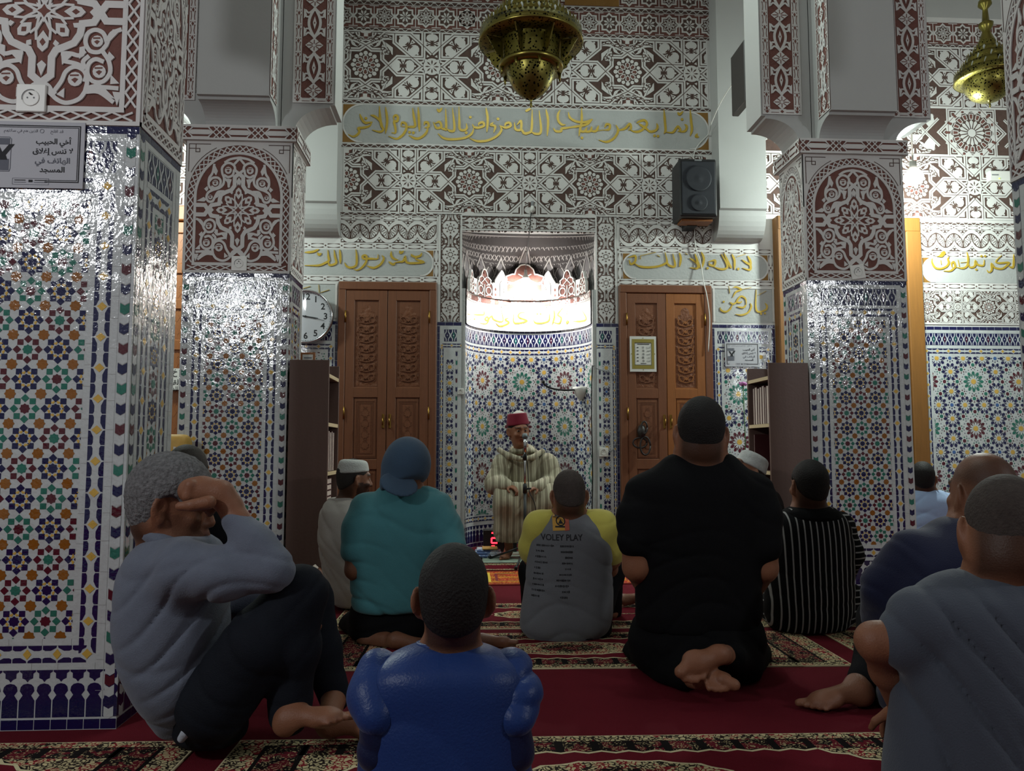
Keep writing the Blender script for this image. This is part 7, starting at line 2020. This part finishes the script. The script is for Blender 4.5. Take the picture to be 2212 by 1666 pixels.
# --- man in teal with a cap worn backwards
def teal():
    y = 4.15; t = person('man in a teal T-shirt with a slate blue cap worn backwards, kneeling', J(860, 1250, y))
    F = Field(.0075); H = back_head(F, J(876, 1008, 4.12), -.42, .06, .12, 1.12, J(872, 1062, 4.16), .066)
    tor = PX([(872, 1048, 42), (871, 1062, 62), (868, 1085, 88), (864, 1120, 100), (860, 1165, 103), (855, 1210, 97), (852, 1260, 90), (848, 1300, 88), (846, 1318, 78)], y)
    F.loft(shrink(tor, .025), .62, .05)
    sl = [LIMB([(790, 1100, 4.16, 34), (772, 1140, 4.12, 28), (764, 1190, 4.08, 25)]), LIMB([(938, 1095, 4.16, 38), (962, 1145, 4.10, 34), (978, 1184, 4.02, 30)])]
    fa = [LIMB([(764, 1185, 4.08, 18), (764, 1232, 4.08, 17), (790, 1275, 4.3, 13), (800, 1290, 4.38, 12)]), LIMB([(978, 1180, 4.02, 21), (972, 1205, 4.05, 20), (930, 1215, 4.32, 14), (915, 1220, 4.40, 12)])]
    for (P, R), (P2, R2) in zip(sl, fa): F.chain(P, [r*.75 for r in R], .04); F.chain(P2, R2, .03)
    hand(F, fa[0][0][3], (.4, .7, -.5), (.3, -.3, -1), .5, 1.0); hand(F, fa[1][0][3], (-.6, .7, -.3), (0, -.3, -1), .5, 1.0, side=-1)
    legs = [LIMB([(810, 1345, 4.2, 44), (775, 1362, 4.5, 36), (795, 1382, 4.12, 24)]), LIMB([(895, 1345, 4.2, 46), (950, 1372, 4.5, 36), (985, 1382, 4.18, 26)])]
    for P, R in legs: F.chain(P, [r*.8 for r in R], .03)
    F.chain([J(792, 1378, 4.14), J(835, 1384, 4.04)], [.050, .043], .03)
    h1 = J(838, 1397, 4.02); foot(F, h1, (1, -.18, -.05), (.05, -.55, .83), 1.08, side=1)
    h2 = J(1018, 1397, 4.02); F.cone(J(985, 1382, 4.18), h2+np.array((0, .05, .02)), .05, .035, .03); foot(F, h2, (1, -.30, .0), (0, .85, .4), 1.0, side=1, arch=0)
    V, Fc = F.mesh(); V[:, 2] = np.maximum(V[:, 2], .011); build('body', V, Fc, SKIN, t, H.tint(SK*.62))
    garment('t_shirt', .0085, cloth('teal_cotton_jersey', (62, 116, 122), var=.08), t, [(tor, .68)], sl, [(dn(sl[0][0][2]-sl[0][0][1]), sl[0][0][2]) if 0 else (np.array((0, 0, -1)), np.array((0, 0, -1)))], .006, 2.9)
    garment('shorts', .009, cloth('black_shorts_cloth', (12, 12, 14), var=.1), t, [(PX([(848, 1298, 84), (848, 1335, 88), (846, 1368, 84), (846, 1385, 66)], 4.22), .8)], [LIMB([(810, 1345, 4.2, 46), (772, 1362, 4.5, 42)]), LIMB([(895, 1345, 4.2, 46), (945, 1368, 4.5, 44), (960, 1378, 4.25, 36)])], [FLOOR], .003, .7)
    K = cloth('slate_blue_cap_cloth', (52, 72, 92), var=.08); C = Field(.0075)
    C.ell(J(880, 1000, 4.12), (.124, .142, .138), .02); C.chain([J(872, 1018, 4.11), J(864, 1045, 4.09)], [.118, .105], .03); C.cut((.30, -.35, -1), J(862, 1046, 4.05), .012)
    V, Fc = C.mesh(); cp = build('cap', V, Fc, K, t)
    C = Field(.006); C.ell(J(862, 1046, 3.98), (.100, .085, .013), .01, ax=frame(.15, .75, .22)); V, Fc = C.mesh(); build('cap_peak', V, Fc, K, cp)
teal()

# --- man in white with a white cap, turned to the right
def white():
    y = 5.08; t = person('bearded man in a white robe and white cap looking right, beside the left bookshelf', J(740, 1250, y))
    F = Field(.0075); H = Head(J(765, 1036, 5.06), -1.12, -.06, 0, 1.02); H.into(F, J(748, 1092, 5.10), .058)
    tor = PX([(741, 1080, 30), (740, 1092, 40), (738, 1115, 45), (738, 1150, 48), (742, 1190, 48), (752, 1240, 50), (766, 1280, 52), (772, 1305, 44)], y)
    F.loft(shrink(tor, .03), 1.1, .05)
    arms = [LIMB([(718, 1110, 5.02, 22), (716, 1170, 5.0, 20), (760, 1215, 5.0, 16)]), LIMB([(770, 1112, 5.22, 20), (790, 1170, 5.3, 18), (800, 1220, 5.2, 14)])]
    for P, R in arms: F.chain(P, [r*.7 for r in R], .03)
    hand(F, arms[0][0][2], (.9, .1, -.3), (0, -.4, -1), .5); hand(F, arms[1][0][2], (.7, -.3, -.5), (0, -.4, -1), .5)
    legs = [LIMB([(775, 1285, 5.1, 38), (830, 1272, 5.3, 30), (850, 1305, 5.1, 24)]), LIMB([(775, 1285, 5.25, 36), (840, 1280, 5.5, 28), (800, 1300, 5.4, 22)])]
    for P, R in legs: F.chain(P, [r*.75 for r in R], .03)
    foot(F, J(850, 1312, 5.1)*np.array((1, 1, 0))+np.array((0, 0, .004)), (1, -.3, 0), UP, 1.0)
    V, Fc = F.mesh(); V[:, 2] = np.maximum(V[:, 2], .011); build('body', V, Fc, SKIN, t, H.tint(SK*.85, beard=.82))
    W_ = cloth('white_cotton_robe', (168, 163, 156), var=.05)
    garment('robe', .009, W_, t, [(tor, 1.2)], arms+legs, [FLOOR], .007, 4.2, lean=1.6)
    c = J(742, 1081, 5.08); bm = BM(); tube(bm, [(c[0]+.085*math.cos(a*PI/12), c[1]+.085*math.sin(a*PI/12), c[2]+.004*math.cos(a*PI/12)) for a in range(25)], .020, 8); obj('collar', bm, W_, t)
    H.hair(.007, .004, H_DARK, t, nape=-.07)
    H.skullcap(.0065, cloth('white_knit_cap', (186, 188, 184), .9, bump=.003, bscale=120), t, 'knit_cap', low=.045, tall=.012, tilt=.12)
white()

# --- old man in grey leaning on the pillar, hand to his brow
def oldman():
    y = 2.72; t = person('grey haired man in grey shirt and jeans leaning on the left pillar, hand on brow', J(400, 1500, y))
    F = Field(.006); H = Head(J(372, 1090, 2.70), -1.48, -.20, .0, 1.20); H.into(F, J(372, 1180, 2.73), .074)
    tor = PX([(390, 1158, 60), (384, 1175, 86), (378, 1215, 102), (375, 1270, 105), (374, 1340, 106), (376, 1410, 102), (384, 1470, 92), (390, 1520, 74), (384, 1560, 46), (378, 1588, 22)], y)
    F.loft(shrink(tor, .03), 1.15, .05)
    a1 = LIMB([(400, 1232, 2.56, 62), (480, 1240, 2.52, 50), (585, 1232, 2.52, 38)]); a2 = LIMB([(588, 1230, 2.52, 38), (552, 1170, 2.54, 34), (512, 1125, 2.56, 29)])
    F.chain(a1[0], [r*.75 for r in a1[1]], .03); F.chain(a2[0], [r*.78 for r in a2[1]], .03)
    w = J(496, 1092, 2.57); F.chain([J(512, 1125, 2.56), w, J(470, 1064, 2.57)], [.042, .037, .034], .02)
    # fist against the brow: back of the hand up, fingers folded, thumb by the ear
    F.chain([J(478, 1066, 2.57), J(435, 1062, 2.57), J(412, 1060, 2.57)], [.043, .046, .040], .02)
    for i, (x0, y0_, x1, y1_, x2, y2_) in enumerate(((412, 1048, 406, 1072, 424, 1086), (420, 1052, 424, 1084, 440, 1096), (436, 1056, 446, 1092, 452, 1104), (456, 1064, 462, 1092, 452, 1108))):
        yy = 2.53+.026*i; F.chain([J(x0, y0_, yy), J(x1, y1_, yy), J(x2, y2_, yy+.02)], [.019, .0175, .015], .006)
    F.chain([J(452, 1085, 2.50), J(415, 1092, 2.49), J(388, 1094, 2.50)], [.022, .018, .014], .006)
    aL = LIMB([(420, 1230, 2.90, 50), (520, 1290, 2.98, 36), (610, 1300, 2.90, 28)]); F.chain(aL[0], [r*.75 for r in aL[1]], .03); hand(F, aL[0][2], (.9, -.1, -.3), (0, 0, -1), .5, 1.1)
    l1 = LIMB([(462, 1520, 2.62, 76), (560, 1390, 2.58, 70), (645, 1280, 2.60, 52), (652, 1275, 2.60, 50)]); l2 = LIMB([(648, 1285, 2.60, 51), (640, 1400, 2.60, 46), (628, 1510, 2.62, 40), (626, 1545, 2.62, 41)])
    l3 = LIMB([(450, 1510, 2.84, 80), (600, 1350, 2.94, 60), (665, 1290, 2.98, 48)]); l4 = LIMB([(665, 1295, 2.98, 48), (690, 1400, 2.98, 42), (722, 1505, 2.96, 32)])
    for P, R in (l1, l2, l3, l4): F.chain(P, [r*.72 for r in R], .03)
    h1 = J(598, 1597, 2.56); F.cone(J(628, 1545, 2.62), h1+np.array((.05, .02, .07)), .05, .040, .03); foot(F, h1, J(745, 1562, 2.52)-h1, (.25, .10, 1), 1.04, side=-1)
    h2 = J(690, 1588, 2.80); foot(F, h2, (1, -.12, .06), (.1, -.5, .85), 1.15, side=1); F.cone(J(722, 1505, 2.96), h2+np.array((.03, .03, .06)), .045, .04, .03)
    V, Fc = F.mesh(); V[:, 2] = np.maximum(V[:, 2], .011); build('body', V, Fc, SKIN, t, H.tint(SK*.88, beard=.25))
    H.hair(.0055, .020, H_GREY, t, nape=-.115, front=.034, amp=.0030)
    G = cloth('heather_grey_jersey', (98, 104, 118), var=.10, vscale=40)
    garment('shirt', .0075, G, t, [(tor, 1.22)], [a1, a2, aL], [(np.array((-.35, 0, .9)), J(506, 1112, 2.56))] if 0 else [], .007, 5.1, lean=-.35, kz=46)
    C = Field(.006); a, b = J(345, 1150, 2.73), J(440, 1178, 2.70); bm = BM(); c = J(385, 1163, 2.73)
    tube(bm, [(c[0]+.10*math.cos(k*PI/14), c[1]+.115*math.sin(k*PI/14), c[2]-.035*math.cos(k*PI/14)) for k in range(29)], .026, 10); obj('collar', bm, G, t)
    D = cloth('black_denim', (24, 27, 34), .8, .18, 20); garment('jeans', .0075, D, t, [(PX([(452, 1490, 56), (452, 1540, 72), (456, 1580, 70), (460, 1600, 60)], 2.72), 1.15)], [l1, l2, l3, l4], [FLOOR], .004, 1.1, k=.03)
    C = Field(.005); C.cone(J(402, 1582, 2.56), J(392, 1596, 2.57), .016, .013, .01); V, Fc = C.mesh(); build('shirt_tail', V, Fc, cloth('white_undershirt', (170, 176, 186)), t)
oldman()

# --- dark figure behind the old man
def behind():
    y = 3.75; t = person('man in dark clothes sitting behind the grey haired man', J(470, 1300, y))
    F = Field(.010); H = back_head(F, J(402, 1030, 3.75), .35, -.1, 0, 1.10, J(424, 1085, 3.75), .066)
    tor = PX([(430, 1082, 40), (446, 1105, 62), (456, 1140, 72), (462, 1200, 80), (470, 1300, 92), (476, 1380, 98), (478, 1425, 80)], y); F.loft(shrink(tor, .03), .7, .05)
    legs = [LIMB([(500, 1390, 3.9, 46), (570, 1300, 4.1, 36), (560, 1400, 4.3, 28)]), LIMB([(440, 1390, 3.9, 46), (470, 1290, 4.3, 36), (480, 1390, 4.4, 28)])]
    arms = [LIMB([(515, 1140, 3.75, 26), (535, 1210, 3.85, 24), (530, 1270, 4.05, 18)]), LIMB([(395, 1140, 3.75, 24), (400, 1210, 3.9, 22), (440, 1270, 4.1, 17)])]
    for P, R in legs+arms: F.chain(P, [r*.75 for r in R], .03)
    hand(F, arms[0][0][2], (.3, .9, -.3), (0, 0, -1), .4); hand(F, arms[1][0][2], (.3, .9, -.3), (0, 0, -1), .4)
    for P, R in legs: foot(F, np.array((P[2][0], P[2][1], .004)), (0, 1, 0), UP)
    V, Fc = F.mesh(); V[:, 2] = np.maximum(V[:, 2], .011); build('body', V, Fc, SKIN, t, H.tint(SK*.7))
    H.hair(.008, .010, hair_mat('dark_brown_hair', (40, 32, 28)), t)
    B = cloth('black_sweater_cloth', (15, 15, 19), var=.1); garment('sweater', .010, B, t, [(tor, .78)], arms, [FLOOR], .003, .3); garment('trousers', .010, B, t, [(PX([(476, 1370, 90), (478, 1410, 96), (478, 1424, 88)], 3.85), .9)], legs, [FLOOR], .003, .8)
behind()

# --- boy in shiny blue
def boy():
    y = 1.93; t = person('boy in a shiny blue long shirt seen from behind in the foreground', J(965, 1600, y))
    F = Field(.005); H = back_head(F, J(980, 1292, 1.92), .0, .02, .0, 1.0, J(972, 1392, 1.95), .052)
    tor = PX([(970, 1392, 62), (968, 1402, 105), (966, 1425, 150), (964, 1462, 166), (963, 1530, 168), (962, 1600, 172), (962, 1680, 180), (962, 1760, 188), (962, 1815, 175)], y); F.loft(shrink(tor, .02), .55, .04)
    up = [LIMB([(822, 1450, 1.94, 46), (806, 1505, 1.90, 44), (812, 1548, 1.86, 36)]), LIMB([(1104, 1450, 1.94, 46), (1120, 1505, 1.90, 42), (1116, 1552, 1.86, 36)])]
    lo = [LIMB([(812, 1550, 1.86, 32), (815, 1625, 1.88, 30), (830, 1700, 2.05, 24)]), LIMB([(1116, 1552, 1.86, 32), (1112, 1625, 1.88, 30), (1098, 1700, 2.05, 24)])]
    for P, R in up+lo: F.chain(P, [r*.72 for r in R], .03)
    hand(F, lo[0][0][2], (.3, .8, -.4), (0, 0, -1), .4, .8); hand(F, lo[1][0][2], (-.3, .8, -.4), (0, 0, -1), .4, .8)
    legs = [LIMB([(900, 1770, 2.0, 60), (830, 1690, 2.28, 44), (850, 1740, 2.46, 34)]), LIMB([(1030, 1770, 2.0, 60), (1100, 1690, 2.28, 44), (1080, 1740, 2.46, 34)])]
    for (P, R), sx in zip(legs, (-1, 1)): F.chain(P, [r*.75 for r in R], .03); foot(F, np.array((P[2][0], 2.44, .004)), (sx*.1, 1, 0), UP, .82, side=-sx)
    V, Fc = F.mesh(); V[:, 2] = np.maximum(V[:, 2], .011); build('body', V, Fc, SKIN, t, H.tint(SK*.85))
    H.hair(.005, .007, H_BLACK, t, nape=-.078, front=.05)
    B = cloth('shiny_blue_satin', (26, 52, 108), .38, .10, 10, .0012, 160, .1); B2 = cloth('dark_blue_satin', (17, 28, 62), .42, .10, 10, .0012, 160, .1)
    garment('long_shirt', .006, B, t, [(tor, .62)], [], [FLOOR], .004, 6.3, kz=26, pw=2.4)
    for i, L in enumerate(up): garment('upper_sleeve', .0055, B, t, limbs=[L], amp=.006, seed=i*2+1., kz=55)
    for i, L in enumerate(lo): garment('lower_sleeve', .006, B2, t, limbs=[L], amp=.004, seed=i*2+3.)
    garment('trousers', .008, B2, t, [], legs, [FLOOR], .003, 2.)
    bm = BM(); c = J(970, 1398, 1.93); tube(bm, [(c[0]+.075*math.cos(a*PI/12), c[1]+.015+.062*math.sin(a*PI/12), c[2]+.003-.006*math.sin(a*PI/12)) for a in range(25)], .008, 8); obj('collar', bm, B, t)
boy()

# --- man in black and white stripes
def stripes():
    y = 4.30; t = person('man in a black garment with thin white stripes sitting cross-legged from behind', J(1750, 1250, y))
    F = Field(.008); H = back_head(F, J(1747, 1050, 4.28), .12, .0, .04, 1.12, J(1750, 1106, 4.31), .064)
    tor = PX([(1750, 1094, 42), (1751, 1104, 64), (1752, 1125, 82), (1754, 1170, 90), (1752, 1230, 93), (1748, 1290, 96), (1745, 1335, 94), (1744, 1362, 80), (1744, 1378, 58)], y); F.loft(shrink(tor, .025), .62, .05)
    arms = [LIMB([(1690, 1135, 4.3, 28), (1668, 1200, 4.35, 24), (1690, 1260, 4.55, 17)]), LIMB([(1815, 1135, 4.3, 30), (1838, 1200, 4.3, 25), (1822, 1262, 4.5, 18)])]
    legs = [LIMB([(1710, 1345, 4.35, 44), (1672, 1312, 4.55, 32), (1740, 1350, 4.75, 24)]), LIMB([(1785, 1345, 4.35, 46), (1832, 1300, 4.5, 36), (1760, 1350, 4.8, 24)])]
    for P, R in arms+legs: F.chain(P, [r*.75 for r in R], .03)
    hand(F, arms[0][0][2], (.3, .9, -.2), (0, 0, -1), .4); hand(F, arms[1][0][2], (-.3, .9, -.2), (0, 0, -1), .4)
    for (P, R), sx in zip(legs, (1, -1)): foot(F, np.array((P[2][0], P[2][1], .02)), (sx, .2, 0), (0, .3, .9))
    V, Fc = F.mesh(); V[:, 2] = np.maximum(V[:, 2], .011); build('body', V, Fc, SKIN, t, H.tint(SK*.75))
    H.hair(.008, .007, H_BLACK, t, nape=-.072)
    S1 = striped('black_cloth_white_stripes', (15, 15, 17), (150, 150, 148), .0325, .20, 0, .03, .12)
    S2 = striped('black_cloth_white_stripes_slanted', (15, 15, 17), (150, 150, 148), .034, .20, 2, .03, .9)
    sh = garment('striped_shirt', .008, S1, t, [(tor, .68)], [], [FLOOR], .003, 3.3)
    for i, L in enumerate(arms): garment('sleeve', .008, S1 if i == 0 else S2, t, limbs=[L], amp=.004, seed=i+.5)
    garment('trousers', .009, S2, t, [], legs, [FLOOR], .004, 4.)
    YK = Field(.007); YK.loft([(a[0], a[1], a[2], a[3]+.006) for a in PX([(1750, 1092, 40), (1751, 1104, 60), (1752, 1118, 68), (1752, 1128, 60)], y)], .80, .02); V, Fc = YK.mesh(); build('black_yoke', V, Fc, cloth('black_yoke_cloth', (12, 12, 14)), t)
    bm = BM(); c = J(1750, 1093, 4.30); tube(bm, [(c[0]+.085*math.cos(a*PI/12), c[1]+.085*math.sin(a*PI/12), c[2]) for a in range(25)], .005, 6); obj('neck_cord', bm, INK, t)
stripes()

# --- man with white cap bending forward, half hidden
def bending():
    y = 5.05; t = person('man in white patterned cap tilting his head, half hidden behind the large black T-shirt', J(1625, 1200, y))
    F = Field(.008); H = Head(J(1612, 1020, 5.04), 1.75, .50, .0, 1.08); H.into(F, J(1640, 1062, 5.1), .06)
    tor = PX([(1640, 1060, 34), (1640, 1078, 50), (1634, 1110, 58), (1622, 1170, 60), (1612, 1240, 62), (1606, 1290, 62), (1604, 1305, 50)], 5.12); F.loft(shrink(tor, .03), .9, .05)
    legs = [LIMB([(1595, 1280, 5.0, 38), (1500, 1262, 4.95, 30), (1400, 1283, 5.0, 20)]), LIMB([(1600, 1280, 5.2, 38), (1520, 1230, 5.2, 30), (1500, 1290, 5.2, 22)])]
    arms = [LIMB([(1612, 1100, 5.0, 24), (1580, 1170, 4.95, 20), (1530, 1215, 4.95, 15)]), LIMB([(1655, 1100, 5.25, 22), (1620, 1180, 5.3, 18), (1560, 1225, 5.25, 14)])]
    for P, R in legs+arms: F.chain(P, [r*.72 for r in R], .03)
    for P, R in arms: hand(F, P[2], (-.9, 0, -.3), (0, 0, -1), .5)
    foot(F, np.array((float(J(1400, 1290, 5.0)[0]), 5.0, .01)), (-1, -.2, .1), (-.15, -.5, .85), 1.0, side=1); foot(F, np.array((legs[1][0][2][0], 5.2, .004)), (-1, 0, 0), UP, 1.0)
    V, Fc = F.mesh(); V[:, 2] = np.maximum(V[:, 2], .011); build('body', V, Fc, SKIN, t, H.tint(SK*.85, beard=.3))
    H.hair(.008, .004, H_DARK, t)
    H.skullcap(.007, hair_mat('white_embroidered_cap', (176, 178, 176), .9, .22, .003, 90, 45), t, 'embroidered_cap', low=.03, tall=.012)
    garment('shirt', .010, cloth('dark_brown_shirt', (34, 28, 28)), t, [(tor, 1.0)], arms, [FLOOR], .004, 1.); garment('trousers', .009, cloth('white_loose_trousers', (188, 180, 176)), t, [(PX([(1606, 1270, 56), (1604, 1304, 56)], 5.12), .9)], legs, [FLOOR], .005, 2.)
bending()

# --- man in light blue behind the right pillar
def lightblue():
    y = 6.25; t = person('man in a pale blue shirt sitting partly behind the right hand pillar', J(2005, 1150, y))
    F = Field(.009); H = back_head(F, J(1993, 1034, 6.24), -.35, .05, 0, 1.08, J(1998, 1066, 6.26), .062)
    tor = PX([(1998, 1058, 30), (1999, 1066, 44), (2004, 1085, 56), (2006, 1120, 58), (2006, 1180, 58), (2006, 1240, 60), (2006, 1252, 50)], y); F.loft(shrink(tor, .03), .62, .05)
    arms = [LIMB([(1958, 1085, 6.25, 18), (1944, 1140, 6.35, 15), (1965, 1180, 6.5, 11)]), LIMB([(2048, 1085, 6.25, 19), (2066, 1135, 6.35, 16), (2045, 1180, 6.5, 11)])]
    legs = [LIMB([(1980, 1235, 6.3, 26), (1950, 1225, 6.6, 22), (2000, 1238, 6.75, 16)]), LIMB([(2030, 1235, 6.3, 26), (2062, 1225, 6.6, 22), (2015, 1238, 6.8, 16)])]
    for P, R in arms+legs: F.chain(P, [r*.75 for r in R], .03)
    for P, R in arms: hand(F, P[2], (0, .9, -.3), (0, 0, -1), .4)
    for (P, R), sx in zip(legs, (1, -1)): foot(F, np.array((P[2][0], P[2][1], .02)), (sx, .1, 0), (0, .3, .9))
    V, Fc = F.mesh(); V[:, 2] = np.maximum(V[:, 2], .011); build('body', V, Fc, SKIN, t, H.tint(SK*.85))
    H.hair(.008, .006, H_BLACK, t, nape=-.07)
    garment('shirt', .010, cloth('pale_blue_cotton', (158, 180, 214), var=.05), t, [(tor, .7)], arms, [FLOOR], .006, 2.); garment('trousers', .010, cloth('grey_trousers', (70, 72, 78)), t, [], legs, [FLOOR], .003, 1.)
lightblue()

# --- balding man in navy
def navy():
    y = 2.95; t = person('balding man in a navy shirt and black trousers, barefoot, seated at the right', J(2060, 1300, y))
    F = Field(.0075); H = back_head(F, J(2122, 1066, 2.94), .12, .0, 0, 1.26, J(2118, 1150, 3.0), .082)
    tor = PX([(2112, 1120, 68), (2104, 1145, 110), (2088, 1180, 150), (2074, 1230, 168), (2066, 1300, 168), (2060, 1400, 165), (2058, 1500, 158), (2058, 1560, 140)], y); F.loft(shrink(tor, .03), .75, .05)
    arms = [LIMB([(1975, 1205, 2.95, 62), (1912, 1270, 3.0, 46), (1898, 1330, 3.1, 36)]), LIMB([(2215, 1205, 3.0, 56), (2250, 1310, 3.1, 44), (2180, 1390, 3.3, 30)])]
    legs = [LIMB([(2000, 1500, 3.0, 78), (1915, 1345, 3.35, 56), (1878, 1480, 3.12, 40), (1876, 1512, 3.10, 39)]), LIMB([(2110, 1500, 3.05, 76), (2060, 1400, 3.5, 54), (2050, 1480, 3.7, 38)])]
    for P, R in arms+legs: F.chain(P, [r*.75 for r in R], .03)
    fore = LIMB([(1898, 1330, 3.1, 26), (1960, 1385, 3.3, 20)]); F.chain(*fore, .03); hand(F, fore[0][1], (.8, .5, 0), (0, 0, -1), .5, 1.1); hand(F, arms[1][0][2], (-.8, .4, 0), (0, 0, -1), .5, 1.1)
    h1 = np.array((float(J(1905, 1550, 2.95)[0]), 3.02, .006)); F.cone(J(1876, 1512, 3.10), h1+np.array((-.05, .02, .075)), .055, .045, .03); foot(F, h1, (-1, -.12, 0), UP, 1.22, side=1)
    foot(F, np.array((legs[1][0][2][0], 3.7, .004)), (-.3, 1, 0), UP, 1.1)
    V, Fc = F.mesh(); V[:, 2] = np.maximum(V[:, 2], .011); build('body', V, Fc, SKIN, t, H.tint(SK*.80, cap=.62))
    N_ = cloth('navy_jersey', (20, 24, 52), var=.1); garment('shirt', .009, N_, t, [(tor, .8)], arms, [FLOOR], .006, 3.7); garment('trousers', .009, cloth('black_cotton_trousers', (14, 14, 17)), t, [(PX([(2058, 1480, 150), (2058, 1545, 150), (2058, 1562, 140)], 3.02), .9)], legs, [FLOOR], .003, 1.9)
navy()

# --- man in grey T-shirt cut by the right edge
def rightgrey():
    y = 1.98; t = person('man in a dark grey T-shirt in the right foreground, cut by the edge', J(2180, 1500, y))
    F = Field(.006); H = back_head(F, J(2172, 1152, 1.97), -.38, -.28, .06, 1.13, J(2190, 1248, 2.02), .082)
    tor = PX([(2192, 1232, 100), (2192, 1246, 160), (2192, 1275, 205), (2192, 1320, 232), (2190, 1400, 244), (2188, 1500, 252), (2186, 1600, 258), (2186, 1700, 262), (2186, 1780, 250)], y); F.loft(shrink(tor, .03), .62, .05)
    sl = [LIMB([(2050, 1312, 1.98, 66), (1990, 1345, 1.97, 60), (1948, 1388, 1.97, 52)]), LIMB([(2380, 1315, 1.98, 84), (2430, 1380, 1.96, 72), (2450, 1430, 1.95, 64)])]
    fa = [LIMB([(1945, 1385, 1.97, 42), (1890, 1385, 1.99, 37), (1914, 1450, 2.06, 30), (1950, 1540, 2.16, 24)]), LIMB([(2450, 1420, 1.95, 46), (2470, 1470, 2.0, 40), (2440, 1540, 2.2, 26)])]
    for (P, R), (P2, R2) in zip(sl, fa): F.chain(P, [r*.75 for r in R], .04); F.chain(P2, R2, .03)
    hand(F, fa[0][0][3], (.3, .8, -.4), (0, 0, -1), .4, 1.1); hand(F, fa[1][0][2], (-.3, .8, -.4), (0, 0, -1), .4, 1.1)
    legs = [LIMB([(2080, 1740, 2.0, 95), (1995, 1640, 2.22, 66), (2010, 1720, 2.28, 48)]), LIMB([(2290, 1740, 2.0, 95), (2380, 1640, 2.22, 66), (2350, 1720, 2.28, 48)])]
    for P, R in legs: F.chain(P, [r*.75 for r in R], .03); foot(F, np.array((P[2][0], 2.24, .004)), (0, 1, 0), UP, 1.1)
    V, Fc = F.mesh(); V[:, 2] = np.maximum(V[:, 2], .011); build('body', V, Fc, SKIN, t, H.tint(SK*.95))
    H.hair(.006, .006, H_SALT, t, nape=-.06)
    G = cloth('dark_grey_cotton_jersey', (70, 75, 86), var=.07, vscale=10); garment('t_shirt', .0075, G, t, [(tor, .68)], sl, [FLOOR], .008, 7.4, lean=.8, kz=24)
    garment('trousers', .010, cloth('charcoal_trousers', (34, 36, 42)), t, [], legs, [FLOOR], .003, 1.)
    bm = BM(); c = J(2190, 1240, 1.98); tube(bm, [(c[0]+.115*math.cos(a*PI/12), c[1]+.015+.085*math.sin(a*PI/12), c[2]-.002) for a in range(25)], .010, 8); obj('neck_rib', bm, G, t)
rightgrey()
